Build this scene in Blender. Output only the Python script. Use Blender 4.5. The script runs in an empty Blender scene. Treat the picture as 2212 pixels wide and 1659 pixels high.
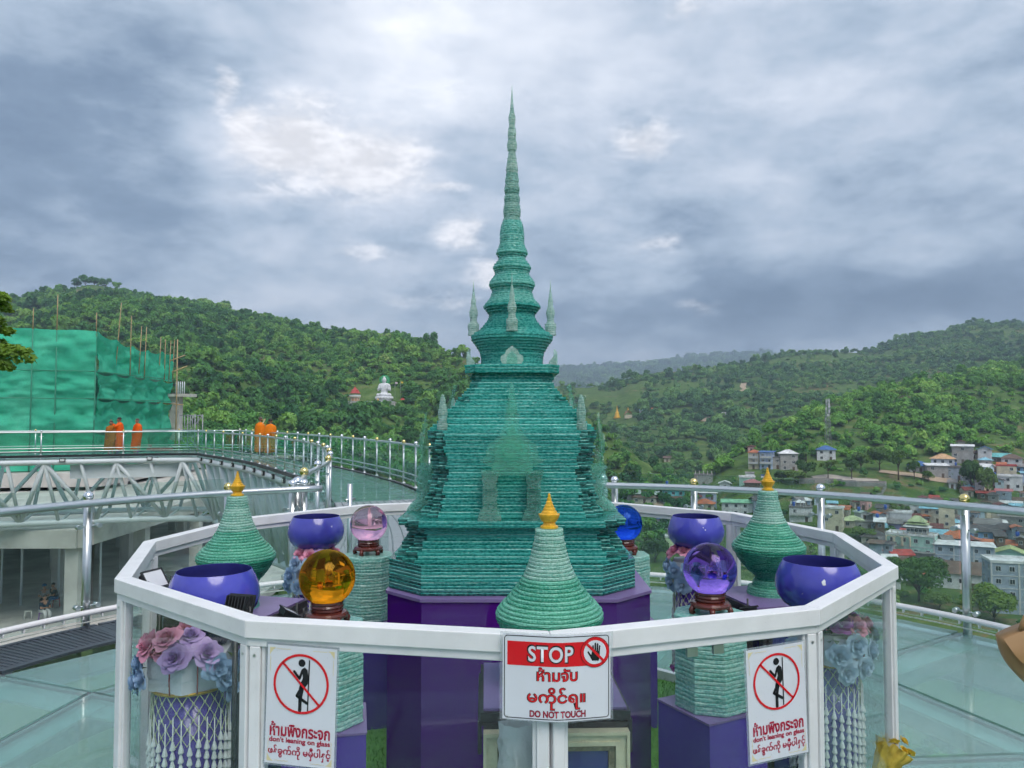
import bpy, bmesh, math, random
import numpy as np
from mathutils import Vector, Matrix
R = math.radians
random.seed(7)
RNG = np.random.default_rng(7)
scene = bpy.context.scene
COL = scene.collection

# ------------------------------------------------------------------ camera
# The photograph is measured on a 2212 x 1659 grid: focal length 1662, horizon at row 901, eye 1.75 m above the glass deck.
F, HOR, ZC = 1662.0, 901.0, 1.75
PITCH = math.atan((HOR - 829.5) / F)
cd = bpy.data.cameras.new('camera')
cd.sensor_width = 36.0
cd.lens = 36.0 * F / 2212.0
cd.clip_start = 0.05
cd.clip_end = 30000.0
cam = bpy.data.objects.new('camera', cd)
COL.objects.link(cam)
cam.location = (0, 0, ZC)
cam.rotation_euler = (math.pi / 2 + PITCH, 0, 0)
scene.camera = cam

def ray(u, v):
    x = (u - 1106) / F
    y = -(v - 829.5) / F
    return np.array([x, math.cos(PITCH) - y * math.sin(PITCH), math.sin(PITCH) + y * math.cos(PITCH)])
def at(u, v, Y):
    r = ray(u, v)
    return r * (Y / r[1]) + np.array([0, 0, ZC])
def onz(u, v, z):
    r = ray(u, v)
    return r * ((z - ZC) / r[2]) + np.array([0, 0, ZC])

# ------------------------------------------------------------------ render settings
scene.render.engine = 'CYCLES'
cy = scene.cycles
cy.use_denoising = True
try:
    cy.denoiser = 'OPENIMAGEDENOISE'
except Exception:
    pass
cy.use_adaptive_sampling = True
cy.adaptive_threshold = 0.045
cy.adaptive_min_samples = 12
cy.max_bounces = 8
cy.diffuse_bounces = 2
cy.glossy_bounces = 4
cy.transmission_bounces = 6
cy.transparent_max_bounces = 24
cy.volume_bounces = 0
cy.caustics_reflective = False
cy.caustics_refractive = False
cy.sample_clamp_indirect = 6.0
vs = scene.view_settings
vs.view_transform = 'Standard'
vs.look = 'None'
vs.exposure = 0.70
vs.gamma = 1.0
vs.use_curve_mapping = False

# ------------------------------------------------------------------ world: overcast sky with broken cloud
SUN_EL, SUN_AZ = R(55), R(152)          # azimuth clockwise from +Y: behind the viewer, to the right
world = bpy.data.worlds.new('World')
scene.world = world
world.use_nodes = True
nt = world.node_tree
nt.nodes.clear()

class NG:
    """small helper to wire math nodes"""
    def __init__(self, nt):
        self.nt = nt
    def node(self, t, **kw):
        n = self.nt.nodes.new(t)
        for k, v in kw.items():
            setattr(n, k, v)
        return n
    def link(self, a, b):
        self.nt.links.new(a, b)
    def setin(self, sock, v):
        if hasattr(v, 'is_linked') or isinstance(v, bpy.types.NodeSocket):
            self.nt.links.new(v, sock)
        else:
            sock.default_value = v
    def m(self, op, a, b=0.0, c=0.0, clamp=False):
        n = self.node('ShaderNodeMath', operation=op, use_clamp=clamp)
        self.setin(n.inputs[0], a)
        self.setin(n.inputs[1], b)
        self.setin(n.inputs[2], c)
        return n.outputs[0]
    def vm(self, op, a, b=(0, 0, 0)):
        n = self.node('ShaderNodeVectorMath', operation=op)
        self.setin(n.inputs[0], a)
        self.setin(n.inputs[1], b)
        return n.outputs['Value'] if op in ('DOT_PRODUCT', 'LENGTH', 'DISTANCE') else n.outputs[0]
    def noise(self, vec, scale, detail=5, rough=0.55, dist=0.0):
        n = self.node('ShaderNodeTexNoise')
        self.link(vec, n.inputs['Vector'])
        n.inputs['Scale'].default_value = scale
        n.inputs['Detail'].default_value = detail
        n.inputs['Roughness'].default_value = rough
        n.inputs['Distortion'].default_value = dist
        return n.outputs['Fac'] if 'Fac' in n.outputs else n.outputs[0]
    def ramp(self, fac, stops, interp='LINEAR'):
        n = self.node('ShaderNodeValToRGB')
        n.color_ramp.interpolation = interp
        els = n.color_ramp.elements
        while len(els) < len(stops):
            els.new(0.5)
        for e, (p, c) in zip(els, stops):
            e.position = p
            e.color = (*c[:3], 1.0)
        self.setin(n.inputs[0], fac)
        return n.outputs[0]
    def mix(self, fac, a, b, mode='MIX'):
        n = self.node('ShaderNodeMix', data_type='RGBA', blend_type=mode)
        self.setin(n.inputs[0], fac)
        for sock, v in ((n.inputs[6], a), (n.inputs[7], b)):
            if isinstance(v, (tuple, list)):
                sock.default_value = (*v[:3], 1.0)
            else:
                self.link(v, sock)
        return n.outputs[2]
    def mapr(self, v, a, b, c=0.0, d=1.0, smooth=True):
        n = self.node('ShaderNodeMapRange', interpolation_type='SMOOTHSTEP' if smooth else 'LINEAR')
        self.setin(n.inputs[0], v)
        for i, x in enumerate((a, b, c, d)):
            n.inputs[1 + i].default_value = x
        return n.outputs[0]

def build_world():
    g = NG(nt)
    tc = g.node('ShaderNodeTexCoord')
    d = tc.outputs['Generated']
    dirn = g.vm('NORMALIZE', d)
    sky = g.node('ShaderNodeTexSky', sky_type='NISHITA')
    sky.sun_disc = False
    sky.sun_elevation = SUN_EL
    sky.sun_rotation = SUN_AZ
    sky.altitude = 400
    sky.dust_density = 2.0
    nish = g.vm('MULTIPLY', sky.outputs[0], (0.10, 0.10, 0.10))
    sep = g.node('ShaderNodeSeparateXYZ')
    g.link(dirn, sep.inputs[0])
    z = sep.outputs[2]
    # cloud deck seen in perspective: directions are projected on a slightly domed ceiling
    den = g.m('ADD', g.m('MAXIMUM', z, 0.0), 0.42)
    comb = g.node('ShaderNodeCombineXYZ')
    g.link(g.m('DIVIDE', sep.outputs[0], den), comb.inputs[0])
    g.link(g.m('DIVIDE', sep.outputs[1], den), comb.inputs[1])
    g.link(g.m('MULTIPLY', z, 2.0), comb.inputs[2])
    p = comb.outputs[0]
    big = g.noise(p, 1.7, 2, 0.5, 0.0)
    med = g.noise(p, 4.2, 6, 0.60, 0.0)
    fine = g.noise(p, 13.0, 5, 0.66, 0.0)
    ysafe = g.m('MAXIMUM', sep.outputs[1], 0.03)
    flat = g.node('ShaderNodeCombineXYZ')
    g.link(g.m('DIVIDE', sep.outputs[0], ysafe), flat.inputs[0])
    g.link(g.m('DIVIDE', z, ysafe), flat.inputs[1])
    def lobe(u, v, su, sv):
        """soft patch round the direction of the photograph's point (u, v)"""
        r = ray(u, v)
        tx, tz = r[0] / r[1], r[2] / r[1]
        n = g.node('ShaderNodeVectorMath', operation='MULTIPLY_ADD')
        g.link(flat.outputs[0], n.inputs[0])
        n.inputs[1].default_value = (F / su, F / sv, 0)
        n.inputs[2].default_value = (-float(tx) * F / su, -float(tz) * F / sv, 0)
        q = g.vm('DOT_PRODUCT', n.outputs[0], n.outputs[0])
        return g.m('POWER', 0.3679, q)
    base = g.m('ADD', g.m('MULTIPLY', g.m('SUBTRACT', big, 0.5), 0.50), g.m('MULTIPLY', g.m('SUBTRACT', med, 0.5), 1.05))
    base = g.m('ADD', base, g.m('MULTIPLY', g.m('SUBTRACT', fine, 0.5), 0.20))
    t = g.m('ADD', base, 0.515)
    for (u, v, su, sv, k) in ((60, 330, 330, 260, -0.26), (330, 480, 300, 150, -0.13), (1950, 640, 520, 90, -0.46), (1500, 690, 330, 60, -0.26),
                              (120, 600, 460, 75, -0.16), (1050, 20, 360, 170, 0.25), (720, 270, 300, 150, 0.19), (1850, 150, 420, 160, 0.02),
                              (950, 560, 260, 90, 0.08), (2050, 420, 260, 80, -0.08), (760, 650, 250, 60, 0.10), (1500, 480, 300, 60, -0.05)):
        t = g.m('ADD', t, g.m('MULTIPLY', lobe(u, v, su, sv), k))
    col = g.ramp(t, [(0.0, (0.085, 0.130, 0.200)), (0.25, (0.165, 0.225, 0.310)), (0.45, (0.325, 0.395, 0.485)), (0.62, (0.475, 0.525, 0.605)),
                     (0.80, (0.62, 0.655, 0.72)), (1.0, (0.82, 0.83, 0.86))])
    # sunlit cumulus tops breaking through
    puff = None
    for (u, v, su, sv, k) in ((490, 190, 38, 60, 0.85), (530, 270, 50, 60, 0.95), (640, 310, 130, 100, 1.25), (770, 345, 150, 85, 1.1), (860, 330, 90, 50, 0.75), (660, 235, 90, 50, 0.7),
                              (1395, 305, 66, 54, 0.9), (1425, 523, 60, 26, 0.55), (1000, 505, 66, 44, 0.70), (960, 405, 75, 14, 0.62), (1510, 660, 60, 24, 0.35),
                              (800, 545, 110, 26, 0.55), (1480, 20, 70, 40, 0.6), (960, 650, 140, 28, 0.6), (1060, 590, 60, 60, 0.6)):
        l = g.m('MULTIPLY', lobe(u, v, su, sv), k)
        puff = l if puff is None else g.m('MAXIMUM', puff, l)
    edge = g.m('ADD', puff, g.m('MULTIPLY', g.m('SUBTRACT', g.m('ADD', g.m('MULTIPLY', med, 0.55), g.m('MULTIPLY', fine, 0.75)), 0.65), 2.6))
    pm = g.m('MULTIPLY', g.mapr(edge, 0.05, 1.05), g.mapr(puff, 0.04, 0.40))
    shade = g.mapr(fine, 0.35, 0.68, 0.72, 1.0)
    pcol = g.vm('MULTIPLY', (0.84, 0.83, 0.85), (1, 1, 1))
    sc_ = g.node('ShaderNodeVectorMath', operation='SCALE')
    g.link(pcol, sc_.inputs[0])
    g.link(shade, sc_.inputs[3])
    col = g.mix(g.m('MULTIPLY', pm, 0.95), col, sc_.outputs[0])
    # the clear Nishita sky shows faintly through the cloud
    full = g.mix(0.90, nish, col)
    # below the horizon: dim land colour
    full = g.mix(g.mapr(z, -0.06, -0.01), (0.10, 0.12, 0.11), full)
    bg = g.node('ShaderNodeBackground')
    g.link(full, bg.inputs[0])
    bg.inputs[1].default_value = 1.0
    out = g.node('ShaderNodeOutputWorld')
    g.link(bg.outputs[0], out.inputs[0])
build_world()
world.cycles.sampling_method = 'MANUAL'
world.cycles.sample_map_resolution = 512

sl = bpy.data.lights.new('sun', 'SUN')
sl.energy = 1.5
sl.angle = R(36)
sl.color = (1.0, 0.95, 0.88)
so = bpy.data.objects.new('sun', sl)
COL.objects.link(so)
sd = Vector((math.sin(SUN_AZ) * math.cos(SUN_EL), math.cos(SUN_AZ) * math.cos(SUN_EL), math.sin(SUN_EL)))
so.rotation_euler = sd.to_track_quat('Z', 'Y').to_euler()
so.location = (0, -20, 60)

# ------------------------------------------------------------------ helpers
def tag(o, label=None, cat=None, group=None, kind=None):
    if label: o['label'] = label
    if cat: o['category'] = cat
    if group: o['group'] = group
    if kind: o['kind'] = kind
    return o
def empty(name, loc=(0, 0, 0), rz=0.0, label=None, cat=None, group=None):
    o = bpy.data.objects.new(name, None)
    o.empty_display_size = 0.1
    COL.objects.link(o)
    o.location = loc
    o.rotation_euler = (0, 0, rz)
    return tag(o, label, cat, group)
def inst(name, me, parent=None, loc=(0, 0, 0), rot=(0, 0, 0), sc=(1, 1, 1)):
    o = bpy.data.objects.new(name, me)
    COL.objects.link(o)
    o.parent = parent
    o.location = loc
    o.rotation_euler = rot
    o.scale = sc if hasattr(sc, '__len__') else (sc, sc, sc)
    return o
def kids(o):
    return [c for c in KIDS.get(o.name, [])]
KIDS = {}
def copy_tree(o, parent=None, loc=None, rz=None):
    c = o.copy()
    COL.objects.link(c)
    c.parent = parent
    if loc is not None: c.location = loc
    if rz is not None: c.rotation_euler = (0, 0, rz)
    for ch in o.children:
        copy_tree(ch, c)
    return c

class MB:
    """collects shapes; build() links them as one mesh object"""
    def __init__(self):
        self.v, self.f, self.m, self.s = [], [], [], []
        self.mi, self.sm = 0, False
    def add(self, vs_, fs_):
        b = len(self.v)
        self.v.extend([tuple(map(float, p)) for p in vs_])
        for f_ in fs_:
            self.f.append([b + i for i in f_])
            self.m.append(self.mi)
            self.s.append(self.sm)
        return self
    def box(self, c, s, rz=0.0, M=None):
        hx, hy, hz = s[0] / 2, s[1] / 2, s[2] / 2
        pts = [(x, y, z) for z in (-hz, hz) for y in (-hy, hy) for x in (-hx, hx)]
        ca, sa = math.cos(rz), math.sin(rz)
        out = []
        for x, y, z in pts:
            if M is not None:
                q = M @ Vector((x, y, z)); x, y, z = q
            else:
                x, y = x * ca - y * sa, x * sa + y * ca
            out.append((c[0] + x, c[1] + y, c[2] + z))
        return self.add(out, [(0, 2, 3, 1), (4, 5, 7, 6), (0, 1, 5, 4), (2, 6, 7, 3), (0, 4, 6, 2), (1, 3, 7, 5)])
    def tube(self, pts, r, n=8, caps=True, closed=False):
        pts = [Vector(p) for p in pts]
        k = len(pts)
        rs = r if hasattr(r, '__len__') else [r] * k
        rings, vs_ = [], []
        prev = None
        for i, p in enumerate(pts):
            if closed:
                t = (pts[(i + 1) % k] - pts[i - 1])
            else:
                t = (pts[min(i + 1, k - 1)] - pts[max(i - 1, 0)])
            t = t.normalized() if t.length > 1e-9 else Vector((0, 0, 1))
            if prev is None:
                a = Vector((0, 0, 1)) if abs(t.z) < 0.9 else Vector((1, 0, 0))
                nx = t.cross(a).normalized()
            else:
                nx = (prev - t * prev.dot(t))
                nx = nx.normalized() if nx.length > 1e-6 else t.orthogonal().normalized()
            prev = nx
            ny = t.cross(nx)
            for j in range(n):
                a = 2 * math.pi * j / n
                vs_.append(p + (nx * math.cos(a) + ny * math.sin(a)) * rs[i])
        fs_ = []
        for i in range(k if closed else k - 1):
            i2 = (i + 1) % k
            for j in range(n):
                j2 = (j + 1) % n
                fs_.append((i * n + j, i * n + j2, i2 * n + j2, i2 * n + j))
        if caps and not closed:
            fs_.append(tuple(reversed(range(n))))
            fs_.append(tuple((k - 1) * n + j for j in range(n)))
        sm, self.sm = self.sm, True
        self.add(vs_, fs_)
        self.sm = sm
        if caps and not closed:
            self.s[-1] = self.s[-2] = False
        return self
    def lathe(self, prof, c=(0, 0, 0), n=24, smooth=True, cap=True, jit=0.0):
        vs_, fs_ = [], []
        for (r, z) in prof:
            for j in range(n):
                a = 2 * math.pi * j / n
                vs_.append((c[0] + r * math.cos(a), c[1] + r * math.sin(a), c[2] + z))
        for i in range(len(prof) - 1):
            for j in range(n):
                j2 = (j + 1) % n
                fs_.append((i * n + j, i * n + j2, (i + 1) * n + j2, (i + 1) * n + j))
        sm, self.sm = self.sm, smooth
        self.add(vs_, fs_)
        self.sm = False
        if cap:
            b = len(self.v) - len(vs_)
            for ring, rev in ((0, True), (len(prof) - 1, False)):
                if prof[ring][0] > 1e-5:
                    ids = [b + ring * n + j for j in range(n)]
                    self.f.append(list(reversed(ids)) if rev else ids)
                    self.m.append(self.mi); self.s.append(False)
        self.sm = sm
        return self
    def prism(self, poly, z0, z1, top=True, bottom=True):
        n = len(poly)
        vs_ = [(x, y, z0) for x, y in poly] + [(x, y, z1) for x, y in poly]
        fs_ = [(i, (i + 1) % n, n + (i + 1) % n, n + i) for i in range(n)]
        if bottom: fs_.append(tuple(reversed(range(n))))
        if top: fs_.append(tuple(n + i for i in range(n)))
        return self.add(vs_, fs_)
    def sphere(self, c, r, n=16, m=10, sq=(1, 1, 1)):
        prof = []
        vs_, fs_ = [], []
        for i in range(m + 1):
            th = math.pi * i / m
            for j in range(n):
                a = 2 * math.pi * j / n
                vs_.append((c[0] + r * sq[0] * math.sin(th) * math.cos(a), c[1] + r * sq[1] * math.sin(th) * math.sin(a), c[2] - r * sq[2] * math.cos(th)))
        for i in range(m):
            for j in range(n):
                j2 = (j + 1) % n
                if i == 0:
                    fs_.append((i * n, (i + 1) * n + j2, (i + 1) * n + j))
                elif i == m - 1:
                    fs_.append((i * n + j, i * n + j2, (i + 1) * n))
                else:
                    fs_.append((i * n + j, i * n + j2, (i + 1) * n + j2, (i + 1) * n + j))
        sm, self.sm = self.sm, True
        self.add(vs_, fs_)
        self.sm = sm
        return self
    def mesh(self, name, mats):
        me = bpy.data.meshes.new(name)
        me.from_pydata(self.v, [], self.f)
        for m_ in (mats if isinstance(mats, (list, tuple)) else [mats]):
            me.materials.append(m_)
        if self.f:
            me.polygons.foreach_set('material_index', self.m)
            me.polygons.foreach_set('use_smooth', self.s)
        me.update()
        return me
    def build(self, name, mats, parent=None, loc=(0, 0, 0), rot=(0, 0, 0)):
        return inst(name, self.mesh(name, mats), parent, loc, rot)

def mesh_np(name, V, Q, mats, smooth=False, mi=None):
    """mesh from numpy arrays of vertices and quads/tris"""
    me = bpy.data.meshes.new(name)
    V = np.asarray(V, dtype=np.float32); Q = np.asarray(Q, dtype=np.int32)
    me.vertices.add(len(V)); me.vertices.foreach_set('co', V.ravel())
    k = Q.shape[1]
    me.loops.add(Q.size); me.loops.foreach_set('vertex_index', Q.ravel())
    me.polygons.add(len(Q)); me.polygons.foreach_set('loop_start', np.arange(0, Q.size, k, dtype=np.int32))
    try:
        me.polygons.foreach_set('loop_total', np.full(len(Q), k, dtype=np.int32))
    except Exception:
        pass
    for m_ in (mats if isinstance(mats, (list, tuple)) else [mats]):
        me.materials.append(m_)
    if mi is not None:
        me.polygons.foreach_set('material_index', np.asarray(mi, dtype=np.int32))
    me.polygons.foreach_set('use_smooth', np.full(len(Q), smooth, dtype=bool))
    me.update(calc_edges=True)
    me.validate()
    return me

# ------------------------------------------------------------------ materials
MATS = {}
def new_mat(name):
    m_ = bpy.data.materials.new(name)
    m_.use_nodes = True
    m_.node_tree.nodes.clear()
    g = NG(m_.node_tree)
    out = g.node('ShaderNodeOutputMaterial')
    MATS[name] = m_
    return m_, g, out
def principled(g, color, rough=0.5, metal=0.0, spec=0.5, **kw):
    b = g.node('ShaderNodeBsdfPrincipled')
    if isinstance(color, (tuple, list)):
        b.inputs['Base Color'].default_value = (*color[:3], 1)
    else:
        g.link(color, b.inputs['Base Color'])
    g.setin(b.inputs['Roughness'], rough)
    b.inputs['Metallic'].default_value = metal
    b.inputs['Specular IOR Level'].default_value = spec
    for k, v in kw.items():
        g.setin(b.inputs[k], v)
    return b
def coords(g, kind='Object'):
    return g.node('ShaderNodeTexCoord').outputs[kind]
def wpos(g):
    return g.node('ShaderNodeNewGeometry').outputs['Position']
def bump(g, h, strength=0.3, dist=0.01):
    b = g.node('ShaderNodeBump')
    b.inputs['Strength'].default_value = strength
    b.inputs['Distance'].default_value = dist
    g.link(h, b.inputs['Height'])
    return b.outputs[0]
def mat(name, color, rough=0.5, metal=0.0, spec=0.5, var=0.12, vscale=6.0, bmp=0.0, bscale=40.0, bdist=0.004, coat=0.0, vary_obj=0.0, coord='world'):
    """plain surface: base colour with slow mottling, optional relief, optional per-object tint"""
    if name in MATS: return MATS[name]
    m_, g, out = new_mat(name)
    p = wpos(g) if coord == 'world' else coords(g)
    c = color
    if var > 0:
        nz = g.noise(p, vscale, 4, 0.6)
        f_ = g.mapr(nz, 0.25, 0.75, 1 - var, 1 + var, smooth=False)
        s = g.node('ShaderNodeVectorMath', operation='SCALE')
        s.inputs[0].default_value = color[:3]
        g.link(f_, s.inputs[3])
        c = s.outputs[0]
        if vary_obj > 0:
            oi = g.node('ShaderNodeObjectInfo')
            s2 = g.node('ShaderNodeVectorMath', operation='SCALE')
            g.link(c, s2.inputs[0])
            g.link(g.mapr(oi.outputs['Random'], 0, 1, 1 - vary_obj, 1 + vary_obj, smooth=False), s2.inputs[3])
            c = s2.outputs[0]
    b = principled(g, c, rough, metal, spec)
    if coat: b.inputs['Coat Weight'].default_value = coat
    if bmp > 0:
        g.link(bump(g, g.noise(p, bscale, 5, 0.6), bmp, bdist), b.inputs['Normal'])
    g.link(b.outputs[0], out.inputs[0])
    return m_

def pane_mat(name, tint, gloss=0.9, rough=0.0, body=0.06, bodycol=(0.45, 0.6, 0.58)):
    """flat sheet glass: tinted see-through with Fresnel reflection and a little body"""
    m_, g, out = new_mat(name)
    tr = g.node('ShaderNodeBsdfTransparent'); tr.inputs[0].default_value = (*tint, 1)
    df = g.node('ShaderNodeBsdfDiffuse'); df.inputs[0].default_value = (*bodycol, 1)
    gl = g.node('ShaderNodeBsdfGlossy'); gl.inputs['Roughness'].default_value = rough
    gl.inputs[0].default_value = (1, 1, 1, 1)
    lw = g.node('ShaderNodeLayerWeight'); lw.inputs[0].default_value = 0.5
    fres = g.m('ADD', 0.03, g.m('MULTIPLY', g.m('POWER', lw.outputs['Facing'], 5.0), 0.97))
    m1 = g.node('ShaderNodeMixShader'); m1.inputs[0].default_value = body
    g.link(tr.outputs[0], m1.inputs[1]); g.link(df.outputs[0], m1.inputs[2])
    m2 = g.node('ShaderNodeMixShader')
    g.link(g.m('MULTIPLY', fres, gloss), m2.inputs[0])
    g.link(m1.outputs[0], m2.inputs[1]); g.link(gl.outputs[0], m2.inputs[2])
    g.link(m2.outputs[0], out.inputs[0])
    return m_

# value noise in numpy for terrain and scatter
def _hash(ix, iy, seed):
    h = (ix * 374761393 + iy * 668265263 + seed * 974711) & 0x7fffffff
    h = ((h ^ (h >> 13)) * 1274126177) & 0x7fffffff
    return ((h ^ (h >> 16)) & 0xffff) / 65535.0
def vnoise(x, y, seed=0):
    x = np.asarray(x, float); y = np.asarray(y, float)
    ix = np.floor(x).astype(np.int64); iy = np.floor(y).astype(np.int64)
    fx, fy = x - ix, y - iy
    fx = fx * fx * (3 - 2 * fx); fy = fy * fy * (3 - 2 * fy)
    a = _hash(ix, iy, seed); b = _hash(ix + 1, iy, seed); c = _hash(ix, iy + 1, seed); d = _hash(ix + 1, iy + 1, seed)
    return (a * (1 - fx) + b * fx) * (1 - fy) + (c * (1 - fx) + d * fx) * fy
def fbm(x, y, seed=0, oct_=4):
    s, a, t = 0.0, 1.0, 0.0
    for i in range(oct_):
        s = s + a * vnoise(x * 2 ** i, y * 2 ** i, seed + i * 17); t += a; a *= 0.5
    return s / t

# ------------------------------------------------------------------ terrain: one sheet, heights from hill crests set at real distances
def ang(u): return math.atan((u - 1106) / F)
class Ridge:
    """hill: crest line (u, v, depth) and foot line (u, depth, z)"""
    def __init__(self, crest, foot, power=1.0, back=0.45, spur=0.0, seed=0, sscale=90.0):
        a, rc, zc = [], [], []
        for u, v, Y in crest:
            p = at(u, v, Y); a.append(ang(u)); rc.append(Y); zc.append(p[2])
        self.a, self.rc, self.zc = map(np.array, (a, rc, zc))
        self.fa = np.array([ang(u) for u, _, _ in foot])
        self.fr = np.array([Y for u, Y, _ in foot], float); self.fz = np.array([z for _, _, z in foot])
        self.p, self.back, self.spur, self.seed, self.ss = power, back, spur, seed, sscale
    def h(self, a, r, x, y):
        sec = 1.0 / np.cos(np.clip(a, R(-52), R(52)))
        rc = np.interp(a, self.a, self.rc) * sec; zc = np.interp(a, self.a, self.zc)
        rf = np.interp(a, self.fa, self.fr) * sec; zf = np.interp(a, self.fa, self.fz)
        s = (r - rf) / (rc - rf)
        si = np.clip(s, 0, 1)
        prof = np.power(si, self.p)
        prof = prof * 0.75 + 0.25 * (si * si * (3 - 2 * si))
        z = zf + (zc - zf) * prof
        if self.spur:
            z = z + self.spur * (fbm(x / self.ss, y / self.ss, self.seed) - 0.5) * 2 * np.clip(4 * si * (1 - si), 0, 1)
        z = np.where(s > 1, zc - (r - rc) * self.back, z)
        z = np.where(s < 0, zf - (rf - r) * 0.35, z)
        # fade out beyond the angular ends of the crest
        off = np.maximum(np.maximum(self.a[0] - a, a - self.a[-1]), 0)
        return z - off * 420
HILL_L = Ridge([(-900, 800, 500), (-500, 700, 720), (-150, 672, 850), (0, 652, 880), (110, 636, 900), (150, 622, 905), (190, 614, 910), (240, 622, 900), (300, 642, 880), (400, 660, 860), (500, 676, 830),
                (600, 694, 800), (700, 712, 760), (780, 722, 720), (850, 720, 680), (905, 734, 640), (960, 762, 580), (1000, 768, 540), (1060, 806, 500),
                (1110, 830, 480), (1180, 852, 450), (1250, 884, 430), (1320, 938, 410), (1400, 1002, 390), (1450, 1030, 375), (1530, 1066, 350)],
               [(-900, 150, -12), (0, 135, -13), (400, 140, -16), (700, 165, -30), (900, 200, -42), (1100, 235, -49), (1300, 280, -50), (1530, 320, -50)],
               power=1.35, spur=16, seed=3, sscale=85)
HILL_R = Ridge([(1520, 1042, 400), (1575, 985, 420), (1611, 958, 440), (1674, 922, 470), (1774, 878, 520), (1824, 861, 545), (1907, 844, 575), (1974, 832, 600), (2024, 829, 620),
                (2074, 815, 650), (2141, 789, 690), (2212, 786, 720), (2500, 740, 720), (3200, 760, 500)],
               [(1520, 330, -50), (1611, 275, -46), (1774, 262, -46), (2000, 258, -48), (2212, 252, -49), (2600, 200, -49), (3200, 180, -49)],
               power=0.92, spur=12, seed=11, sscale=80)
HILL_B = Ridge([(1090, 838, 1000), (1200, 838, 1050), (1240, 836, 1080), (1330, 832, 1100), (1365, 812, 1100), (1420, 803, 1120), (1480, 800, 1150), (1540, 800, 1180), (1607, 788, 1200), (1657, 775, 1250), (1707, 768, 1280), (1774, 760, 1300), (1874, 760, 1330),
                (1907, 746, 1350), (1957, 729, 1370), (2041, 719, 1400), (2091, 704, 1420), (2174, 696, 1440), (2212, 698, 1450), (2500, 660, 1400), (3000, 700, 1000)],
               [(1090, 620, -48), (1300, 560, -48), (1600, 520, -40), (1900, 640, -20), (2212, 760, 0), (3000, 500, 0)],
               power=0.95, spur=20, seed=23, sscale=150)
HILL_F = Ridge([(700, 830, 4200), (1000, 812, 4300), (1205, 800, 4400), (1280, 793, 4500), (1330, 792, 4500), (1400, 785, 4600), (1500, 771, 4700), (1560, 767, 4700), (1640, 764, 4600),
                (1700, 775, 4500), (1900, 780, 4500), (2300, 770, 4500)],
               [(700, 2300, -30), (2300, 2300, -30)], power=1.0, spur=50, seed=31, sscale=500)
HILL_W = Ridge([(-2500, 880, 2500), (-400, 850, 3000), (700, 860, 3000), (1205, 850, 2600), (1300, 846, 2500), (1500, 850, 2600), (2300, 850, 2600), (4500, 880, 2500)],
               [(-2500, 1500, -45), (4500, 1500, -45)], power=1.0, spur=25, seed=37, sscale=300)
def sstep(x, a, b):
    t = np.clip((x - a) / (b - a), 0, 1)
    return t * t * (3 - 2 * t)
def ground(x, y):
    x = np.asarray(x, float); y = np.asarray(y, float)
    r = np.hypot(x, y); a = np.arctan2(x, y)
    right = np.interp(r, [0, 6, 14, 40, 90, 150, 260, 600, 2000], [-7, -7.5, -12, -24, -40, -48.5, -50, -50, -50])
    left = np.interp(r, [0, 6, 30, 78, 110, 150, 300, 2000], [-7, -7.5, -8.6, -8.8, -13, -20, -40, -50])
    w = sstep(a, R(-21), R(-8))
    w = np.where(np.abs(a) > R(100), 1.0, w)
    z = left * (1 - w) + right * w
    z = z + (fbm(x / 35, y / 35, 5) - 0.5) * 3.0 * sstep(r, 45, 110)
    for h in (HILL_L, HILL_R, HILL_B, HILL_F, HILL_W):
        front = np.abs(a) < R(75)
        z = np.where(front, np.maximum(z, h.h(a, r, x, y)), z)
    return z
def gz(x, y): return float(ground(np.array([x]), np.array([y]))[0])
_YS = np.concatenate([np.arange(18, 300, 1.0), np.arange(300, 1600, 3.0), np.arange(1600, 6000, 20.0)])
_TY = np.arange(100, 520, 2.0)
def hit(u, v, ys=None):
    """where the line of sight of a photograph point first meets the ground"""
    Ys = _YS if ys is None else ys
    rr = ray(u, v)
    xs, zs = rr[0] / rr[1] * Ys, ZC + rr[2] / rr[1] * Ys
    h = ground(xs, Ys)
    k = np.argmax(zs < h) if (zs < h).any() else len(Ys) - 1
    return np.array([xs[k], Ys[k], h[k]])

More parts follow.
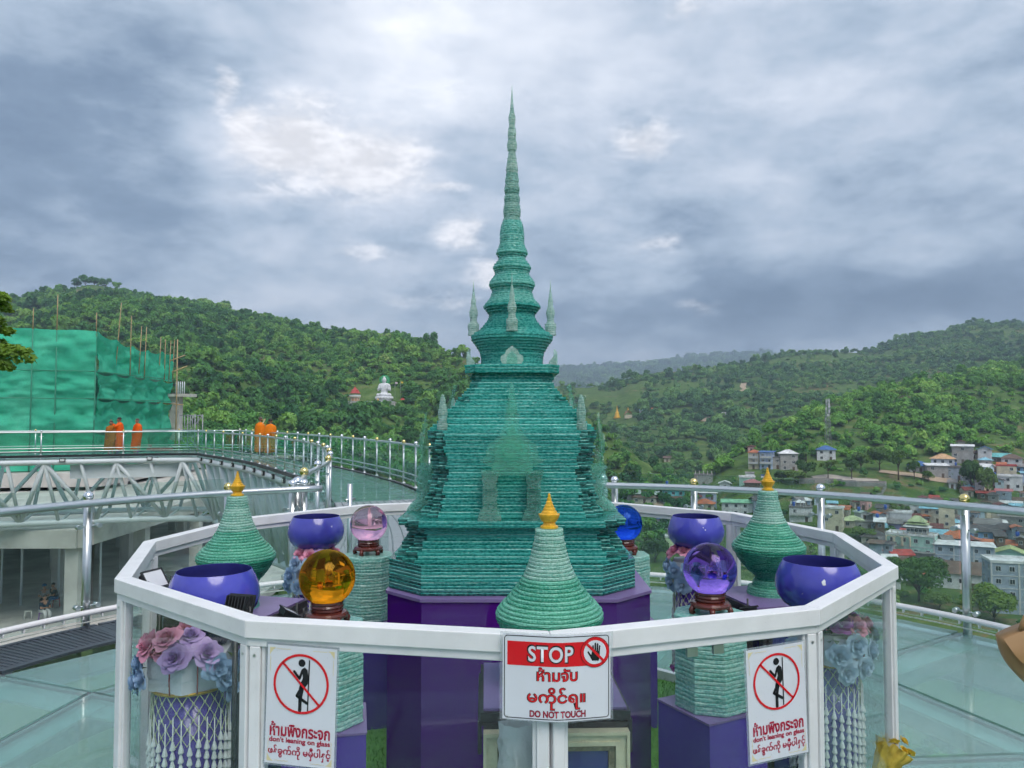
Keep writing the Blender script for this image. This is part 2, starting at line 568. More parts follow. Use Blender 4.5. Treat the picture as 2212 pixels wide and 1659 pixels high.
def build_terrain():
    m_, g, out = new_mat('terrain')
    p = wpos(g)
    n1 = g.noise(p, 0.012, 5, 0.6)
    n2 = g.noise(p, 0.11, 5, 0.65)
    n3 = g.noise(p, 1.3, 4, 0.6)
    green = g.ramp(n2, [(0.3, (0.045, 0.090, 0.025)), (0.55, (0.085, 0.155, 0.038)), (0.75, (0.16, 0.215, 0.07))])
    earth = g.ramp(n3, [(0.3, (0.14, 0.085, 0.05)), (0.7, (0.24, 0.165, 0.10))])
    k = g.m('MULTIPLY', g.mapr(n1, 0.52, 0.62), g.mapr(n2, 0.48, 0.60))
    col = g.mix(g.m('MULTIPLY', k, 0.75), green, earth)
    b = principled(g, col, 0.95, spec=0.1)
    g.link(bump(g, n2, 0.6, 1.5), b.inputs['Normal'])
    g.link(b.outputs[0], out.inputs[0])
    th = np.concatenate([np.linspace(-math.pi, R(-50), 40)[:-1], np.linspace(R(-50), R(50), 420), np.linspace(R(50), math.pi, 40)[1:]])
    rr = np.concatenate([[0.0], np.geomspace(4, 5000, 330), [5300.0]])
    A, RR = np.meshgrid(th, rr, indexing='ij')
    X, Y = RR * np.sin(A), RR * np.cos(A)
    Z = ground(X, Y)
    Z[:, -1] = -52
    V = np.stack([X, Y, Z], -1).reshape(-1, 3)
    nr = len(rr)
    i, j = np.meshgrid(np.arange(len(th) - 1), np.arange(nr - 1), indexing='ij')
    a = (i * nr + j).ravel()
    Q = np.stack([a, a + 1, a + nr + 1, a + nr], -1)[:, ::-1]
    me = mesh_np('terrain', V, Q, MATS['terrain'], smooth=True)
    tag(inst('terrain', me), 'green hilly ground and valley floor below the glass deck', 'ground', kind='structure')
build_terrain()

# ------------------------------------------------------------------ foliage
def leaf_mat(name, stops, trans=0.25, locscale=0.012):
    m_, g, out = new_mat(name)
    oi = g.node('ShaderNodeObjectInfo')
    nz = g.noise(oi.outputs['Location'], locscale, 3, 0.6)
    nl = g.noise(coords(g), 2.2, 2, 0.5)
    f_ = g.m('ADD', g.m('MULTIPLY', oi.outputs['Random'], 0.55), g.m('MULTIPLY', g.mapr(nz, 0.3, 0.7, smooth=False), 0.45))
    f_ = g.m('ADD', f_, g.m('MULTIPLY', g.m('SUBTRACT', nl, 0.5), 0.35))
    col = g.ramp(f_, stops)
    d = g.node('ShaderNodeBsdfDiffuse'); g.link(col, d.inputs[0])
    t = g.node('ShaderNodeBsdfTranslucent'); g.link(g.mix(1.0, col, (1.25, 1.2, 0.6), 'MULTIPLY'), t.inputs[0])
    mx = g.node('ShaderNodeMixShader'); mx.inputs[0].default_value = trans
    g.link(d.outputs[0], mx.inputs[1]); g.link(t.outputs[0], mx.inputs[2])
    g.link(mx.outputs[0], out.inputs[0])
    return m_
leaf_mat('leaf_forest', [(0.05, (0.030, 0.105, 0.050)), (0.32, (0.070, 0.20, 0.068)), (0.58, (0.135, 0.32, 0.088)), (0.82, (0.25, 0.45, 0.11)), (1.0, (0.36, 0.46, 0.18))])
leaf_mat('leaf_town', [(0.05, (0.040, 0.095, 0.036)), (0.5, (0.085, 0.18, 0.05)), (1.0, (0.19, 0.28, 0.08))])
leaf_mat('leaf_edge', [(0.0, (0.16, 0.29, 0.05)), (1.0, (0.30, 0.42, 0.10))], trans=0.35)
leaf_mat('leaf_near', [(0.1, (0.075, 0.16, 0.035)), (0.5, (0.14, 0.25, 0.05)), (0.9, (0.24, 0.33, 0.08))])
mat('bark', (0.11, 0.085, 0.065), 0.9, spec=0.1, var=0.3, vscale=3)

def crown_arrays(seed, lobes, leaves, size, flat=0.8, spread=0.62, tall=1.0, droop=0.0):
    """leaf-sized faces spread through the volume of several lobes; crown about 1 m radius, base near z=0"""
    r = np.random.default_rng(seed)
    cen = []
    for i in range(lobes):
        a = 2 * math.pi * i / lobes + r.uniform(-0.5, 0.5)
        d = spread * math.sqrt(r.uniform(0.05, 1.0))
        zz = (0.55 + r.uniform(-0.25, 0.55) * (1 - d * 0.6)) * tall
        cen.append((d * math.cos(a), d * math.sin(a), zz, r.uniform(0.30, 0.50)))
    Vs, Qs = [], []
    per = leaves // lobes
    for (cx, cy_, cz, cr) in cen:
        dirs = r.normal(size=(per, 3)); dirs /= np.linalg.norm(dirs, axis=1)[:, None]
        dirs[:, 2] = np.where(dirs[:, 2] < -0.35, -dirs[:, 2], dirs[:, 2])
        rad = cr * (0.55 + 0.5 * r.random(per) ** 0.6)
        P = np.array([cx, cy_, cz]) + dirs * rad[:, None] * np.array([1, 1, flat])
        nrm = dirs * 0.8 + r.normal(size=(per, 3)) * 0.55 + np.array([0, 0, 0.35])
        nrm /= np.linalg.norm(nrm, axis=1)[:, None]
        t1 = np.cross(nrm, r.normal(size=(per, 3))); t1 /= np.linalg.norm(t1, axis=1)[:, None]
        t2 = np.cross(nrm, t1)
        s = size * (0.6 + 0.8 * r.random(per))[:, None]
        quad = np.stack([P + t1 * s, P + t2 * s * 0.62, P - t1 * s, P - t2 * s * 0.62 - nrm * s * droop], 1)
        Vs.append(quad.reshape(-1, 3))
    V = np.concatenate(Vs)
    Q = np.arange(len(V)).reshape(-1, 4)
    return V, Q, cen
def crown_mesh(name, m_, **kw):
    V, Q, cen = crown_arrays(**kw)
    return mesh_np(name, V, Q, m_), cen
def variants(tag_, m_):
    c = bpy.data.collections.new('forest_variants_' + tag_)
    for i in range(7):
        tall = (1.0, 0.8, 1.25, 0.9, 1.6, 0.75, 1.05)[i]
        me, _ = crown_mesh('forest_tree', m_, seed=100 + i, lobes=(8, 10, 7, 12, 6, 9, 9)[i], leaves=400, size=(0.185, .17, .19, .16, .2, .185, .17)[i], flat=(0.85, 0.7, 0.9, 0.7, 1.0, 0.65, 0.8)[i], tall=tall)
        c.objects.link(bpy.data.objects.new('forest_tree_variant', me))
    return c
def scatter_group(coll):
    ng = bpy.data.node_groups.new('scatter_trees', 'GeometryNodeTree')
    ng.interface.new_socket('Geometry', in_out='INPUT', socket_type='NodeSocketGeometry')
    ng.interface.new_socket('Geometry', in_out='OUTPUT', socket_type='NodeSocketGeometry')
    N, L = ng.nodes, ng.links
    gi, go = N.new('NodeGroupInput'), N.new('NodeGroupOutput')
    ci = N.new('GeometryNodeCollectionInfo')
    ci.inputs['Collection'].default_value = coll
    ci.inputs['Separate Children'].default_value = True
    ci.inputs['Reset Children'].default_value = True
    ip = N.new('GeometryNodeInstanceOnPoints')
    ip.inputs['Pick Instance'].default_value = True
    def attr(name, t):
        n = N.new('GeometryNodeInputNamedAttribute'); n.data_type = t
        n.inputs['Name'].default_value = name
        return [o for o in n.outputs if o.enabled][0]
    L.new(gi.outputs[0], ip.inputs['Points'])
    L.new(ci.outputs[0], ip.inputs['Instance'])
    L.new(attr('kind_index', 'INT'), ip.inputs['Instance Index'])
    L.new(attr('rot', 'FLOAT_VECTOR'), ip.inputs['Rotation'])
    L.new(attr('size', 'FLOAT_VECTOR'), ip.inputs['Scale'])
    L.new(ip.outputs[0], go.inputs[0])
    return ng
leaf_mat('leaf_bamboo', [(0.05, (0.050, 0.15, 0.048)), (0.32, (0.115, 0.29, 0.070)), (0.58, (0.20, 0.42, 0.090)), (0.82, (0.30, 0.52, 0.12)), (1.0, (0.40, 0.54, 0.18))])
leaf_mat('leaf_far', [(0.05, (0.045, 0.125, 0.068)), (0.32, (0.090, 0.215, 0.092)), (0.58, (0.15, 0.32, 0.115)), (0.82, (0.24, 0.42, 0.14)), (1.0, (0.32, 0.44, 0.20))], locscale=0.006)
SCATTERS = {k: scatter_group(variants(k, MATS[k])) for k in ('leaf_forest', 'leaf_bamboo', 'leaf_far')}
def forest(name, label, P, S, cat='forest', kind='leaf_forest'):
    """P: n x 3 points, S: n crown radii; one mass of trees"""
    n = len(P)
    me = bpy.data.meshes.new(name)
    me.vertices.add(n); me.vertices.foreach_set('co', np.asarray(P, np.float32).ravel())
    r = np.random.default_rng(n)
    at_ = me.attributes.new('kind_index', 'INT', 'POINT'); at_.data.foreach_set('value', r.integers(0, 7, n).astype(np.int32))
    rot = np.stack([r.uniform(-.12, .12, n), r.uniform(-.12, .12, n), r.uniform(0, 6.28, n)], -1)
    at_ = me.attributes.new('rot', 'FLOAT_VECTOR', 'POINT'); at_.data.foreach_set('vector', rot.astype(np.float32).ravel())
    hs = S * r.uniform(0.8, 1.35, n)
    at_ = me.attributes.new('size', 'FLOAT_VECTOR', 'POINT'); at_.data.foreach_set('vector', np.stack([S, S, hs], -1).astype(np.float32).ravel())
    me.materials.append(MATS[kind])
    o = inst(name, me)
    md = o.modifiers.new('scatter', 'NODES'); md.node_group = SCATTERS[kind]
    return tag(o, label, cat, kind='stuff')

HOUSE_SPOTS = []

# ------------------------------------------------------------------ forests on the hills
def proj(x, y, z):
    dz = z - ZC
    d = y * math.cos(PITCH) + dz * math.sin(PITCH)
    w = -y * math.sin(PITCH) + dz * math.cos(PITCH)
    return 1106 + F * x / d, 829.5 - F * w / d
_ha = np.linspace(R(-60), R(60), 500); _hr = np.geomspace(10, 6500, 420)
_A, _Rr = np.meshgrid(_ha, _hr, indexing='ij')
_el = (ground(_Rr * np.sin(_A), _Rr * np.cos(_A)) - ZC) / _Rr
_run = np.maximum.accumulate(_el, axis=1)
def seen(x, y, z, top, margin=0.006):
    a = np.arctan2(x, y); r = np.hypot(x, y)
    ia = np.clip(((a - _ha[0]) / (_ha[-1] - _ha[0]) * 499).astype(int), 0, 499)
    ir = np.clip(np.searchsorted(_hr, r) - 2, 0, 419)
    return (z + top - ZC) / r > _run[ia, ir] - margin
def town_line(u):
    return np.interp(u, [1300, 1345, 1400, 1500, 1540, 1600, 1618, 1740, 1760, 1900, 1960, 2040, 2070, 2130, 2212, 2400],
                     [1100, 1076, 1066, 1036, 1040, 1003, 980, 998, 988, 1004, 1000, 985, 982, 985, 990, 985])
def sample(a0, a1, r0, r1, sp, seed):
    r = np.random.default_rng(seed)
    n = int(abs(a1 - a0) * (r1 ** 2 - r0 ** 2) / 2 / sp ** 2)
    a = r.uniform(a0, a1, n); rr = np.sqrt(r.uniform(r0 ** 2, r1 ** 2, n))
    x, y = rr * np.sin(a), rr * np.cos(a)
    return x, y, ground(x, y), r
def build_forests():
    # left hill with the statue
    x, y, z, r = sample(ang(-320), ang(1530), 95, 1130, 4.6, 1)
    a, rr = np.arctan2(x, y), np.hypot(x, y)
    own = HILL_L.h(a, rr, x, y) >= z - 1.0
    rc = np.interp(a, HILL_L.a, HILL_L.rc) / np.cos(a)
    S = 1.4 + 4.2 * r.random(len(x)) ** 1.9 * np.where(fbm(x / 40, y / 40, 77) > 0.55, 1.25, 0.85)
    S = np.where(rr > rc - 25, np.minimum(S, 3.0) * r.uniform(0.5, 1.1, len(x)), S)
    u, v = proj(x, y, z)
    bare = (np.abs(u - 200) < 60) & (v < 640) & (fbm(x / 12, y / 12, 5) < 0.62)
    k = own & seen(x, y, z, S * 1.7) & ~bare & ~((x < -16) & (x > -75) & (y < 90)) & (y > 60)
    k &= ~((np.abs(u - 812) < 60) & (v > 838) & (v < 873) & (y > 250))
    low = (np.abs(u - 812) < 64) & (v >= 873) & (v < 925) & (y > 250)
    S = np.where(low, np.minimum(S, 0.42 * (v - 866) * y / F + .9), S)
    forest('forest', 'dense green forest covering the hill behind the white seated statue', np.stack([x, y, z - 0.6], -1)[k], S[k])
    c = [int(k.sum())]
    # nearer slope right of the town
    x, y, z, r = sample(ang(1500), ang(2560), 240, 930, 4.8, 2)
    a, rr = np.arctan2(x, y), np.hypot(x, y)
    own = HILL_R.h(a, rr, x, y) >= z - 1.0
    S = 1.35 + 3.5 * r.random(len(x)) ** 1.8 * np.where(fbm(x / 35, y / 35, 71) > 0.5, 1.3, 0.8)
    u, v = proj(x, y, z)
    k = own & seen(x, y, z, S * 1.7) & (v < town_line(u) - 4)
    k &= ~((fbm(x / 60, y / 60, 91) > 0.60) & (r.random(len(x)) < 0.6))
    k &= ~((np.abs(u - 1790) < 14) & (np.abs(v - 975) < 16))
    forest('forest.001', 'bright green wooded slope rising behind the town roofs', np.stack([x, y, z - 0.6], -1)[k], S[k], kind='leaf_bamboo')
    c.append(int(k.sum()))
    # broad hill behind
    x, y, z, r = sample(ang(1080), ang(2560), 480, 1860, 7.4, 3)
    a, rr = np.arctan2(x, y), np.hypot(x, y)
    own = HILL_B.h(a, rr, x, y) >= z - 2.0
    S = 2.1 + 4.4 * r.random(len(x)) ** 1.8 * np.where(fbm(x / 90, y / 90, 72) > 0.52, 1.2, 0.72)
    u, v = proj(x, y, z)
    field = ((u > 1240) & (u < 1385) & (v > 836) & (v < 878) & (fbm(x / 70, y / 25, 15) < 0.66))
    field |= (np.abs(u - 1345) < 30) & (np.abs(v - 893) < 7)
    field |= (np.abs(u - 1345) < 24) & (v > 884) & (v < 912)
    open_ = (fbm(x / 110, y / 80, 93) > 0.58) & (r.random(len(x)) < 0.82) & ~((u > 1200) & (u < 1500) & (v > 872))
    k = own & seen(x, y, z, S * 1.7) & ~field & ~open_
    forest('forest.002', 'hazy patchwork of woods and clearings on the broad hill beyond the valley', np.stack([x, y, z - 0.8], -1)[k], S[k], kind='leaf_far')
    c.append(int(k.sum()))
    # far blue hill
    x, y, z, r = sample(ang(1150), ang(1760), 1600, 4900, 26, 4)
    S = r.uniform(9, 20, len(x))
    k = seen(x, y, z, S * 1.5, 0.004)
    forest('forest.003', 'far blue hazy forested ridge under the dark cloud', np.stack([x, y, z - 3], -1)[k], S[k], kind='leaf_far')
    c.append(int(k.sum()))
    # valley bottom and the slope just below the deck, gardens between the houses
    x, y, z, r = sample(ang(500), ang(2700), 22, 560, 4.2, 5)
    u, v = proj(x, y, z)
    a, rr = np.arctan2(x, y), np.hypot(x, y)
    tw = (v > town_line(u)) & (u > 1300) & (rr > 120)
    dens = fbm(x / 22, y / 22, 44)
    keep = np.where(tw, (dens > 0.58) & (r.random(len(x)) < 0.34), r.random(len(x)) < 0.95)
    keep &= ~((HILL_L.h(a, rr, x, y) >= z - 0.5) & (v < 1100)) & ~((HILL_R.h(a, rr, x, y) >= z - 0.5) & (v < town_line(u)))
    S = np.where(tw, r.uniform(1.1, 2.4, len(x)), r.uniform(2.0, 4.2, len(x)))
    S = np.where(rr < 60, r.uniform(1.2, 2.2, len(x)), S)
    for (hx, hy, hr) in HOUSE_SPOTS:
        keep &= np.hypot(x - hx, y - hy) > hr + S * 0.9
    keep &= ~((x < -13) & (y < 85) & (y > 30)) & (rr > 26)
    k = keep & seen(x, y, z, S * 1.7, 0.02)
    forest('forest.004', 'bushes and small trees filling the valley between the houses', np.stack([x, y, z - 0.3], -1)[k], S[k])
    c.append(int(k.sum()))
    print('forest counts', c)

# ------------------------------------------------------------------ shared materials of the deck
WHITE = mat('white_frame', (0.79, 0.79, 0.80), 0.32, spec=0.5, var=0.09, vscale=7, bmp=0.05, bscale=120, bdist=0.001)
STEEL = mat('polished_steel', (0.66, 0.68, 0.69), 0.30, metal=1.0, var=0.06, vscale=9, bmp=0.03, bscale=25, bdist=0.002)
CHROME = mat('mirror_steel', (0.86, 0.87, 0.90), 0.03, metal=1.0, var=0.02)
GOLDM = mat('mirror_gold', (0.86, 0.70, 0.30), 0.05, metal=1.0, var=0.03)
PAINT_GOLD = mat('gold_paint', (0.80, 0.44, 0.03), 0.36, metal=0.25, spec=0.6, var=0.25, vscale=60, bmp=0.3, bscale=150, bdist=0.002)
PURPLE = mat('purple_acrylic', (0.066, 0.008, 0.175), 0.07, spec=0.55, var=0.05, coat=0.4)
PURPLE2 = mat('violet_acrylic', (0.090, 0.050, 0.33), 0.12, spec=0.5, var=0.06)
PURPLE_TOP = mat('purple_board', (0.185, 0.13, 0.30), 0.35, spec=0.5, var=0.12, vscale=12)
BLACKP = mat('black_plastic', (0.022, 0.024, 0.027), 0.42, var=0.15, vscale=30)
BOWL = mat('bowl_enamel', (0.062, 0.066, 0.42), 0.20, spec=0.5, var=0.24, vscale=6, bmp=0.03, bscale=60, bdist=0.002, coat=0.35)
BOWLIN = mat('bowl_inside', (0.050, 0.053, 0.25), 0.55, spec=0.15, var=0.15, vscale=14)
CHIP = mat('paint_chip', (0.75, 0.76, 0.80), 0.6)
WOOD = mat('red_wood', (0.105, 0.022, 0.016), 0.26, spec=0.55, var=0.35, vscale=18, bmp=0.1, bscale=70, bdist=0.002)
FOAM = mat('white_foam', (0.66, 0.68, 0.72), 0.75, spec=0.2, var=0.08, vscale=20, bmp=0.4, bscale=60, bdist=0.004)
GRATE = mat('grating_steel', (0.070, 0.085, 0.105), 0.45, metal=0.3, var=0.15)
GRATE_L = mat('grating_light', (0.34, 0.36, 0.38), 0.45, metal=0.4, var=0.12)
SEAM = mat('seam_rubber', (0.10, 0.115, 0.13), 0.5, var=0.1)
GLASS_PANE = pane_mat('pane_clear', (0.95, 0.98, 0.975), gloss=0.62, body=0.008, bodycol=(0.5, 0.6, 0.6))
GLASS_RAIL = pane_mat('pane_rail', (0.89, 0.95, 0.935), gloss=0.7, body=0.025, bodycol=(0.32, 0.44, 0.42))
GLASS_FAR = pane_mat('pane_far', (0.66, 0.88, 0.80), gloss=0.7, body=0.10, bodycol=(0.16, 0.42, 0.33))
EDGE_G = mat('glass_edge', (0.30, 0.48, 0.43), 0.15, spec=0.6, var=0.1)

def deck_glass():
    m_, g, out = new_mat('deck_glass')
    nz = g.noise(wpos(g), 1.1, 3, 0.5)
    col = g.ramp(nz, [(0.3, (0.33, 0.50, 0.48)), (0.7, (0.46, 0.63, 0.61))])
    scr = g.noise(wpos(g), 4.5, 7, 0.72)
    b = principled(g, col, g.mapr(scr, 0.42, 0.72, 0.02, 0.22), spec=0.75)
    b.inputs['IOR'].default_value = 1.6
    tr = g.node('ShaderNodeBsdfTransparent'); tr.inputs[0].default_value = (0.70, 0.88, 0.86, 1)
    mx = g.node('ShaderNodeMixShader'); mx.inputs[0].default_value = 0.42
    g.link(tr.outputs[0], mx.inputs[1]); g.link(b.outputs[0], mx.inputs[2])
    g.link(mx.outputs[0], out.inputs[0])
    return m_
DECK_GLASS = deck_glass()

def stack_glass(name, col, col2, trans=0.3, clear=0.0, rough=0.06, scale=66.0, bs=0.32):
    """edge of stacked plate glass: chipped relief, light carried through the body"""
    m_, g, out = new_mat(name)
    p = wpos(g)
    mp = g.node('ShaderNodeMapping'); mp.inputs['Scale'].default_value = (1, 1, 1.5)
    g.link(p, mp.inputs[0])
    v = g.node('ShaderNodeTexVoronoi'); v.inputs['Scale'].default_value = scale
    g.link(mp.outputs[0], v.inputs['Vector'])
    nz = g.noise(p, 16, 4, 0.65)
    oi = g.node('ShaderNodeObjectInfo')
    f_ = g.m('ADD', g.m('MULTIPLY', nz, 0.42), g.m('MULTIPLY', oi.outputs['Random'], 0.34))
    f_ = g.m('ADD', f_, g.m('MULTIPLY', g.m('SUBTRACT', v.outputs['Distance'], 0.25), 0.75))
    c = g.mix(g.mapr(f_, 0.25, 0.8, smooth=False), col, col2)
    b = principled(g, c, rough, spec=0.6)
    b.inputs['IOR'].default_value = 1.5
    h = g.m('ADD', g.m('MULTIPLY', v.outputs['Distance'], 0.8), g.m('MULTIPLY', g.noise(p, 190, 3, 0.6), 0.5))
    nrm = bump(g, h, bs, 0.006)
    g.link(nrm, b.inputs['Normal'])
    t = g.node('ShaderNodeBsdfTranslucent'); g.link(c, t.inputs[0]); g.link(nrm, t.inputs['Normal'])
    mx = g.node('ShaderNodeMixShader'); mx.inputs[0].default_value = trans
    g.link(b.outputs[0], mx.inputs[1]); g.link(t.outputs[0], mx.inputs[2])
    sh = mx.outputs[0]
    if clear > 0:
        tr = g.node('ShaderNodeBsdfTransparent')
        tr.inputs[0].default_value = (*[min(1, x ** 0.35) for x in col2], 1)
        m2 = g.node('ShaderNodeMixShader'); m2.inputs[0].default_value = clear
        g.link(sh, m2.inputs[1]); g.link(tr.outputs[0], m2.inputs[2])
        sh = m2.outputs[0]
    g.link(sh, out.inputs[0])
    return m_
SG_DIM = stack_glass('stack_glass_dim', (0.006, 0.070, 0.062), (0.060, 0.26, 0.235), 0.15)  # darker tone painted on corner plates, where less light passes
SG_TEAL = stack_glass('stack_glass_teal', (0.016, 0.315, 0.275), (0.11, 0.61, 0.54), 0.38)  # brighter teal: light passing through the middle is put into the colour
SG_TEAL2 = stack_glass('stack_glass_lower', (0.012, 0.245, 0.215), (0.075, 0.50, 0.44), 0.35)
SG_GLINT = stack_glass('stack_glass_glint', (0.09, 0.50, 0.44), (0.36, 0.82, 0.74), 0.40)  # pale tone painted for light caught on the plates' upper edges
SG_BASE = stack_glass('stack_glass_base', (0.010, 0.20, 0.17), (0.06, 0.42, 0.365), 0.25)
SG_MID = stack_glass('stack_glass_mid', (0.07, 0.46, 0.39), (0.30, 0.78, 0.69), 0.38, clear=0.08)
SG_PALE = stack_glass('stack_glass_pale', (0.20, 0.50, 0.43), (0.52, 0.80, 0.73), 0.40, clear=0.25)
SG_PORCH = stack_glass('stack_glass_porch', (0.22, 0.56, 0.49), (0.60, 0.90, 0.82), 0.42, clear=0.66)
SG_ICE = stack_glass('stack_glass_ice', (0.38, 0.62, 0.55), (0.74, 0.90, 0.84), 0.42, clear=0.36)
SG_PED = stack_glass('stack_glass_pedestal', (0.20, 0.62, 0.55), (0.58, 0.90, 0.82), 0.36, clear=0.14, scale=70)
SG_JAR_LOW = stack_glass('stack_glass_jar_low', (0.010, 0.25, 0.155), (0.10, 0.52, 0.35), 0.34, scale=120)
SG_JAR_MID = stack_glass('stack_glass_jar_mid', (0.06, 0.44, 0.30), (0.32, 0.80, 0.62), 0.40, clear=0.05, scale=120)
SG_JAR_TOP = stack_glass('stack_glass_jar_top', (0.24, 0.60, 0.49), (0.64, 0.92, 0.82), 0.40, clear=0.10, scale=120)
FROST = pane_mat('frosted_relief', (0.80, 0.97, 0.92), gloss=0.6, rough=0.15, body=0.085, bodycol=(0.42, 0.78, 0.70))

# ------------------------------------------------------------------ round glass deck
CX, CY = 0.0, 3.9
def pol(r, deg, z=0.0): return (CX + r * math.sin(R(deg)), CY + r * math.cos(R(deg)), z)
FLANGE = mat('pale_flange', (0.80, 0.86, 0.85), 0.5)
def build_deck():
    deck = MB()
    deck.lathe([(4.40, -0.42), (4.52, -0.42), (4.52, -0.06), (4.40, -0.06)], (CX, CY, 0), 72, smooth=False, cap=False)
    for d in range(0, 360, 30):
        a, b_ = pol(0.4, d + 26, -0.2), pol(4.4, d + 26, -0.2)
        deck.tube([a, b_], 0.09, 8)
    deck.tube([pol(2.9, d, -0.2) for d in range(0, 360, 10)], 0.08, 8, closed=True)
    do = deck.build('deck', mat('deck_steel', (0.50, 0.56, 0.60), 0.4, spec=0.4))
    tag(do, 'round steel ring and beams carrying the glass floor', 'deck', kind='structure')
    angs = [-188, -158, -128, -98, -68, -38, -6, 26, 56, 86, 116, 146]
    for i, a0 in enumerate(angs):
        a1 = angs[i + 1] if i + 1 < len(angs) else angs[0] + 360
        left = a1 <= -30 and a0 >= -100
        for (r0, r1) in ((0.15, 2.875), (2.91, 3.72 if left else 4.41)):
            g0 = 0.9 / r1 * 0.9
            def arc(r, p0, p1, straight):
                n = 1 if straight else 6
                ins = math.degrees(0.014 / r)
                return [pol(r, p0 + ins + (p1 - p0 - 2 * ins) * k / n)[:2] for k in range(n + 1)]
            outer = arc(r1, a0, a1, r1 < 4)
            inner = arc(r0, a0, a1, True)
            poly = outer[::-1] + inner
            b = MB(); b.prism(poly, -0.035, 0.0)
            b.build('glass_panel', DECK_GLASS, do)
        # dark rubber seams and pale steel flanges below them
        b = MB(); b.prism([pol(4.40 if not left else 3.72, a0 + .26)[:2], pol(.6, a0 + 1.6)[:2], pol(.6, a0 - 1.6)[:2], pol(4.40 if not left else 3.72, a0 - .26)[:2]], -.030, -.012); b.build('seam_strip', SEAM, do)
        b = MB(); b.prism([pol(2.912, a1)[:2], pol(2.912, a0)[:2], pol(2.872, a0)[:2], pol(2.872, a1)[:2]], -.030, -.0125); b.build('seam_strip', SEAM, do)
        b = MB(); b.prism([pol(3.02, a1)[:2], pol(3.02, a0)[:2], pol(2.76, a0)[:2], pol(2.76, a1)[:2]], -.075, -.060); b.build('flange', FLANGE, do)
        b = MB(); b.prism([pol(4.38, a0 + 2.0)[:2], pol(1.2, a0 + 6)[:2], pol(1.2, a0 - 6)[:2], pol(4.38, a0 - 2.0)[:2]], -.095, -.080); b.build('flange', FLANGE, do)
        if left:
            # dark perforated grating panels
            n = 2
            for k in range(n):
                p0, p1 = a0 + (a1 - a0) * k / n, a0 + (a1 - a0) * (k + 1) / n
                b = MB()
                steps = 22
                b.mi = 0
                for (ra, rb) in ((3.745, 3.80), (4.31, 4.36)):
                    m_ = 4
                    po = [pol(rb, p0 + 0.18 + (p1 - p0 - 0.36) * q / m_)[:2] for q in range(m_ + 1)]
                    pi_ = [pol(ra, p0 + 0.18 + (p1 - p0 - 0.36) * q / m_)[:2] for q in range(m_ + 1)]
                    b.prism(po[::-1] + pi_, 0.0, 0.022)
                for q in range(steps + 1):
                    ac = p0 + 0.45 + (p1 - p0 - 0.9) * q / steps
                    w = 0.42 if q in (0, steps) else 0.16
                    b.prism([pol(4.315, ac - w)[:2], pol(4.315, ac + w)[:2], pol(3.795, ac + w)[:2], pol(3.795, ac - w)[:2]], 0.004, 0.018)
                for q in range(1, 17):
                    rr = 3.80 + 0.51 * q / 17
                    m_ = 4
                    po = [pol(rr + 0.0065, p0 + 0.4 + (p1 - p0 - 0.8) * j / m_)[:2] for j in range(m_ + 1)]
                    pi_ = [pol(rr - 0.0065, p0 + 0.4 + (p1 - p0 - 0.8) * j / m_)[:2] for j in range(m_ + 1)]
                    b.prism(po[::-1] + pi_, 0.002, 0.016)
                b.build('grating_panel', GRATE, do)
    # support column under the deck
    b = MB(); b.tube([(CX, CY, -0.3), (CX, CY, -12)], 0.7, 24)
    b.build('column', MATS['deck_steel'], do)
build_deck()

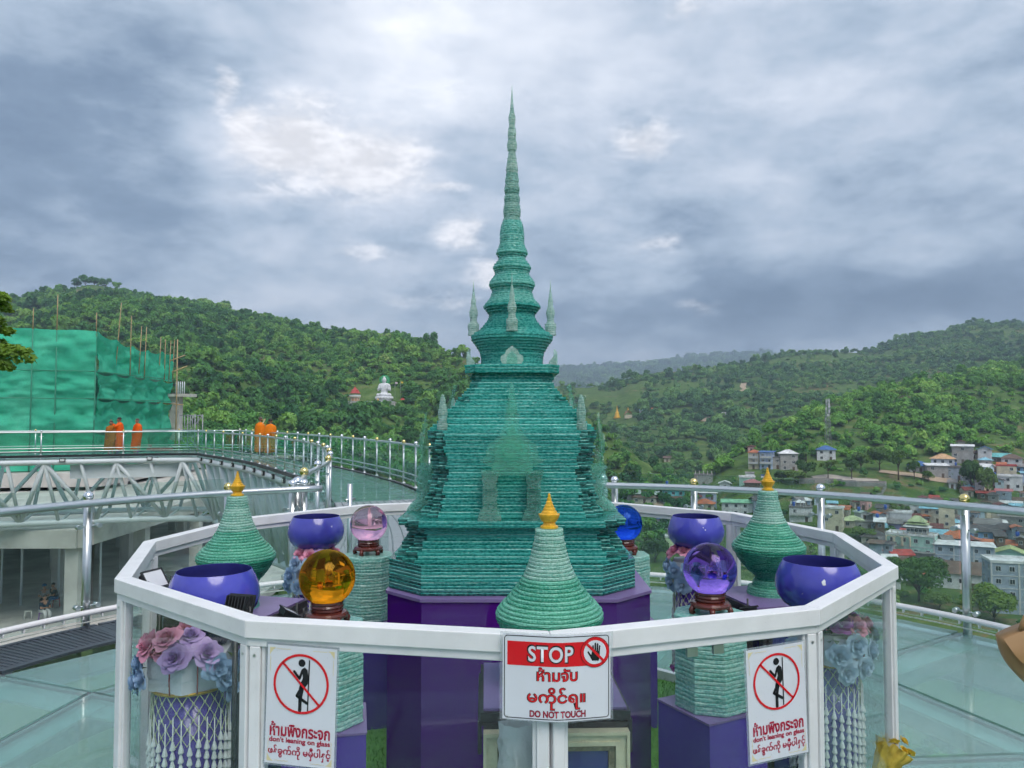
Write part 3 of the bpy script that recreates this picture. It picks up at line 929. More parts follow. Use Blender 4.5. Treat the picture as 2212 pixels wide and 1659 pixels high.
# ------------------------------------------------------------------ deck railing
def ball_mesh(m_):
    b = MB(); b.sphere((0, 0, 0), 0.042, 18, 12)
    b.lathe([(0.014, -0.075), (0.014, -0.036)], n=10)
    return b.mesh('finial_ball', m_)
BALL_S, BALL_G = ball_mesh(CHROME), ball_mesh(GOLDM)
RR = 4.385
def railing_piece(name, angs, golds, ends, label, tube_ends):
    root = empty(name, pol(RR, angs[len(angs) // 2], 0), label=label, cat='railing')
    o = Vector(root.location)
    def L(p): return tuple(Vector(p) - o)
    for i, a in enumerate(angs):
        b = MB()
        b.tube([L(pol(RR, a, -0.30)), L(pol(RR, a, 1.01))], 0.034, 12)
        b.box(L(pol(RR - 0.03, a, 0.985)), (0.03, 0.10, 0.055), -R(a))
        b.box(L(pol(RR + 0.01, a, -0.12)), (0.09, 0.10, 0.2), -R(a))
        p = b.build('post', STEEL, root)
        inst('finial', BALL_G if golds[i] else BALL_S, p, L(pol(RR, a, 1.087)))
        for z in (0.18, 0.84):
            for s in (-1, 1):
                if (i == 0 and s < 0) or (i == len(angs) - 1 and s > 0): continue
                c = MB()
                q0, q1 = pol(RR - 0.01, a, z), pol(RR - 0.01, a + s * 1.0, z)
                c.tube([L(q0), L(q1)], 0.008, 6)
                q2 = pol(RR - 0.045, a + s * 1.05, z)
                c.tube([L(pol(RR + 0.012, a + s * 1.05, z)), L(q2)], 0.020, 12)
                c.build('clamp', STEEL, p)
    for a0, a1 in zip(angs[:-1], angs[1:]):
        if a1 - a0 < 4: continue
        b = MB()
        n = 5
        pts = [a0 + 0.62 + (a1 - a0 - 1.24) * k / n for k in range(n + 1)]
        po = [L(pol(RR - 0.012, p))[:2] for p in pts]; pi_ = [L(pol(RR - 0.024, p))[:2] for p in pts]
        b.prism(po[::-1] + pi_, 0.07, 1.165, top=False, bottom=False)
        b.mi = 1
        m_ = len(po)
        for zz in (1.165, 0.07):
            b.add([(x, y, zz) for x, y in po] + [(x, y, zz) for x, y in pi_], [(k, k + 1, m_ + k + 1, m_ + k) for k in range(m_ - 1)])
        b.build('glass_pane', [GLASS_RAIL, EDGE_G], root)
    t0, t1 = tube_ends
    n = max(4, int((t1 - t0) / 2))
    b = MB(); b.tube([L(pol(RR - 0.075, t0 + (t1 - t0) * k / n, 1.035)) for k in range(n + 1)], 0.032, 14)
    for t in tube_ends:
        pass
    b.build('handrail', STEEL, root)
    b = MB(); b.tube([L(pol(RR - 0.085, t0 + (t1 - t0) * k / n, 0.14)) for k in range(n + 1)], 0.024, 10)
    for k in range(0, n + 1):
        a = t0 + (t1 - t0) * k / n
        b.box(L(pol(RR - 0.085, a, 0.108)), (0.009, 0.030, 0.030), -R(a))
    b.build('light_tube', mat('white_tube', (0.80, 0.78, 0.80), 0.3, var=0.04), root)
    b = MB(); b.tube([L(pol(RR - 0.06, t0 + (t1 - t0) * k / n, 0.058)) for k in range(n + 1)], 0.006, 6)
    b.build('cable', mat('pale_cable', (0.75, 0.76, 0.70), 0.5), root)
    return root
railing_piece('deck_railing', [-118, -102, -86, -70, -54, -38, -29.9, -28.4], [0, 1, 0, 1, 0, 1, 0, 0], None,
              'curved steel and glass railing beside the dark gratings', (-120, -26.3))
railing_piece('deck_railing.001', [12.8, 14.3, 25, 41, 57, 73, 89, 105], [0, 0, 1, 0, 1, 0, 1, 0], None,
              'curved steel and glass railing in front of the town', (10.6, 107))

# ------------------------------------------------------------------ twelve-sided white enclosure
ENC_R, ENC_PHI = 1.765, 4.5
def encl(k, r, z): 
    a = R(ENC_PHI + 30 * k)
    return (CX - 0.03 + r * math.sin(a), CY - r * math.cos(a), z)
def build_enclosure():
    root = empty('glass_enclosure', (CX - 0.03, CY, 0), label='twelve sided white framed glass barrier around the green glass stupa', cat='barrier')
    o = Vector(root.location)
    def L(p): return tuple(Vector(p) - o)
    top = 1.148
    for k in range(12):
        # rail: mitred bar with a recessed glazing channel below
        b = MB()
        for (ro, ri, z0, z1) in ((ENC_R, ENC_R - 0.060, top - 0.052, top), (ENC_R - 0.010, ENC_R - 0.050, top - 0.078, top - 0.052)):
            e = 0.0006
            def lerp(p, q, t): return tuple(p[i] + (q[i] - p[i]) * t for i in range(3))
            vs_ = []
            for z in (z0, z1):
                A, B = encl(k, ro, z), encl(k + 1, ro, z)
                C_, D = encl(k + 1, ri, z), encl(k, ri, z)
                vs_ += [L(lerp(A, B, e)), L(lerp(B, A, e)), L(lerp(C_, D, e)), L(lerp(D, C_, e))]
            b.add(vs_, [(3, 2, 1, 0), (4, 5, 6, 7), (0, 1, 5, 4), (1, 2, 6, 5), (2, 3, 7, 6), (3, 0, 4, 7)])
        ob = b.build('top_rail', WHITE, root)
        md = ob.modifiers.new('bevel', 'BEVEL'); md.width = 0.003; md.segments = 2; md.limit_method = 'ANGLE'
        # low rail
        b = MB()
        vs_ = []
        for z in (0.006, 0.062):
            vs_ += [L(encl(k, ENC_R - 0.006, z)), L(encl(k + 1, ENC_R - 0.006, z)), L(encl(k + 1, ENC_R - 0.055, z)), L(encl(k, ENC_R - 0.055, z))]
        b.add(vs_, [(3, 2, 1, 0), (4, 5, 6, 7), (0, 1, 5, 4), (1, 2, 6, 5), (2, 3, 7, 6), (3, 0, 4, 7)])
        b.build('bottom_rail', WHITE, root)
        # corner post in two profiles
        a = R(ENC_PHI + 30 * k)
        c = encl(k, ENC_R - 0.032, 0)
        b = MB()
        for s in (-1, 1):
            t = a + s * R(15)
            tx, ty = math.cos(t) * s, math.sin(t) * s
            cx_, cy_ = c[0] + tx * 0.018, c[1] + ty * 0.018
            b.box(L((cx_, cy_, 0.54)), (0.034, 0.044, 1.060), t)
        for s in (-1, 1):
            t = a + s * R(15)
            tx, ty = math.cos(t) * s, math.sin(t) * s
            b.box(L((c[0] + tx * 0.042, c[1] + ty * 0.042, 0.54)), (0.013, 0.026, 1.060), t)
        for s in (-1, 1):
            t = a + s * R(15)
            for z in (1.045, 0.12):
                q = MB(); pc = Vector((c[0] + math.cos(t) * s * .018 + math.sin(t) * .0225, c[1] + math.sin(t) * s * .018 - math.cos(t) * .0225, z))
                q.tube([L(pc), L(pc + Vector((math.sin(t), -math.cos(t), 0)) * .0018)], .0042, 8); q.build('screw', STEEL, root)
        ob = b.build('post', WHITE, root)
        md = ob.modifiers.new('bevel', 'BEVEL'); md.width = 0.002; md.segments = 1; md.limit_method = 'ANGLE'
        # pane
        b = MB()
        f0 = 0.052
        A, B = encl(k, ENC_R - 0.030, 0), encl(k + 1, ENC_R - 0.030, 0)
        A2, B2 = lerp(A, B, f0), lerp(B, A, f0)
        n = Vector((math.sin(a + R(15)), -math.cos(a + R(15)), 0)) * 0.004
        vs_ = []
        for z in (0.07, 1.07):
            vs_ += [L(Vector((A2[0], A2[1], z)) + n), L(Vector((B2[0], B2[1], z)) + n), L(Vector((B2[0], B2[1], z)) - n), L(Vector((A2[0], A2[1], z)) - n)]
        b.add(vs_, [(0, 1, 5, 4), (2, 3, 7, 6)])
        b.build('glass_pane', GLASS_PANE, root)
    # steel hinges and fold line of the gate pane on the right of the sign
    for fz in (1.055,):
        for fr in (0.50, 0.60):
            A, B = encl(0, ENC_R - 0.020, fz), encl(1, ENC_R - 0.020, fz)
            p = lerp(A, B, fr)
            b = MB(); b.box(L((p[0], p[1], fz)), (0.036, 0.010, 0.026), R(ENC_PHI + 15))
            b.build('hinge', STEEL, root)
build_enclosure()

# ------------------------------------------------------------------ artificial grass inside
def build_grass():
    m_, g, out = new_mat('turf')
    nz = g.noise(wpos(g), 90, 3, 0.6)
    n2 = g.noise(wpos(g), 3, 3, 0.6)
    col = g.mix(0.5, g.ramp(nz, [(0.3, (0.03, 0.11, 0.018)), (0.7, (0.22, 0.58, 0.09))]), g.ramp(n2, [(0.3, (0.045, 0.15, 0.022)), (0.7, (0.17, 0.44, 0.07))]))
    b = principled(g, col, 0.6, spec=0.3)
    g.link(b.outputs[0], out.inputs[0])
    b = MB(); b.prism([encl(-k, ENC_R - 0.07, 0)[:2] for k in range(12)][::-1], 0.005, 0.012)
    ob = tag(b.build('turf_mat', m_), 'green artificial turf mat inside the glass enclosure', 'turf', kind='structure')
    n = 26000
    r = np.random.default_rng(3)
    a = r.uniform(0, 2 * math.pi, n); rad = 1.62 * np.sqrt(r.uniform(0.12, 1, n))
    x, y = CX + rad * np.sin(a), CY - rad * np.cos(a)
    t = r.uniform(0, 6.28, n); h = r.uniform(0.018, 0.034, n); w = 0.0024
    lx, ly = r.normal(0, 0.010, n), r.normal(0, 0.010, n)
    z0 = np.full(n, 0.011)
    V = np.stack([np.stack([x - w * np.cos(t), y - w * np.sin(t), z0], -1), np.stack([x + w * np.cos(t), y + w * np.sin(t), z0], -1), np.stack([x + lx, y + ly, z0 + h], -1)], 1).reshape(-1, 3)
    Q = np.arange(n * 3).reshape(-1, 3)
    tag(inst('turf', mesh_np('turf', V, Q, m_)), 'short green artificial grass blades inside the enclosure', 'grass', kind='stuff')
build_grass()

# ------------------------------------------------------------------ stupa of stacked plate glass
def ring_poly(poly, step):
    out = []
    n = len(poly)
    for i in range(n):
        a, b = poly[i], poly[(i + 1) % n]
        d = math.hypot(b[0] - a[0], b[1] - a[1])
        k = max(1, int(round(d / step)))
        for j in range(k):
            t = j / k
            out.append((a[0] + (b[0] - a[0]) * t, a[1] + (b[1] - a[1]) * t, i))
    return out
def slab(poly, z0, z1, rnd, step=0.03, jit=0.0022, inset=0.0018, mats_of_edge=None):
    """one plate with a chipped edge: outline jittered ring by ring, grooves above and below"""
    b = MB()
    pts = ring_poly(poly, step)
    n = len(pts)
    cx_ = sum(p[0] for p in pts) / n; cy_ = sum(p[1] for p in pts) / n
    vs_ = []
    h = z1 - z0
    for (f_, ins) in ((0.0, inset), (0.22, 0), (0.74, 0), (1.0, inset)):
        for (x, y, e) in pts:
            rx = math.hypot(x - cx_, y - cy_) or 1e-6
            j = rnd.gauss(0, jit) - ins - (abs(rnd.gauss(0, jit)) if ins else 0)
            vs_.append((x + (x - cx_) / rx * j, y + (y - cy_) / rx * j, z0 + h * f_))
    for r_ in range(3):
        for i in range(n):
            i2 = (i + 1) % n
            b.mi = (mats_of_edge[pts[i][2]] if r_ < 2 else 3) if mats_of_edge else 0
            b.add([], [])
            b.f.append([r_ * n + i, r_ * n + i2, (r_ + 1) * n + i2, (r_ + 1) * n + i]); b.m.append(b.mi); b.s.append(False)
    b.v = vs_
    top_mi = 2 if mats_of_edge else 0
    b.f.append(list(reversed(range(n)))); b.m.append(top_mi); b.s.append(False)
    b.f.append([3 * n + i for i in range(n)]); b.m.append(top_mi); b.s.append(False)
    return b
def redent(a, c1, ra=0.0, rc=0.0):
    """plan with stepped corners; ra, rc let single plates stick out unevenly"""
    c2 = (c1 * 0.52 + a * 0.48) + rc
    b = a + ra                                   # plates of the side arms
    seq = [(c1, -a), (c1, -c2), (c2, -c2), (c2, -c1), (b, -c1), (b, c1), (c2, c1), (c2, c2), (c1, c2), (c1, a), (-c1, a), (-c1, c2), (-c2, c2), (-c2, c1), (-b, c1), (-b, -c1),
           (-c2, -c1), (-c2, -c2), (-c1, -c2), (-c1, -a)]
    # edges 4 and 14 (sides), 9 (back), 19 (front) are the broad faces
    return seq, [0 if i in (4, 9, 14, 19) else 1 for i in range(20)]  # broad faces take the bright painted tone, corner steps the dim one
def cutsq(a, ch):
    return [(a - ch, -a), (a, -a + ch), (a, a - ch), (a - ch, a), (-a + ch, a), (-a, a - ch), (-a, -a + ch), (-a + ch, -a)]
def circ(r, n=40): return [(r * math.cos(2 * math.pi * i / n), r * math.sin(2 * math.pi * i / n)) for i in range(n)]

def build_chedi():
    rnd = random.Random(4)
    # purple plinth
    pl = empty('stupa_plinth', (CX + 0.03, CY - 0.02, 0), label='dark purple glossy eight sided plinth under the green glass stupa', cat='plinth')
    b = MB(); b.prism(cutsq(0.585, 0.172), 0.014, 0.966); b.build('body', PURPLE, pl)
    b = MB(); b.prism(cutsq(0.592, 0.174), 0.967, 0.980); b.build('top_board', PURPLE_TOP, pl)
    root = empty('glass_stupa', (CX, CY, 0.981), label='tall teal green stupa built from stacked plate glass with a thin spire', cat='stupa')
    Z0 = 0.981
    low = [(0.981, 'blk', 0.556), (1.113, 'blk', 0.556), (1.1135, 'red', 0.527), (1.135, 'red', 0.518), (1.183, 'red', 0.493), (1.222, 'red', 0.470), (1.252, 'red', 0.480), (1.268, 'red', 0.508), (1.294, 'red', 0.508),
           (1.2945, 'red', 0.425), (1.319, 'red', 0.410), (1.358, 'red', 0.396), (1.429, 'red', 0.382), (1.50, 'red', 0.372), (1.549, 'red', 0.379), (1.633, 'red', 0.387), (1.661, 'red', 0.394), (1.690, 'red', 0.392),
           (1.715, 'red', 0.372), (1.752, 'red', 0.328), (1.792, 'red', 0.2877), (1.846, 'red', 0.2455), (1.905, 'red', 0.207), (1.962, 'red', 0.195), (1.963, 'red', 0.2286), (2.004, 'red', 0.2286)]
    zs = [p[0] for p in low]; ws = [p[2] for p in low]
    tiers = [('base_tier', 0.981, 1.113), ('foot_tier', 1.1135, 1.294), ('body_tier', 1.2945, 1.690), ('bell_tier', 1.690, 1.962), ('cornice', 1.963, 2.004)]
    pitch = 0.0146
    for name, za, zb in tiers:
        part = empty(name, (0, 0, za - Z0)); part.parent = root
        n = max(2, int(round((zb - za) / pitch)))
        for i in range(n):
            z0 = za + (zb - za) * i / n; z1 = za + (zb - za) * (i + 1) / n - 0.0006
            zm = (z0 + z1) / 2
            w = float(np.interp(zm, zs, ws)) + rnd.uniform(-0.0010, 0.0010)
            if name == 'base_tier':
                s = slab(cutsq(w, 0.165), z0 - za, z1 - za, rnd, 0.035, 0.0028, 0.0030, [0] * 8)
                mats_ = [SG_BASE if 1 < i else SG_DIM, SG_DIM, SG_DIM]
                s2 = [0] * 8
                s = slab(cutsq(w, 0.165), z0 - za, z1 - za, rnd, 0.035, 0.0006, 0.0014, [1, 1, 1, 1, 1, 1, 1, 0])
            else:
                rt = float(np.interp(zm, [1.11, 1.3, 1.65, 1.95], [0.80, 0.80, 0.79, 0.77]))
                # plates of the corner steps are cut unevenly
                rg = 1.0 if name in ('foot_tier', 'body_tier', 'bell_tier') else 0.2
                poly, em = redent(w, w * rt + rnd.uniform(-0.010, 0.010) * rg, rnd.uniform(-0.009, 0.012) * rg, rnd.uniform(-0.010, 0.012) * rg)
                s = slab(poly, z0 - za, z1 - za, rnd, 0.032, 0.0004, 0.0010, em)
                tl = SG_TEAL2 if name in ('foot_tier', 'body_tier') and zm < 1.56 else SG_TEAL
                mats_ = [tl, SG_TEAL2 if name in ('bell_tier', 'cornice') else SG_DIM, SG_MID if name == 'cornice' else tl]  # lit middle and dimmer corners are painted as separate glass colours
            me = s.mesh('glass_slab', mats_ + [SG_GLINT if i % 2 else SG_TEAL])  # every other plate gets a painted highlight along its upper edge
            inst('glass_slab', me, part)
        if name in ('foot_tier',):
            pass
    # round upper part and spire
    prof = [(2.0045, .158), (2.029, .157), (2.076, .163), (2.116, .188), (2.147, .210), (2.163, .207), (2.18, .174), (2.207, .150), (2.233, .129), (2.264, .115), (2.285, .128), (2.311, .148), (2.330, .130), (2.351, .113), (2.391, .101),
            (2.410, .113), (2.428, .121), (2.450, .104), (2.475, .087), (2.495, .092), (2.513, .0985), (2.535, .082), (2.555, .068), (2.573, .074), (2.588, .083), (2.606, .073), (2.628, .0645), (2.684, .063), (2.722, .0587), (2.754, .047), (2.762, .040),
            (2.775, .0435), (2.80, .0455), (2.832, .043), (2.842, .0365), (2.852, .040), (2.87, .042), (2.888, .0345), (2.902, .039), (2.918, .041), (2.940, .034), (2.963, .0365), (2.988, .0315), (3.0, .030), (3.02, .0315), (3.045, .028), (3.074, .024),
            (3.097, .0200), (3.112, .0185), (3.125, .025), (3.15, .0265), (3.172, .0205), (3.207, .0230), (3.235, .018), (3.254, .0160), (3.275, .0175), (3.292, .0185), (3.308, .0140), (3.332, .0102)]
    zs = [p[0] for p in prof]; rs = [p[1] for p in prof]
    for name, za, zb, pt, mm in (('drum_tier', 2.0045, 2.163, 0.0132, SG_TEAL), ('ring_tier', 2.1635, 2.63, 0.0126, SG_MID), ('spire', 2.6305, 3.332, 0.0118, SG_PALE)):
        part = empty(name, (0, 0, za - Z0)); part.parent = root
        n = int(round((zb - za) / pt))
        for i in range(n):
            z0 = za + (zb - za) * i / n; z1 = za + (zb - za) * (i + 1) / n - 0.0005
            zm = (z0 + z1) / 2
            r_ = float(np.interp(zm, zs, rs)) + rnd.uniform(-0.0007, 0.0007)
            m_ = mm
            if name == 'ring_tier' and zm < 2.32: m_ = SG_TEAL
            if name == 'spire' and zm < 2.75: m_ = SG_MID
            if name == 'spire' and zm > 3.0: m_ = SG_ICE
            s = slab(circ(r_, max(14, int(r_ * 300))), z0 - za, z1 - za, rnd, 1.0, 0.0003, 0.0009)
            inst('glass_slab', s.mesh('glass_slab', m_), part)
    b = MB(); b.lathe([(0.0098, 0), (0.0075, 0.03), (0.004, 0.08), (0.0008, 0.127)], n=10)
    b.build('tip', SG_ICE, root, (0, 0, 3.3325 - Z0))
    # ornaments, once per side
    def at_side(k, x, y, z):
        """local (x sideways, y outward, z) of side k"""
        a = k * math.pi / 2
        return (x * math.cos(a) + y * math.sin(a), x * math.sin(a) - y * math.cos(a), z - Z0)
    def plate(outline, thick):
        m = MB(); n = len(outline)
        vs_ = [(x, 0, z) for x, z in outline] + [(x, -thick, z) for x, z in outline]
        m.add(vs_, [tuple(range(n)), tuple(reversed(range(n, 2 * n)))] + [(i, n + i, n + (i + 1) % n, (i + 1) % n) for i in range(n)])
        return m
    def sym(half): return half + [(-x, z) for x, z in reversed(half) if abs(x) > 1e-9]
    lotus = sym([(0, 0.262), (0.012, 0.235), (0.030, 0.215), (0.040, 0.190), (0.052, 0.160), (0.085, 0.128), (0.108, 0.118), (0.116, 0.085), (0.118, 0.060), (0.147, 0.042), (0.118, 0.026), (0.095, 0.016), (0.090, 0.0)])
    lotus = [(x, z) for x, z in lotus]
    inner = sym([(0, 0.205), (0.012, 0.195), (0.020, 0.165), (0.045, 0.150), (0.072, 0.120), (0.082, 0.080), (0.075, 0.045), (0.092, 0.022), (0.090, 0.0), (0.078, -0.018), (0.055, -0.026), (0.03, -0.022)])
    core = sym([(0, 0.140), (0.022, 0.130), (0.040, 0.105), (0.048, 0.07), (0.030, 0.045), (0.02, 0.040)])
    arch = sym([(0, 0.088), (0.010, 0.078), (0.028, 0.066), (0.034, 0.048), (0.053, 0.036), (0.055, 0.016), (0.045, 0.0)])
    arch2 = sym([(0, 0.060), (0.016, 0.048), (0.026, 0.030), (0.026, 0.0)])
    spir_mb = MB()
    pts = [(0.030, 0), (0.027, 0.02), (0.030, 0.045), (0.0285, 0.058), (0.018, 0.068), (0.017, 0.085), (0.021, 0.10), (0.0235, 0.118), (0.015, 0.145), (0.012, 0.160), (0.014, 0.172), (0.009, 0.195), (0.0075, 0.21), (0.004, 0.222), (0.0006, 0.282)]
    for i in range(22):
        za, zb = 0.222 * i / 22, 0.222 * (i + 1) / 22
        rr_ = float(np.interp((za + zb) / 2, [p[1] for p in pts], [p[0] for p in pts]))
        spir_mb.lathe([(rr_ * 0.93, za), (rr_, za + 0.003), (rr_, zb - 0.003), (rr_ * 0.93, zb)], n=12, smooth=False)
    spir_mb.lathe([(0.0045, 0.222), (0.0005, 0.285)], n=8)
    spir = spir_mb.mesh('corner_spire', SG_ICE)
    # wavy stack of small plates: porch columns and flames
    def wavy(name, pairs, depth, m_, n):
        m = MB()
        zs_ = [p[0] for p in pairs]; hs = [p[1] for p in pairs]
        for i in range(n):
            za = zs_[0] + (zs_[-1] - zs_[0]) * i / n; zb = zs_[0] + (zs_[-1] - zs_[0]) * (i + 1) / n - 0.0008
            h = float(np.interp((za + zb) / 2, zs_, hs)) * rnd.uniform(0.93, 1.07)
            d = depth * rnd.uniform(0.9, 1.1)
            m.box((rnd.uniform(-.002, .002), rnd.uniform(-.003, .003), (za + zb) / 2), (2 * h, d, zb - za), rnd.uniform(-.05, .05))
        return m.mesh(name, m_)
    col_mb = MB()
    for i in range(19):
        za, zb = .215 * i / 19, .215 * (i + 1) / 19 - .0008
        zm = (za + zb) / 2
        hw = float(np.interp(zm, [0, .03, .05, .08, .12, .15, .18, .215], [.052, .046, .034, .030, .034, .029, .035, .042])) * rnd.uniform(.95, 1.05)
        dp = float(np.interp(zm, [0, .03, .06, .09, .12, .15, .18, .215], [.135, .120, .085, .098, .080, .096, .078, .090])) * rnd.uniform(.96, 1.04)
        col_mb.box((rnd.uniform(-.0015, .0015), -dp / 2, zm), (2 * hw, dp, zb - za), rnd.uniform(-.03, .03))
    column = col_mb.mesh('porch_column', SG_PORCH)
    fl = MB()
    for i in range(15):
        za, zb = .165 * i / 15, .165 * (i + 1) / 15 - .0008
        r_ = float(np.interp((za + zb) / 2, [0, .03, .05, .08, .11, .14, .165], [.027, .025, .019, .024, .017, .014, .004])) * rnd.uniform(.95, 1.05)
        fl.lathe([(r_ * .93, za), (r_, za + .002), (r_, zb - .002), (r_ * .93, zb)], n=10, smooth=False)
    flame = fl.mesh('flame_stack', SG_ICE)
    antefix = MB()
    for i in range(6):
        antefix.box((-0.012 + 0.0075 * i * 0.8, 0, 0.032 - 0.0045 * i), (0.0052, 0.030, 0.064 - 0.009 * i))
    antefix = antefix.mesh('antefix', SG_ICE)
    for k in range(4):
        rz = k * math.pi / 2
        d1 = 0.432
        inst('pediment_plate', plate(lotus, 0.010).mesh('pediment_plate', FROST), root, at_side(k, 0, d1, 1.512), (0, 0, rz))
        inst('pediment_plate', plate(inner, 0.010).mesh('pediment_plate', FROST), root, at_side(k, 0, d1 + 0.013, 1.512), (0, 0, rz))
        inst('pediment_plate', plate(core, 0.008).mesh('pediment_plate', FROST), root, at_side(k, 0, d1 + 0.026, 1.530), (0, 0, rz))
        for s in (-1, 1):
            inst('porch_column', column, root, at_side(k, s * 0.098, 0.375, 1.296), (0, 0, rz))
        inst('niche_spire', wavy('niche_spire', [(0, .034), (.06, .034), (.07, .026), (.12, .024), (.13, .017), (.18, .014), (.22, .004)], 0.02, FROST, 16), root, at_side(k, 0, 0.345, 1.70), (R(-16), 0, rz))
        inst('arch_ornament', plate(arch, 0.010).mesh('arch_ornament', SG_ICE), root, at_side(k, 0, 0.212, 2.006), (0, 0, rz))
        inst('arch_ornament', plate(arch2, 0.008).mesh('arch_ornament', FROST), root, at_side(k, 0, 0.222, 2.006), (0, 0, rz))
        inst('corner_spire', spir, root, at_side(k, 0.0, 0.196, 2.1645), (0, 0, rz))
        # corners
        a = rz + math.pi / 4
        def cor(rad, z): return (rad * math.cos(a), rad * math.sin(a), z - Z0)
        inst('flame_stack', flame, root, cor(0.455, 1.6905), (0, 0, a))
        inst('antefix', antefix, root, (0.205 * (1 if math.cos(a) > 0 else -1), 0.155 * (1 if math.sin(a) > 0 else -1), 2.0045 - Z0), (0, 0, 0 if math.cos(a) < 0 else math.pi))
build_chedi()

# ------------------------------------------------------------------ glass jars, crystal balls, bowls, plinths, flowers inside the enclosure
JAR_P = [(0, .108), (.018, .108), (.040, .104), (.045, .086), (.070, .080), (.082, .070), (.095, .068), (.105, .080), (.125, .105), (.16, .135), (.195, .160), (.225, .177), (.240, .182), (.252, .180),
         (.275, .160), (.300, .137), (.330, .112), (.365, .090), (.405, .073), (.45, .060), (.49, .051), (.525, .046)]
def jar(name, loc, label, seed):
    rnd = random.Random(seed)
    root = empty(name, loc, rnd.uniform(0, 6), label=label, cat='glass jar', group='stacked glass jars with gold finials')
    n = 46
    zs = [p[0] for p in JAR_P]; rs = [p[1] for p in JAR_P]
    for i in range(n):
        z0, z1 = 0.525 * i / n, 0.525 * (i + 1) / n - 0.0006
        zm = (z0 + z1) / 2
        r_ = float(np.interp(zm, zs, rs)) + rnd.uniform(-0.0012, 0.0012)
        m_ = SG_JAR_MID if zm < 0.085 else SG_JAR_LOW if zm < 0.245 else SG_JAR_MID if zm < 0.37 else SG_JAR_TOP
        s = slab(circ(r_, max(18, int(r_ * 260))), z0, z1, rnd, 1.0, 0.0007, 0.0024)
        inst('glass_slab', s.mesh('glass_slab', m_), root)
    b = MB()
    prof = [(.030, 0), (.030, .006), (.022, .010), (.020, .018), (.026, .023), (.031, .032), (.035, .041), (.036, .0465), (.030, .0475), (.027, .049), (.025, .056), (.021, .058), (.020, .066), (.0165, .068), (.0155, .076), (.012, .078), (.011, .087), (.008, .089), (.0075, .099), (.005, .101), (.0045, .112), (.001, .115)]
    b.lathe(prof, n=16, smooth=False)
    b.build('gold_finial', PAINT_GOLD, root, (0, 0, 0.526))
    return root
JZ = 0.853
jar('stacked_glass_jar', (0.125, 2.60, JZ), 'green stacked glass jar with gold finial right behind the stop sign', 1)
jar('stacked_glass_jar.001', (-1.30, 3.66, JZ), 'green stacked glass jar with gold finial behind the bowl near the black floodlights', 2)
jar('stacked_glass_jar.002', (1.30, 3.93, JZ), 'green stacked glass jar with gold finial in front of the town view', 3)
jar('stacked_glass_jar.003', (-0.10, 5.20, JZ), 'green stacked glass jar hidden behind the tall glass stupa', 4)

def frame_rails(root, w, h, z, y, m1, m2):
    """picture frame of four mitred rails round a blue pane, standing in the plane y"""
    for (s, sgn) in (('h', 1), ('h', -1), ('v', 1), ('v', -1)):
        for (o0, o1, yy, mm, nm) in ((0.0, 0.009, 0.036, m1, 'frame_bead'), (0.009, 0.030, 0.026, m1, 'frame_rail'), (0.030, 0.042, 0.031, m1, 'frame_bead'), (0.042, 0.062, 0.016, m2, 'frame_liner')):
            b = MB()
            if s == 'h':
                zo, zi = z + sgn * (h / 2 - o0), z + sgn * (h / 2 - o1)
                pts = [(-w / 2 + o0, zo), (w / 2 - o0, zo), (w / 2 - o1, zi), (-w / 2 + o1, zi)]
            else:
                xo, xi = sgn * (w / 2 - o0), sgn * (w / 2 - o1)
                pts = [(xo, z - h / 2 + o0), (xo, z + h / 2 - o0), (xi, z + h / 2 - o1), (xi, z - h / 2 + o1)]
            b.add([(p[0], y, p[1]) for p in pts] + [(p[0], y - yy, p[1]) for p in pts],
                  [(0, 1, 2, 3), (7, 6, 5, 4), (0, 4, 5, 1), (1, 5, 6, 2), (2, 6, 7, 3), (3, 7, 4, 0)])
            b.build(nm, mm, root)
    b = MB(); b.box((0, y - 0.006, z), (w - 0.125, 0.006, h - 0.125)); b.build('pane', mat('blue_glass', (0.045, 0.05, 0.20), 0.04, spec=0.7), root)
GOLD_FRAME = mat('pale_gold_frame', (0.66, 0.61, 0.44), 0.32, metal=0.3, var=0.18, vscale=25, bmp=0.35, bscale=110, bdist=0.003)
GOLD_LINER = mat('ornate_liner', (0.30, 0.25, 0.17), 0.4, metal=0.5, var=0.5, vscale=90, bmp=0.8, bscale=130, bdist=0.004)
def jar_plinth(name, loc, rz, label, frame):
    root = empty(name, loc, rz, label=label, cat='plinth', group='square plinths under the jars')
    b = MB(); b.box((0, 0, 0.405), (0.42, 0.42, 0.786)); b.build('body', PURPLE2, root)
    b = MB(); b.box((0, 0, 0.819), (0.46, 0.46, 0.040))
    for s in (-1, 1):
        b.box((s * 0.2315, 0, 0.76), (0.012, 0.44, 0.10)); b.box((0, s * 0.2315, 0.76), (0.44, 0.012, 0.10))
    b.build('edge_moulding', mat('dark_moulding', (0.035, 0.030, 0.035), 0.4, var=0.4, vscale=80, bmp=0.6, bscale=90, bdist=0.004), root)
    b = MB(); b.box((0, 0, 0.8435), (0.44, 0.44, 0.008)); b.build('top_board', PURPLE_TOP, root)
    for k in range(4):
        f_ = empty('picture_frame', (0, 0, 0), k * math.pi / 2); f_.parent = root
        if (frame and k == 0) or (not frame and k in (0, 3, 1)):
            frame_rails(f_, 0.44, 0.775, 0.405, -0.239, GOLD_FRAME if frame else mat('dark_frame', (0.05, 0.045, 0.05), 0.4, var=0.3, vscale=60, bmp=0.4), GOLD_LINER if frame else MATS['dark_moulding'])
    return root
jar_plinth('jar_plinth', (0.125, 2.62, 0.012), R(2), 'purple topped plinth with a pale gold picture frame below the stop sign', True)
jar_plinth('jar_plinth.001', (-1.285, 3.66, 0.012), R(-14), 'purple topped black edged plinth under the jar beside the floodlights', False)
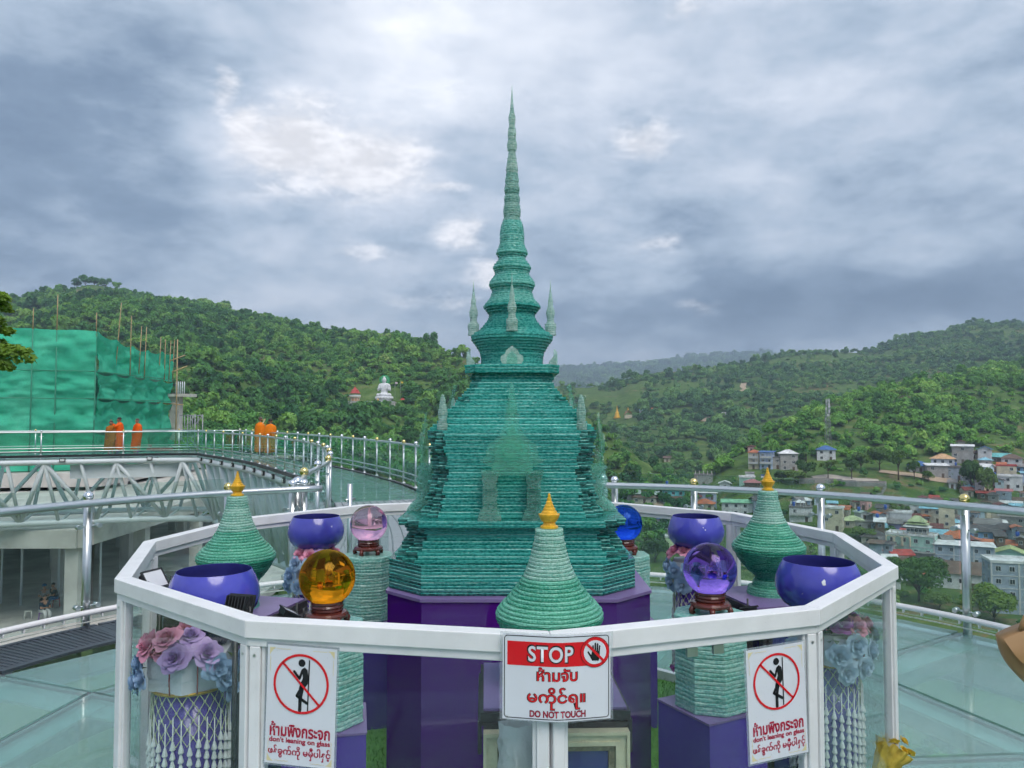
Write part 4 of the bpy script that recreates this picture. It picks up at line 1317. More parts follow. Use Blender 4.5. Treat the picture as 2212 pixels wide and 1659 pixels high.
jar_plinth('jar_plinth.002', (1.30, 3.90, 0.012), R(14), 'purple topped black edged plinth under the jar in front of the town', False)

# ---- crystal balls on carved stands on octagonal glass pedestals
def crystal(name, col, dens):
    m_, g, out = new_mat(name)
    b = g.node('ShaderNodeBsdfGlass'); b.inputs['IOR'].default_value = 1.5
    b.inputs['Roughness'].default_value = 0.0
    b.inputs[0].default_value = (*col, 1)
    g.link(b.outputs[0], out.inputs['Surface'])
    return m_
def oct_(r): return [(r * math.cos(R(22.5 + 45 * i)), r * math.sin(R(22.5 + 45 * i))) for i in range(8)]
def ball_set(key, loc, rz, col, what, pos, rp=0.150, ztop=0.958):
    rnd = random.Random(hash(key) % 97 if False else len(key) * 7)
    x, y = loc
    pl = empty('pedestal_plinth', (x, y, 0.012), rz, label='violet acrylic box plinth under the glass pedestal of the %s ball' % what, cat='plinth', group='violet box plinths')
    b = MB(); b.box((0, 0, 0.286), (0.30, 0.30, 0.572)); b.build('body', PURPLE2, pl)
    b = MB(); b.box((0, 0, 0.576), (0.306, 0.306, 0.008)); b.build('top_board', PURPLE_TOP, pl)
    pd = empty('glass_pedestal', (x, y, 0.594), rz, label='eight sided pale green stacked glass pedestal under the %s crystal ball' % what, cat='pedestal', group='stacked glass pedestals')
    H = ztop - 0.594
    n = 22
    for i in range(n):
        z0, z1 = H * i / n, H * (i + 1) / n - 0.0006
        s = slab(oct_(rp * rnd.uniform(0.985, 1.012)), z0, z1, rnd, 0.022, 0.0009, 0.0026)
        inst('glass_slab', s.mesh('glass_slab', SG_PED), pd, (0, 0, 0), (0, 0, rnd.uniform(-.02, .02)))
    st = empty('ball_stand', (x, y, ztop + 0.0005), rz, label='carved dark red wooden stand holding the %s crystal ball' % what, cat='stand', group='carved wooden ball stands')
    b = MB(); b.lathe([(.058, .047), (.062, .052), (.060, .060), (.064, .066), (.060, .073), (.063, .079), (.060, .087), (.048, .087), (.046, .070)], n=28, smooth=False); b.build('neck', WOOD, st)
    b = MB(); b.lathe([(.070, .022), (.080, .026), (.082, .036), (.074, .044), (.062, .0475)], n=28, smooth=False); b.build('ring', WOOD, st)
    for k in range(5):
        a = 2 * math.pi * k / 5 + 0.3
        b = MB()
        b.tube([(.072 * math.cos(a), .072 * math.sin(a), .026), (.082 * math.cos(a), .082 * math.sin(a), .014), (.076 * math.cos(a), .076 * math.sin(a), .0)], [.013, .011, .014], 8)
        b.build('foot', WOOD, st)
    b = MB(); b.sphere((0, 0, 0), 0.107, 48, 32)
    ball = b.build('crystal_ball', crystal('crystal_' + key, col, 1.0), None, (x, y, ztop + 0.087 + 0.0865))
    tag(ball, '%s crystal ball %s' % (what, pos), 'crystal ball', 'crystal balls round the stupa')
ball_set('amber', (-0.713, 3.0), 0.2, (1.0, 0.60, 0.11), 'amber', 'on a wooden stand left of the stupa base')
ball_set('violet', (0.805, 3.16), 0.5, (0.66, 0.50, 0.97), 'violet', 'on a wooden stand right of the purple plinth')
ball_set('pink', (-0.832, 4.5), 0.3, (1.0, 0.74, 0.86), 'pink', 'behind the amber ball, next to the small dark blue bowl')
ball_set('blue', (0.652, 4.52), 0.1, (0.14, 0.33, 0.92), 'deep blue', 'half hidden behind the right of the stupa')

# ---- roses
def petal_rose(seed, r_out, m_):
    """spiral of cupped petals, outer ones folded back"""
    rnd = random.Random(seed)
    b = MB(); b.sm = True
    N = 21
    for k in range(N):
        f_ = k / (N - 1)                              # 0 inner bud .. 1 outer
        a0 = k * 2.3999 + rnd.uniform(-.15, .15)
        rb = r_out * (.05 + .22 * f_)
        L_ = r_out * (.42 + .42 * f_) * rnd.uniform(.92, 1.08)
        tl0, tl1 = R(4 + 44 * f_), R(10 + 98 * f_ ** 1.2)
        hw = r_out * (.20 + .34 * f_)
        rad = Vector((math.cos(a0), math.sin(a0), 0)); tan = Vector((-math.sin(a0), math.cos(a0), 0)); up = Vector((0, 0, 1))
        nu, nv = 5, 5
        vs_, fs_ = [], []
        p = rad * rb + up * (r_out * (.30 - .28 * f_))
        for iv in range(nv):
            t = iv / (nv - 1)
            tl = tl0 + (tl1 - tl0) * t ** 1.6
            if iv: p = p + (rad * math.sin(tl) + up * math.cos(tl)) * (L_ / (nv - 1))
            wdt = hw * math.sin(math.pi * min(.16 + .62 * t, 1.0)) * (1.0 if t < .8 else 1.0 - .55 * (t - .8) / .2)
            for iu in range(nu):
                w = iu / (nu - 1) * 2 - 1
                cup = (1 - .5 * f_) * wdt * .75 * w * w
                vs_.append(p + tan * wdt * w - rad * cup * math.cos(tl * .6) + up * (cup * .45 * math.sin(tl) * (1 if t < .75 else -.6)) + up * r_out * rnd.uniform(-.012, .012))
        for iv in range(nv - 1):
            for iu in range(nu - 1):
                q = iv * nu + iu
                fs_.append((q, q + 1, q + nu + 1, q + nu))
        b.add(vs_, fs_)
    return b.mesh('rose', m_)
def fabric_petal(name, c1, c2):
    m_, g, out = new_mat(name)
    oi = g.node('ShaderNodeObjectInfo')
    nz = g.noise(coords(g), 30, 3, 0.6)
    col = g.mix(g.m('ADD', g.m('MULTIPLY', nz, 0.6), g.m('MULTIPLY', oi.outputs['Random'], 0.4)), c1, c2)
    d = principled(g, col, 0.6, spec=0.25)
    t = g.node('ShaderNodeBsdfTranslucent'); g.link(col, t.inputs[0])
    mx = g.node('ShaderNodeMixShader'); mx.inputs[0].default_value = 0.22
    g.link(d.outputs[0], mx.inputs[1]); g.link(t.outputs[0], mx.inputs[2])
    g.link(mx.outputs[0], out.inputs[0])
    return m_
P_BLUE = fabric_petal('petal_blue', (0.26, 0.42, 0.66), (0.48, 0.62, 0.80))
P_LILAC = fabric_petal('petal_lilac', (0.42, 0.27, 0.62), (0.70, 0.52, 0.80))
P_PINK = fabric_petal('petal_pink', (0.72, 0.22, 0.38), (0.86, 0.48, 0.60))
P_MAG = fabric_petal('petal_magenta', (0.40, 0.06, 0.42), (0.62, 0.22, 0.62))
P_YEL = fabric_petal('petal_yellow', (0.80, 0.50, 0.02), (0.90, 0.68, 0.10))
P_SKY = fabric_petal('petal_sky', (0.42, 0.58, 0.74), (0.62, 0.74, 0.86))
ROSES = {k: [petal_rose(s, 1.0, m_) for s in (1, 2, 3)] for k, m_ in (('blue', P_BLUE), ('lilac', P_LILAC), ('pink', P_PINK), ('mag', P_MAG), ('yel', P_YEL), ('sky', P_SKY))}
NET = mat('garland_net', (0.52, 0.57, 0.36), 0.6, var=0.35, vscale=40)
BEAD = mat('garland_bead', (0.72, 0.75, 0.73), 0.4, var=0.15, vscale=60)
GLITTER = mat('gold_glitter', (0.52, 0.33, 0.05), 0.3, metal=0.6, var=0.6, vscale=300)
LEAFG = mat('fabric_leaf', (0.10, 0.16, 0.05), 0.6, var=0.3, vscale=30)
def strand_mesh():
    b = MB()
    b.tube([(0, 0, 0), (0, 0, -0.40)], 0.0022, 5)
    z = -0.085
    while z > -0.40:
        b.lathe([(.004, z), (.0095, z - .020), (.0105, z - .026), (.006, z - .031)], n=7, smooth=False)
        z -= 0.0335
    return b.mesh('garland_strand', BEAD)
STRAND = strand_mesh()
def net_mesh(r, n=22):
    b = MB()
    rows = 6
    for row in range(rows):
        za, zb = -0.030 * row, -0.030 * (row + 1)
        for k in range(n):
            a = 2 * math.pi * (k + 0.5 * (row % 2)) / n
            for s in (-1, 1):
                a2 = a + s * math.pi / n
                b.tube([(r * math.cos(a), r * math.sin(a), za), (r * math.cos(a2), r * math.sin(a2), zb)], 0.0018, 4, caps=False)
            b.sphere((r * math.cos(a), r * math.sin(a), za), 0.0052, 6, 4)
    return b.mesh('garland_net', NET)
NETM = net_mesh(0.135)
def flower_stand(name, loc, rz, label, roses, extra_pink, cradle=(0, 0)):
    """white foam crown stuck with fabric roses over a purple column wrapped in a bead garland"""
    root = empty(name, loc, rz, label=label, cat='flower stand', group='flower stands under the bowls')
    b = MB(); b.lathe([(.125, 0), (.125, .74)], n=32); b.build('column', PURPLE2, root)
    b = MB(); b.prism([(0.152 * math.cos(R(30 + 60 * i)), 0.152 * math.sin(R(30 + 60 * i))) for i in range(6)], .745, .792); b.build('foam_block', FOAM, root)
    b = MB(); b.prism([(0.156 * math.cos(R(30.5 + 60 * i)), 0.156 * math.sin(R(30.5 + 60 * i))) for i in range(6)], .793, .868); b.build('foam_block', FOAM, root)
    b = MB(); b.tube([(.137 * math.cos(2 * math.pi * i / 24), .137 * math.sin(2 * math.pi * i / 24), .741) for i in range(24)], .006, 6, closed=True); b.build('glitter_band', GLITTER, root)
    inst('garland_net', NETM, root, (0, 0, .738))
    for k in range(30):
        a = 2 * math.pi * (k + 0.5) / 30
        inst('garland_strand', STRAND, root, (.140 * math.cos(a), .140 * math.sin(a), .665 - .012 * (k % 3)), (0, 0, a))
    for (a) in (-105, -70, -35, 20):
        b = MB(); b.tube([(.1545 * math.cos(R(a)), .1545 * math.sin(R(a)), .862), (.158 * math.cos(R(a)), .158 * math.sin(R(a)), .80), (.1535 * math.cos(R(a)), .1535 * math.sin(R(a)), .747)], .0028, 5)
        b.build('red_string', mat('red_string', (0.32, 0.06, 0.06), 0.8), root)
    rnd = random.Random(len(label))
    for (kind, a, rad, z, size, tilt) in roses:
        me = rnd.choice(ROSES[kind])
        o = inst('rose', me, root, (rad * math.cos(R(a)), rad * math.sin(R(a)), z), (0, R(tilt), R(a)), (size, size, size))
        o.rotation_euler = (Matrix.Rotation(R(a), 3, 'Z') @ Matrix.Rotation(R(tilt), 3, 'Y') @ Matrix.Rotation(rnd.uniform(0, 6), 3, 'Z')).to_euler()
        o.scale = (size * 1.08,) * 3
    for k in range(9):
        a = rnd.uniform(0, 360); rad = rnd.uniform(.11, .16)
        b = MB(); b.sm = True
        w, l = 0.016, 0.05
        b.add([(0, -w * .2, 0), (l * .5, -w, .006), (l, 0, -.004), (l * .5, w, .006), (l * .5, 0, 0)], [(0, 1, 4), (1, 2, 4), (2, 3, 4), (3, 0, 4)])
        o = b.build('leaf', LEAFG, root, (rad * math.cos(R(a)), rad * math.sin(R(a)), rnd.uniform(.80, .90)), (rnd.uniform(-.5, .5), rnd.uniform(-.6, .6), R(a)))
    # purple rosette fringe at the foot
    for k in range(14):
        a = 2 * math.pi * k / 14
        inst('fringe_flower', ROSES['mag'][k % 3], root, (.142 * math.cos(a), .142 * math.sin(a), .205 + 0.012 * (k % 3)), (0, R(80), a), (.028, .028, .028))
    # fluted blue-black funnel carrying the bowl
    b = MB()
    for k in range(26):
        a = 2 * math.pi * k / 26
        b.tube([(.045 * math.cos(a + .12), .045 * math.sin(a + .12), .869), (.062 * math.cos(a), .062 * math.sin(a), .905), (.104 * math.cos(a + .1), .104 * math.sin(a + .1), .943)], .0045, 5)
    b.lathe([(.098, .936), (.108, .940), (.110, .948), (.100, .950)], n=32, smooth=False, cap=False)
    b.lathe([(.040, .869), (.058, .905), (.098, .944)], n=32, cap=False)
    dx, dy = cradle
    ca, sa = math.cos(-rz), math.sin(-rz)
    b.build('bowl_cradle', mat('dark_blue_wicker', (0.018, 0.020, 0.11), 0.35, var=0.3, vscale=60), root, (dx * ca - dy * sa, dx * sa + dy * ca, 0))
    return root
def bowl(name, loc, label, chips):
    root = empty(name, loc, label=label, cat='bowl', group='blue alms bowls')
    prof = [(.0, .0), (.062, .0), (.102, .011), (.138, .034), (.160, .064), (.1695, .096), (.1695, .122), (.163, .150), (.153, .176), (.142, .197), (.138, .203)]
    b = MB(); b.lathe(prof, n=48, cap=False); b.build('outer_shell', BOWL, root)
    b = MB(); b.lathe([(.138, .203), (.1365, .2035), (.1365, .202), (.149, .175), (.158, .150), (.1645, .122), (.1645, .096), (.155, .066), (.133, .038), (.098, .016), (.0, .006)], n=48, cap=False); b.build('inner_shell', BOWLIN, root)
    rnd = random.Random(len(label))
    for (a, z, s) in chips:
        b = MB()
        zs = [p[1] for p in prof]; rs = [p[0] for p in prof]
        pts = []
        for k in range(9):
            t = 2 * math.pi * k / 9
            da, dz = s * math.cos(t) * rnd.uniform(.6, 1.2) * .7, s * math.sin(t) * rnd.uniform(.6, 1.3)
            r_ = float(np.interp(z + dz, zs, rs)) + 0.0012
            aa = R(a) + da / r_
            pts.append((r_ * math.cos(aa), r_ * math.sin(aa), z + dz))
        r_ = float(np.interp(z, zs, rs)) + 0.0016
        pts.append((r_ * math.cos(R(a)), r_ * math.sin(R(a)), z))
        b.add(pts, [(i, (i + 1) % 9, 9) for i in range(9)])
        b.build('paint_chip', CHIP, root)
    return root
A1 = (-1.150, 3.0); D1 = (1.247, 3.16); B1 = (-1.200, 4.75); C1 = (1.119, 4.72)
top_pink = [('pink', 200, .10, .885, .050, 30), ('pink', 235, .125, .890, .048, 45), ('pink', 165, .12, .890, .046, 40), ('pink', 60, .09, .895, .045, 20), ('pink', 120, .11, .890, .048, 35), ('mag', 100, .06, .90, .042, 10)]
flower_stand('flower_stand', (-1.205, 2.935, 0.012), R(10), 'flower stand with pink and lilac roses behind the pane beside the dark gratings',
             top_pink + [('lilac', 262, .150, .875, .058, 62), ('lilac', 300, .150, .880, .060, 60), ('blue', 322, .165, .800, .056, 88), ('blue', 345, .165, .825, .050, 88), ('blue', 335, .160, .735, .046, 95), ('blue', 200, .165, .840, .050, 85),
                         ('blue', 195, .170, .775, .056, 92), ('blue', 215, .168, .800, .046, 90), ('lilac', 20, .15, .86, .05, 70), ('pink', 215, .145, .905, .058, 55), ('pink', 245, .13, .93, .055, 40), ('lilac', 280, .10, .93, .05, 30), ('pink', 190, .14, .90, .055, 60), ('pink', 270, .06, .95, .05, 20), ('blue', 310, .170, .835, .052, 85)], 6, (0.055, 0.065))
flower_stand('flower_stand.001', (1.305, 3.25, 0.012), R(-10), 'flower stand with magenta flowers and pale blue roses near the yellow bouquet',
             [('pink', 250, .12, .90, .05, 40), ('mag', 285, .13, .905, .050, 50), ('pink', 310, .14, .890, .052, 55), ('mag', 330, .10, .91, .046, 30), ('pink', 350, .145, .885, .05, 60), ('pink', 200, .12, .895, .05, 45), ('pink', 225, .14, .885, .046, 55),
              ('sky', 300, .160, .835, .056, 85), ('sky', 330, .165, .80, .054, 88), ('sky', 275, .165, .80, .056, 90), ('sky', 350, .165, .845, .05, 85), ('sky', 310, .168, .75, .052, 95), ('sky', 285, .165, .735, .05, 95), ('sky', 240, .165, .83, .048, 85), ('sky', 215, .165, .80, .048, 88)], 6, (-0.058, -0.09))
flower_stand('flower_stand.002', (*B1, 0.012), R(25), 'flower stand with light blue roses behind the amber ball',
             [('pink', 215, .12, .905, .056, 40), ('pink', 245, .13, .90, .056, 50), ('lilac', 270, .135, .905, .05, 50), ('pink', 320, .12, .905, .05, 45), ('blue', 215, .155, .865, .052, 80), ('blue', 245, .16, .855, .054, 85), ('lilac', 275, .155, .855, .05, 80),
              ('blue', 205, .165, .795, .056, 90), ('blue', 255, .162, .79, .056, 90), ('blue', 195, .165, .735, .05, 95), ('blue', 225, .165, .735, .05, 95)], 4)
flower_stand('flower_stand.003', (*C1, 0.012), R(-15), 'flower stand with grey blue roses and pink orchids beside the violet ball',
             [('pink', 210, .13, .92, .058, 45), ('pink', 240, .12, .93, .05, 35), ('mag', 225, .11, .945, .04, 30), ('pink', 340, .13, .92, .05, 50), ('pink', 190, .14, .90, .05, 55), ('blue', 200, .160, .835, .056, 85), ('blue', 228, .162, .825, .056, 88), ('blue', 258, .160, .835, .056, 86),
              ('blue', 215, .162, .752, .056, 92), ('blue', 245, .162, .748, .058, 92), ('blue', 285, .16, .83, .05, 88), ('sky', 330, .165, .86, .058, 80), ('sky', 345, .165, .79, .056, 90), ('sky', 320, .165, .76, .05, 92)], 4)
bowl('alms_bowl', (*A1, 0.957), 'large glossy blue bowl next to the two black floodlights', [(250, .05, .006), (300, .045, .004), (232, .045, .005)])
bowl('alms_bowl.001', (*D1, 0.962), 'large glossy blue bowl with a white paint chip on its front', [(255, .150, .011), (300, .11, .0025), (228, .10, .002)])
bowl('alms_bowl.002', (*B1, 0.940), 'glossy blue bowl behind the amber ball, beside the pink ball', [(318, .155, .004)])
bowl('alms_bowl.003', (*C1, 0.945), 'glossy blue bowl above the violet ball with small scratches', [(272, .155, .003), (276, .142, .0045), (275, .06, .006)])

# ---- floodlights and small clutter
def floodlight(name, loc, rz, tilt, label):
    root = empty(name, loc, rz, label=label, cat='floodlight', group='black floodlights on the plinths')
    root.scale = (.78, .78, .78)
    M = Matrix.Rotation(tilt, 3, 'X')
    def T(p): return tuple(M @ Vector(p))
    b = MB()
    b.box(T((0, 0, .075)), (.115, .028, .085), M=M)
    for k in range(7):
        b.box(T((-.048 + .016 * k, .024, .075)), (.004, .024, .074), M=M)
    b.box(T((0, -.016, .122)), (.125, .010, .008), M=M); b.box(T((0, -.016, .028)), (.125, .010, .008), M=M)
    b.box(T((-.0615, -.016, .075)), (.008, .010, .10), M=M); b.box(T((.0615, -.016, .075)), (.008, .010, .10), M=M)
    b.build('housing', BLACKP, root)
    b = MB(); b.box(T((0, -.0165, .075)), (.113, .004, .084), M=M); b.build('lens', mat('lamp_glass', (0.70, 0.72, 0.74), 0.1, spec=0.6), root)
    b = MB()
    b.tube([(-.075, 0, .075), (-.075, 0, .004), (.075, 0, .004), (.075, 0, .075)], .006, 6)
    b.build('bracket', BLACKP, root)
    return root
floodlight('floodlight', (-1.345, 2.97, 1.075), R(70), R(-35), 'black floodlight with a white lens left of the big blue bowl')
floodlight('floodlight.001', (-0.975, 2.745, 1.028), R(165), R(20), 'black finned floodlight in front of the big blue bowl')
floodlight('floodlight.002', (-0.93, 3.42, 0.864), R(120), R(-60), 'black floodlight lying on the plinth behind the amber ball')
floodlight('floodlight.003', (1.02, 3.53, 0.864), R(200), R(-70), 'black floodlight lying on the plinth behind the violet ball')
for (nm, x, y, lab) in (('lamp_post', -1.345, 2.97, 'thin black post carrying the floodlight left of the big bowl'), ('lamp_post.001', -0.975, 2.745, 'thin black post behind the left corner pane')):
    b = MB(); b.tube([(0, 0, 0), (0.002, 0.001, .5), (0, 0, 1.012 if x > -1 else 1.06)], .010, 8)
    tag(b.build(nm, BLACKP, None, (x, y, 0.014)), lab, 'post')
# crumpled white plastic bag standing beside the framed plinth
def build_bag():
    rnd = random.Random(9)
    b = MB(); b.sm = True
    n, rows = 26, 16
    vs_, fs_ = [], []
    for i in range(rows):
        t = i / (rows - 1)
        r_ = float(np.interp(t, [0, .2, .55, .8, 1], [.050, .058, .046, .036, .022]))
        for k in range(n):
            a = 2 * math.pi * k / n
            rr_ = r_ * (1 + .26 * math.sin(7 * a + 5 * t) * (.3 + t) + .12 * math.sin(13 * a - 9 * t) + rnd.uniform(-.15, .15))
            vs_.append((rr_ * math.cos(a) + .03 * t, rr_ * .7 * math.sin(a), .46 * t))
    for i in range(rows - 1):
        for k in range(n):
            k2 = (k + 1) % n
            fs_.append((i * n + k, i * n + k2, (i + 1) * n + k2, (i + 1) * n + k))
    b.add(vs_, fs_)
    m_, g, out = new_mat('white_plastic_film')
    bs = principled(g, (0.80, 0.82, 0.83), 0.35, spec=0.5)
    t = g.node('ShaderNodeBsdfTranslucent'); t.inputs[0].default_value = (.7, .72, .72, 1)
    mx = g.node('ShaderNodeMixShader'); mx.inputs[0].default_value = 0.3
    g.link(bump(g, g.noise(coords(g), 45, 4, 0.6), 0.6, 0.01), bs.inputs['Normal'])
    g.link(bs.outputs[0], mx.inputs[1]); g.link(t.outputs[0], mx.inputs[2]); g.link(mx.outputs[0], out.inputs[0])
    o = b.build('plastic_bundle', m_, None, (0.015, 2.285, 0.30))
    o.scale = (1, 1, -1); o.location.z = 0.86
    tag(o, 'crumpled white plastic film tied to the corner post below the stop sign', 'plastic film')
build_bag()
# yellow bouquet leaning on the outside of the enclosure, right
root = empty('yellow_bouquet', (1.445, 3.12, 0.20), label='yellow flower bouquet in crumpled yellow wrap behind the right corner post', cat='bouquet')
def wrap():
    rnd = random.Random(3)
    b = MB(); b.sm = True
    n, rows = 28, 8
    vs_, fs_ = [], []
    for i in range(rows):
        t = i / (rows - 1)
        r_ = .035 + .085 * t ** 0.8
        for k in range(n):
            a = 2 * math.pi * k / n
            rr_ = r_ * (1 + .26 * math.sin(9 * a + 2 * t) * t + rnd.uniform(-.10, .10))
            vs_.append((rr_ * math.cos(a), rr_ * math.sin(a), .30 * t))
    for i in range(rows - 1):
        for k in range(n):
            fs_.append((i * n + k, i * n + (k + 1) % n, (i + 1) * n + (k + 1) % n, (i + 1) * n + k))
    b.add(vs_, fs_)
    return b
o = wrap().build('wrapping', mat('yellow_paper', (0.62, 0.45, 0.06), 0.5, var=0.25, vscale=25, bmp=0.5, bscale=40, bdist=0.01), root, (0, 0, 0.22), (R(-12), R(38), 0))
for k, (dx, dy, dz) in enumerate(((.20, -.03, .46), (.24, .04, .50), (.17, .06, .50), (.26, -.02, .43), (.14, -.02, .51))):
    inst('rose', ROSES['yel'][k % 3], root, (dx, dy, dz), (0, R(55), R(-20 + 25 * k)), (.05, .05, .05))
b = MB(); b.tube([(0, 0, .24), (-.05, .02, .0), (-.07, .03, -.28)], [.028, .03, .035], 10); b.build('stem_bundle', mat('dark_green_foil', (0.03, 0.08, 0.07), 0.4), root)
root.scale = (0.50, 0.50, 0.50)

# ------------------------------------------------------------------ printed signs
S_WHITE = mat('sign_white', (0.72, 0.74, 0.80), 0.3, var=0.02)
S_RED = mat('sign_red', (0.72, 0.010, 0.020), 0.3, var=0.03)
S_CRIM = mat('sign_crimson', (0.42, 0.006, 0.045), 0.3, var=0.03)
S_BLACK = mat('sign_black', (0.012, 0.012, 0.016), 0.35, var=0.05)
S_CREAM = mat('sign_cream', (0.74, 0.66, 0.38), 0.3, var=0.05)
S_FILM = pane_mat('laminate', (0.90, 0.93, 0.94), gloss=1.0, body=0.25, bodycol=(0.6, 0.65, 0.70))
def text_mesh(body, size, offset=0.0, space=1.0):
    c = bpy.data.curves.new('lettering', 'FONT')
    c.body = body
    c.size = size
    c.offset = offset
    c.space_character = space
    c.align_x = 'LEFT'
    c.resolution_u = 4
    c.fill_mode = 'FRONT'
    o = bpy.data.objects.new('lettering', c)
    COL.objects.link(o)
    dg = bpy.context.evaluated_depsgraph_get()
    dg.update()
    me = bpy.data.meshes.new_from_object(o.evaluated_get(dg), depsgraph=dg)
    bpy.data.objects.remove(o); bpy.data.curves.remove(c)
    return me
class Sign:
    """flat print on a sheet; layers 0.5 mm apart; fold bends the sheet round a corner"""
    def __init__(self, root, fold=0.0):
        self.root, self.fold = root, fold
    def warp(self, x, z, layer):
        y = -0.0006 * layer
        if self.fold:
            s = math.sqrt(x * x + 0.02 ** 2) - 0.02
            return (x * (1 - 0.02), y + s * self.fold, z)
        return (x, y, z)
    def put(self, name, m_, vs_, fs_, layer, parent=None):
        b = MB(); b.add([self.warp(x, z, layer) for x, z in vs_], fs_)
        return b.build(name, m_, parent or self.root)
    def poly(self, name, m_, pts, layer, parent=None):
        return self.put(name, m_, pts, [tuple(range(len(pts)))], layer, parent)
    def strip(self, name, m_, x0, x1, z0, z1, layer, n=12):
        vs_ = [(x0 + (x1 - x0) * i / n, z) for z in (z0, z1) for i in range(n + 1)]
        return self.put(name, m_, vs_, [(i, i + 1, n + 2 + i, n + 1 + i) for i in range(n)], layer)
    def ring(self, name, m_, cx_, cz, r0, r1, layer, n=48, sx=1.0):
        vs_ = [(cx_ + sx * r * math.cos(2 * math.pi * i / n), cz + r * math.sin(2 * math.pi * i / n)) for r in (r0, r1) for i in range(n)]
        return self.put(name, m_, vs_, [(i, n + i, n + (i + 1) % n, (i + 1) % n) for i in range(n)], layer)
    def disc(self, name, m_, cx_, cz, r, layer, n=32):
        return self.poly(name, m_, [(cx_ + r * math.cos(2 * math.pi * i / n), cz + r * math.sin(2 * math.pi * i / n)) for i in range(n)], layer)
    def line(self, name, m_, pts, w, layer, mb=None):
        vs_, fs_ = [], []
        for (a, b_) in zip(pts[:-1], pts[1:]):
            dx, dz = b_[0] - a[0], b_[1] - a[1]
            l = math.hypot(dx, dz); nx, nz = -dz / l * w / 2, dx / l * w / 2
            k = len(vs_)
            cap = 6
            ring = []
            for (p, s) in ((a, -1), (b_, 1)):
                a0 = math.atan2(dz, dx) + (math.pi / 2 if s < 0 else -math.pi / 2)
                for q in range(cap + 1):
                    t = a0 + math.pi * q / cap
                    ring.append((p[0] + w / 2 * math.cos(t), p[1] + w / 2 * math.sin(t)))
            vs_ += ring
            fs_.append(tuple(range(k, k + len(ring))))
        return self.put(name, m_, vs_, fs_, layer)
    def frame(self, name, m_, x0, x1, z0, z1, w, layer, r=0.0, n=10):
        def rr(o):
            pts = []
            ro = max(r - o, 0.001)
            for (cx_, cz, a0) in ((x1 - o - ro, z1 - o - ro, 0), (x0 + o + ro, z1 - o - ro, 90), (x0 + o + ro, z0 + o + ro, 180), (x1 - o - ro, z0 + o + ro, 270)):
                for q in range(6):
                    t = R(a0 + 18 * q)
                    pts.append((cx_ + ro * math.cos(t), cz + ro * math.sin(t)))
                # extra points along the following side so that the sheet can fold
            out = []
            for i in range(len(pts)):
                a, b_ = pts[i], pts[(i + 1) % len(pts)]
                k = n if math.hypot(b_[0] - a[0], b_[1] - a[1]) > 0.05 else 1
                out += [(a[0] + (b_[0] - a[0]) * j / k, a[1] + (b_[1] - a[1]) * j / k) for j in range(k)]
            return out
        A, B = rr(0), rr(w)
        k = min(len(A), len(B))
        vs_ = A[:k] + B[:k]
        return self.put(name, m_, vs_, [(i, (i + 1) % k, k + (i + 1) % k, k + i) for i in range(k)], layer)
    def text(self, m_, body, cx_, z, width, height, layer, offset=0.0, space=1.0, name='lettering', slant=0.0):
        me = text_mesh(body, 1.0, offset, space)
        n = len(me.vertices)
        co = np.empty(n * 3, np.float32); me.vertices.foreach_get('co', co); co = co.reshape(-1, 3)
        x0, x1, y0, y1 = co[:, 0].min(), co[:, 0].max(), co[:, 1].min(), co[:, 1].max()
        sx = width / (x1 - x0); sz = height / (y1 - y0) if height else sx
        new = [self.warp(cx_ + (p[0] - (x0 + x1) / 2) * sx, z + (p[1] - y0) * sz, layer) for p in co]
        me.vertices.foreach_set('co', np.array(new, np.float32).ravel())
        me.materials.clear(); me.materials.append(m_)
        me.update()
        return inst(name, me, self.root)

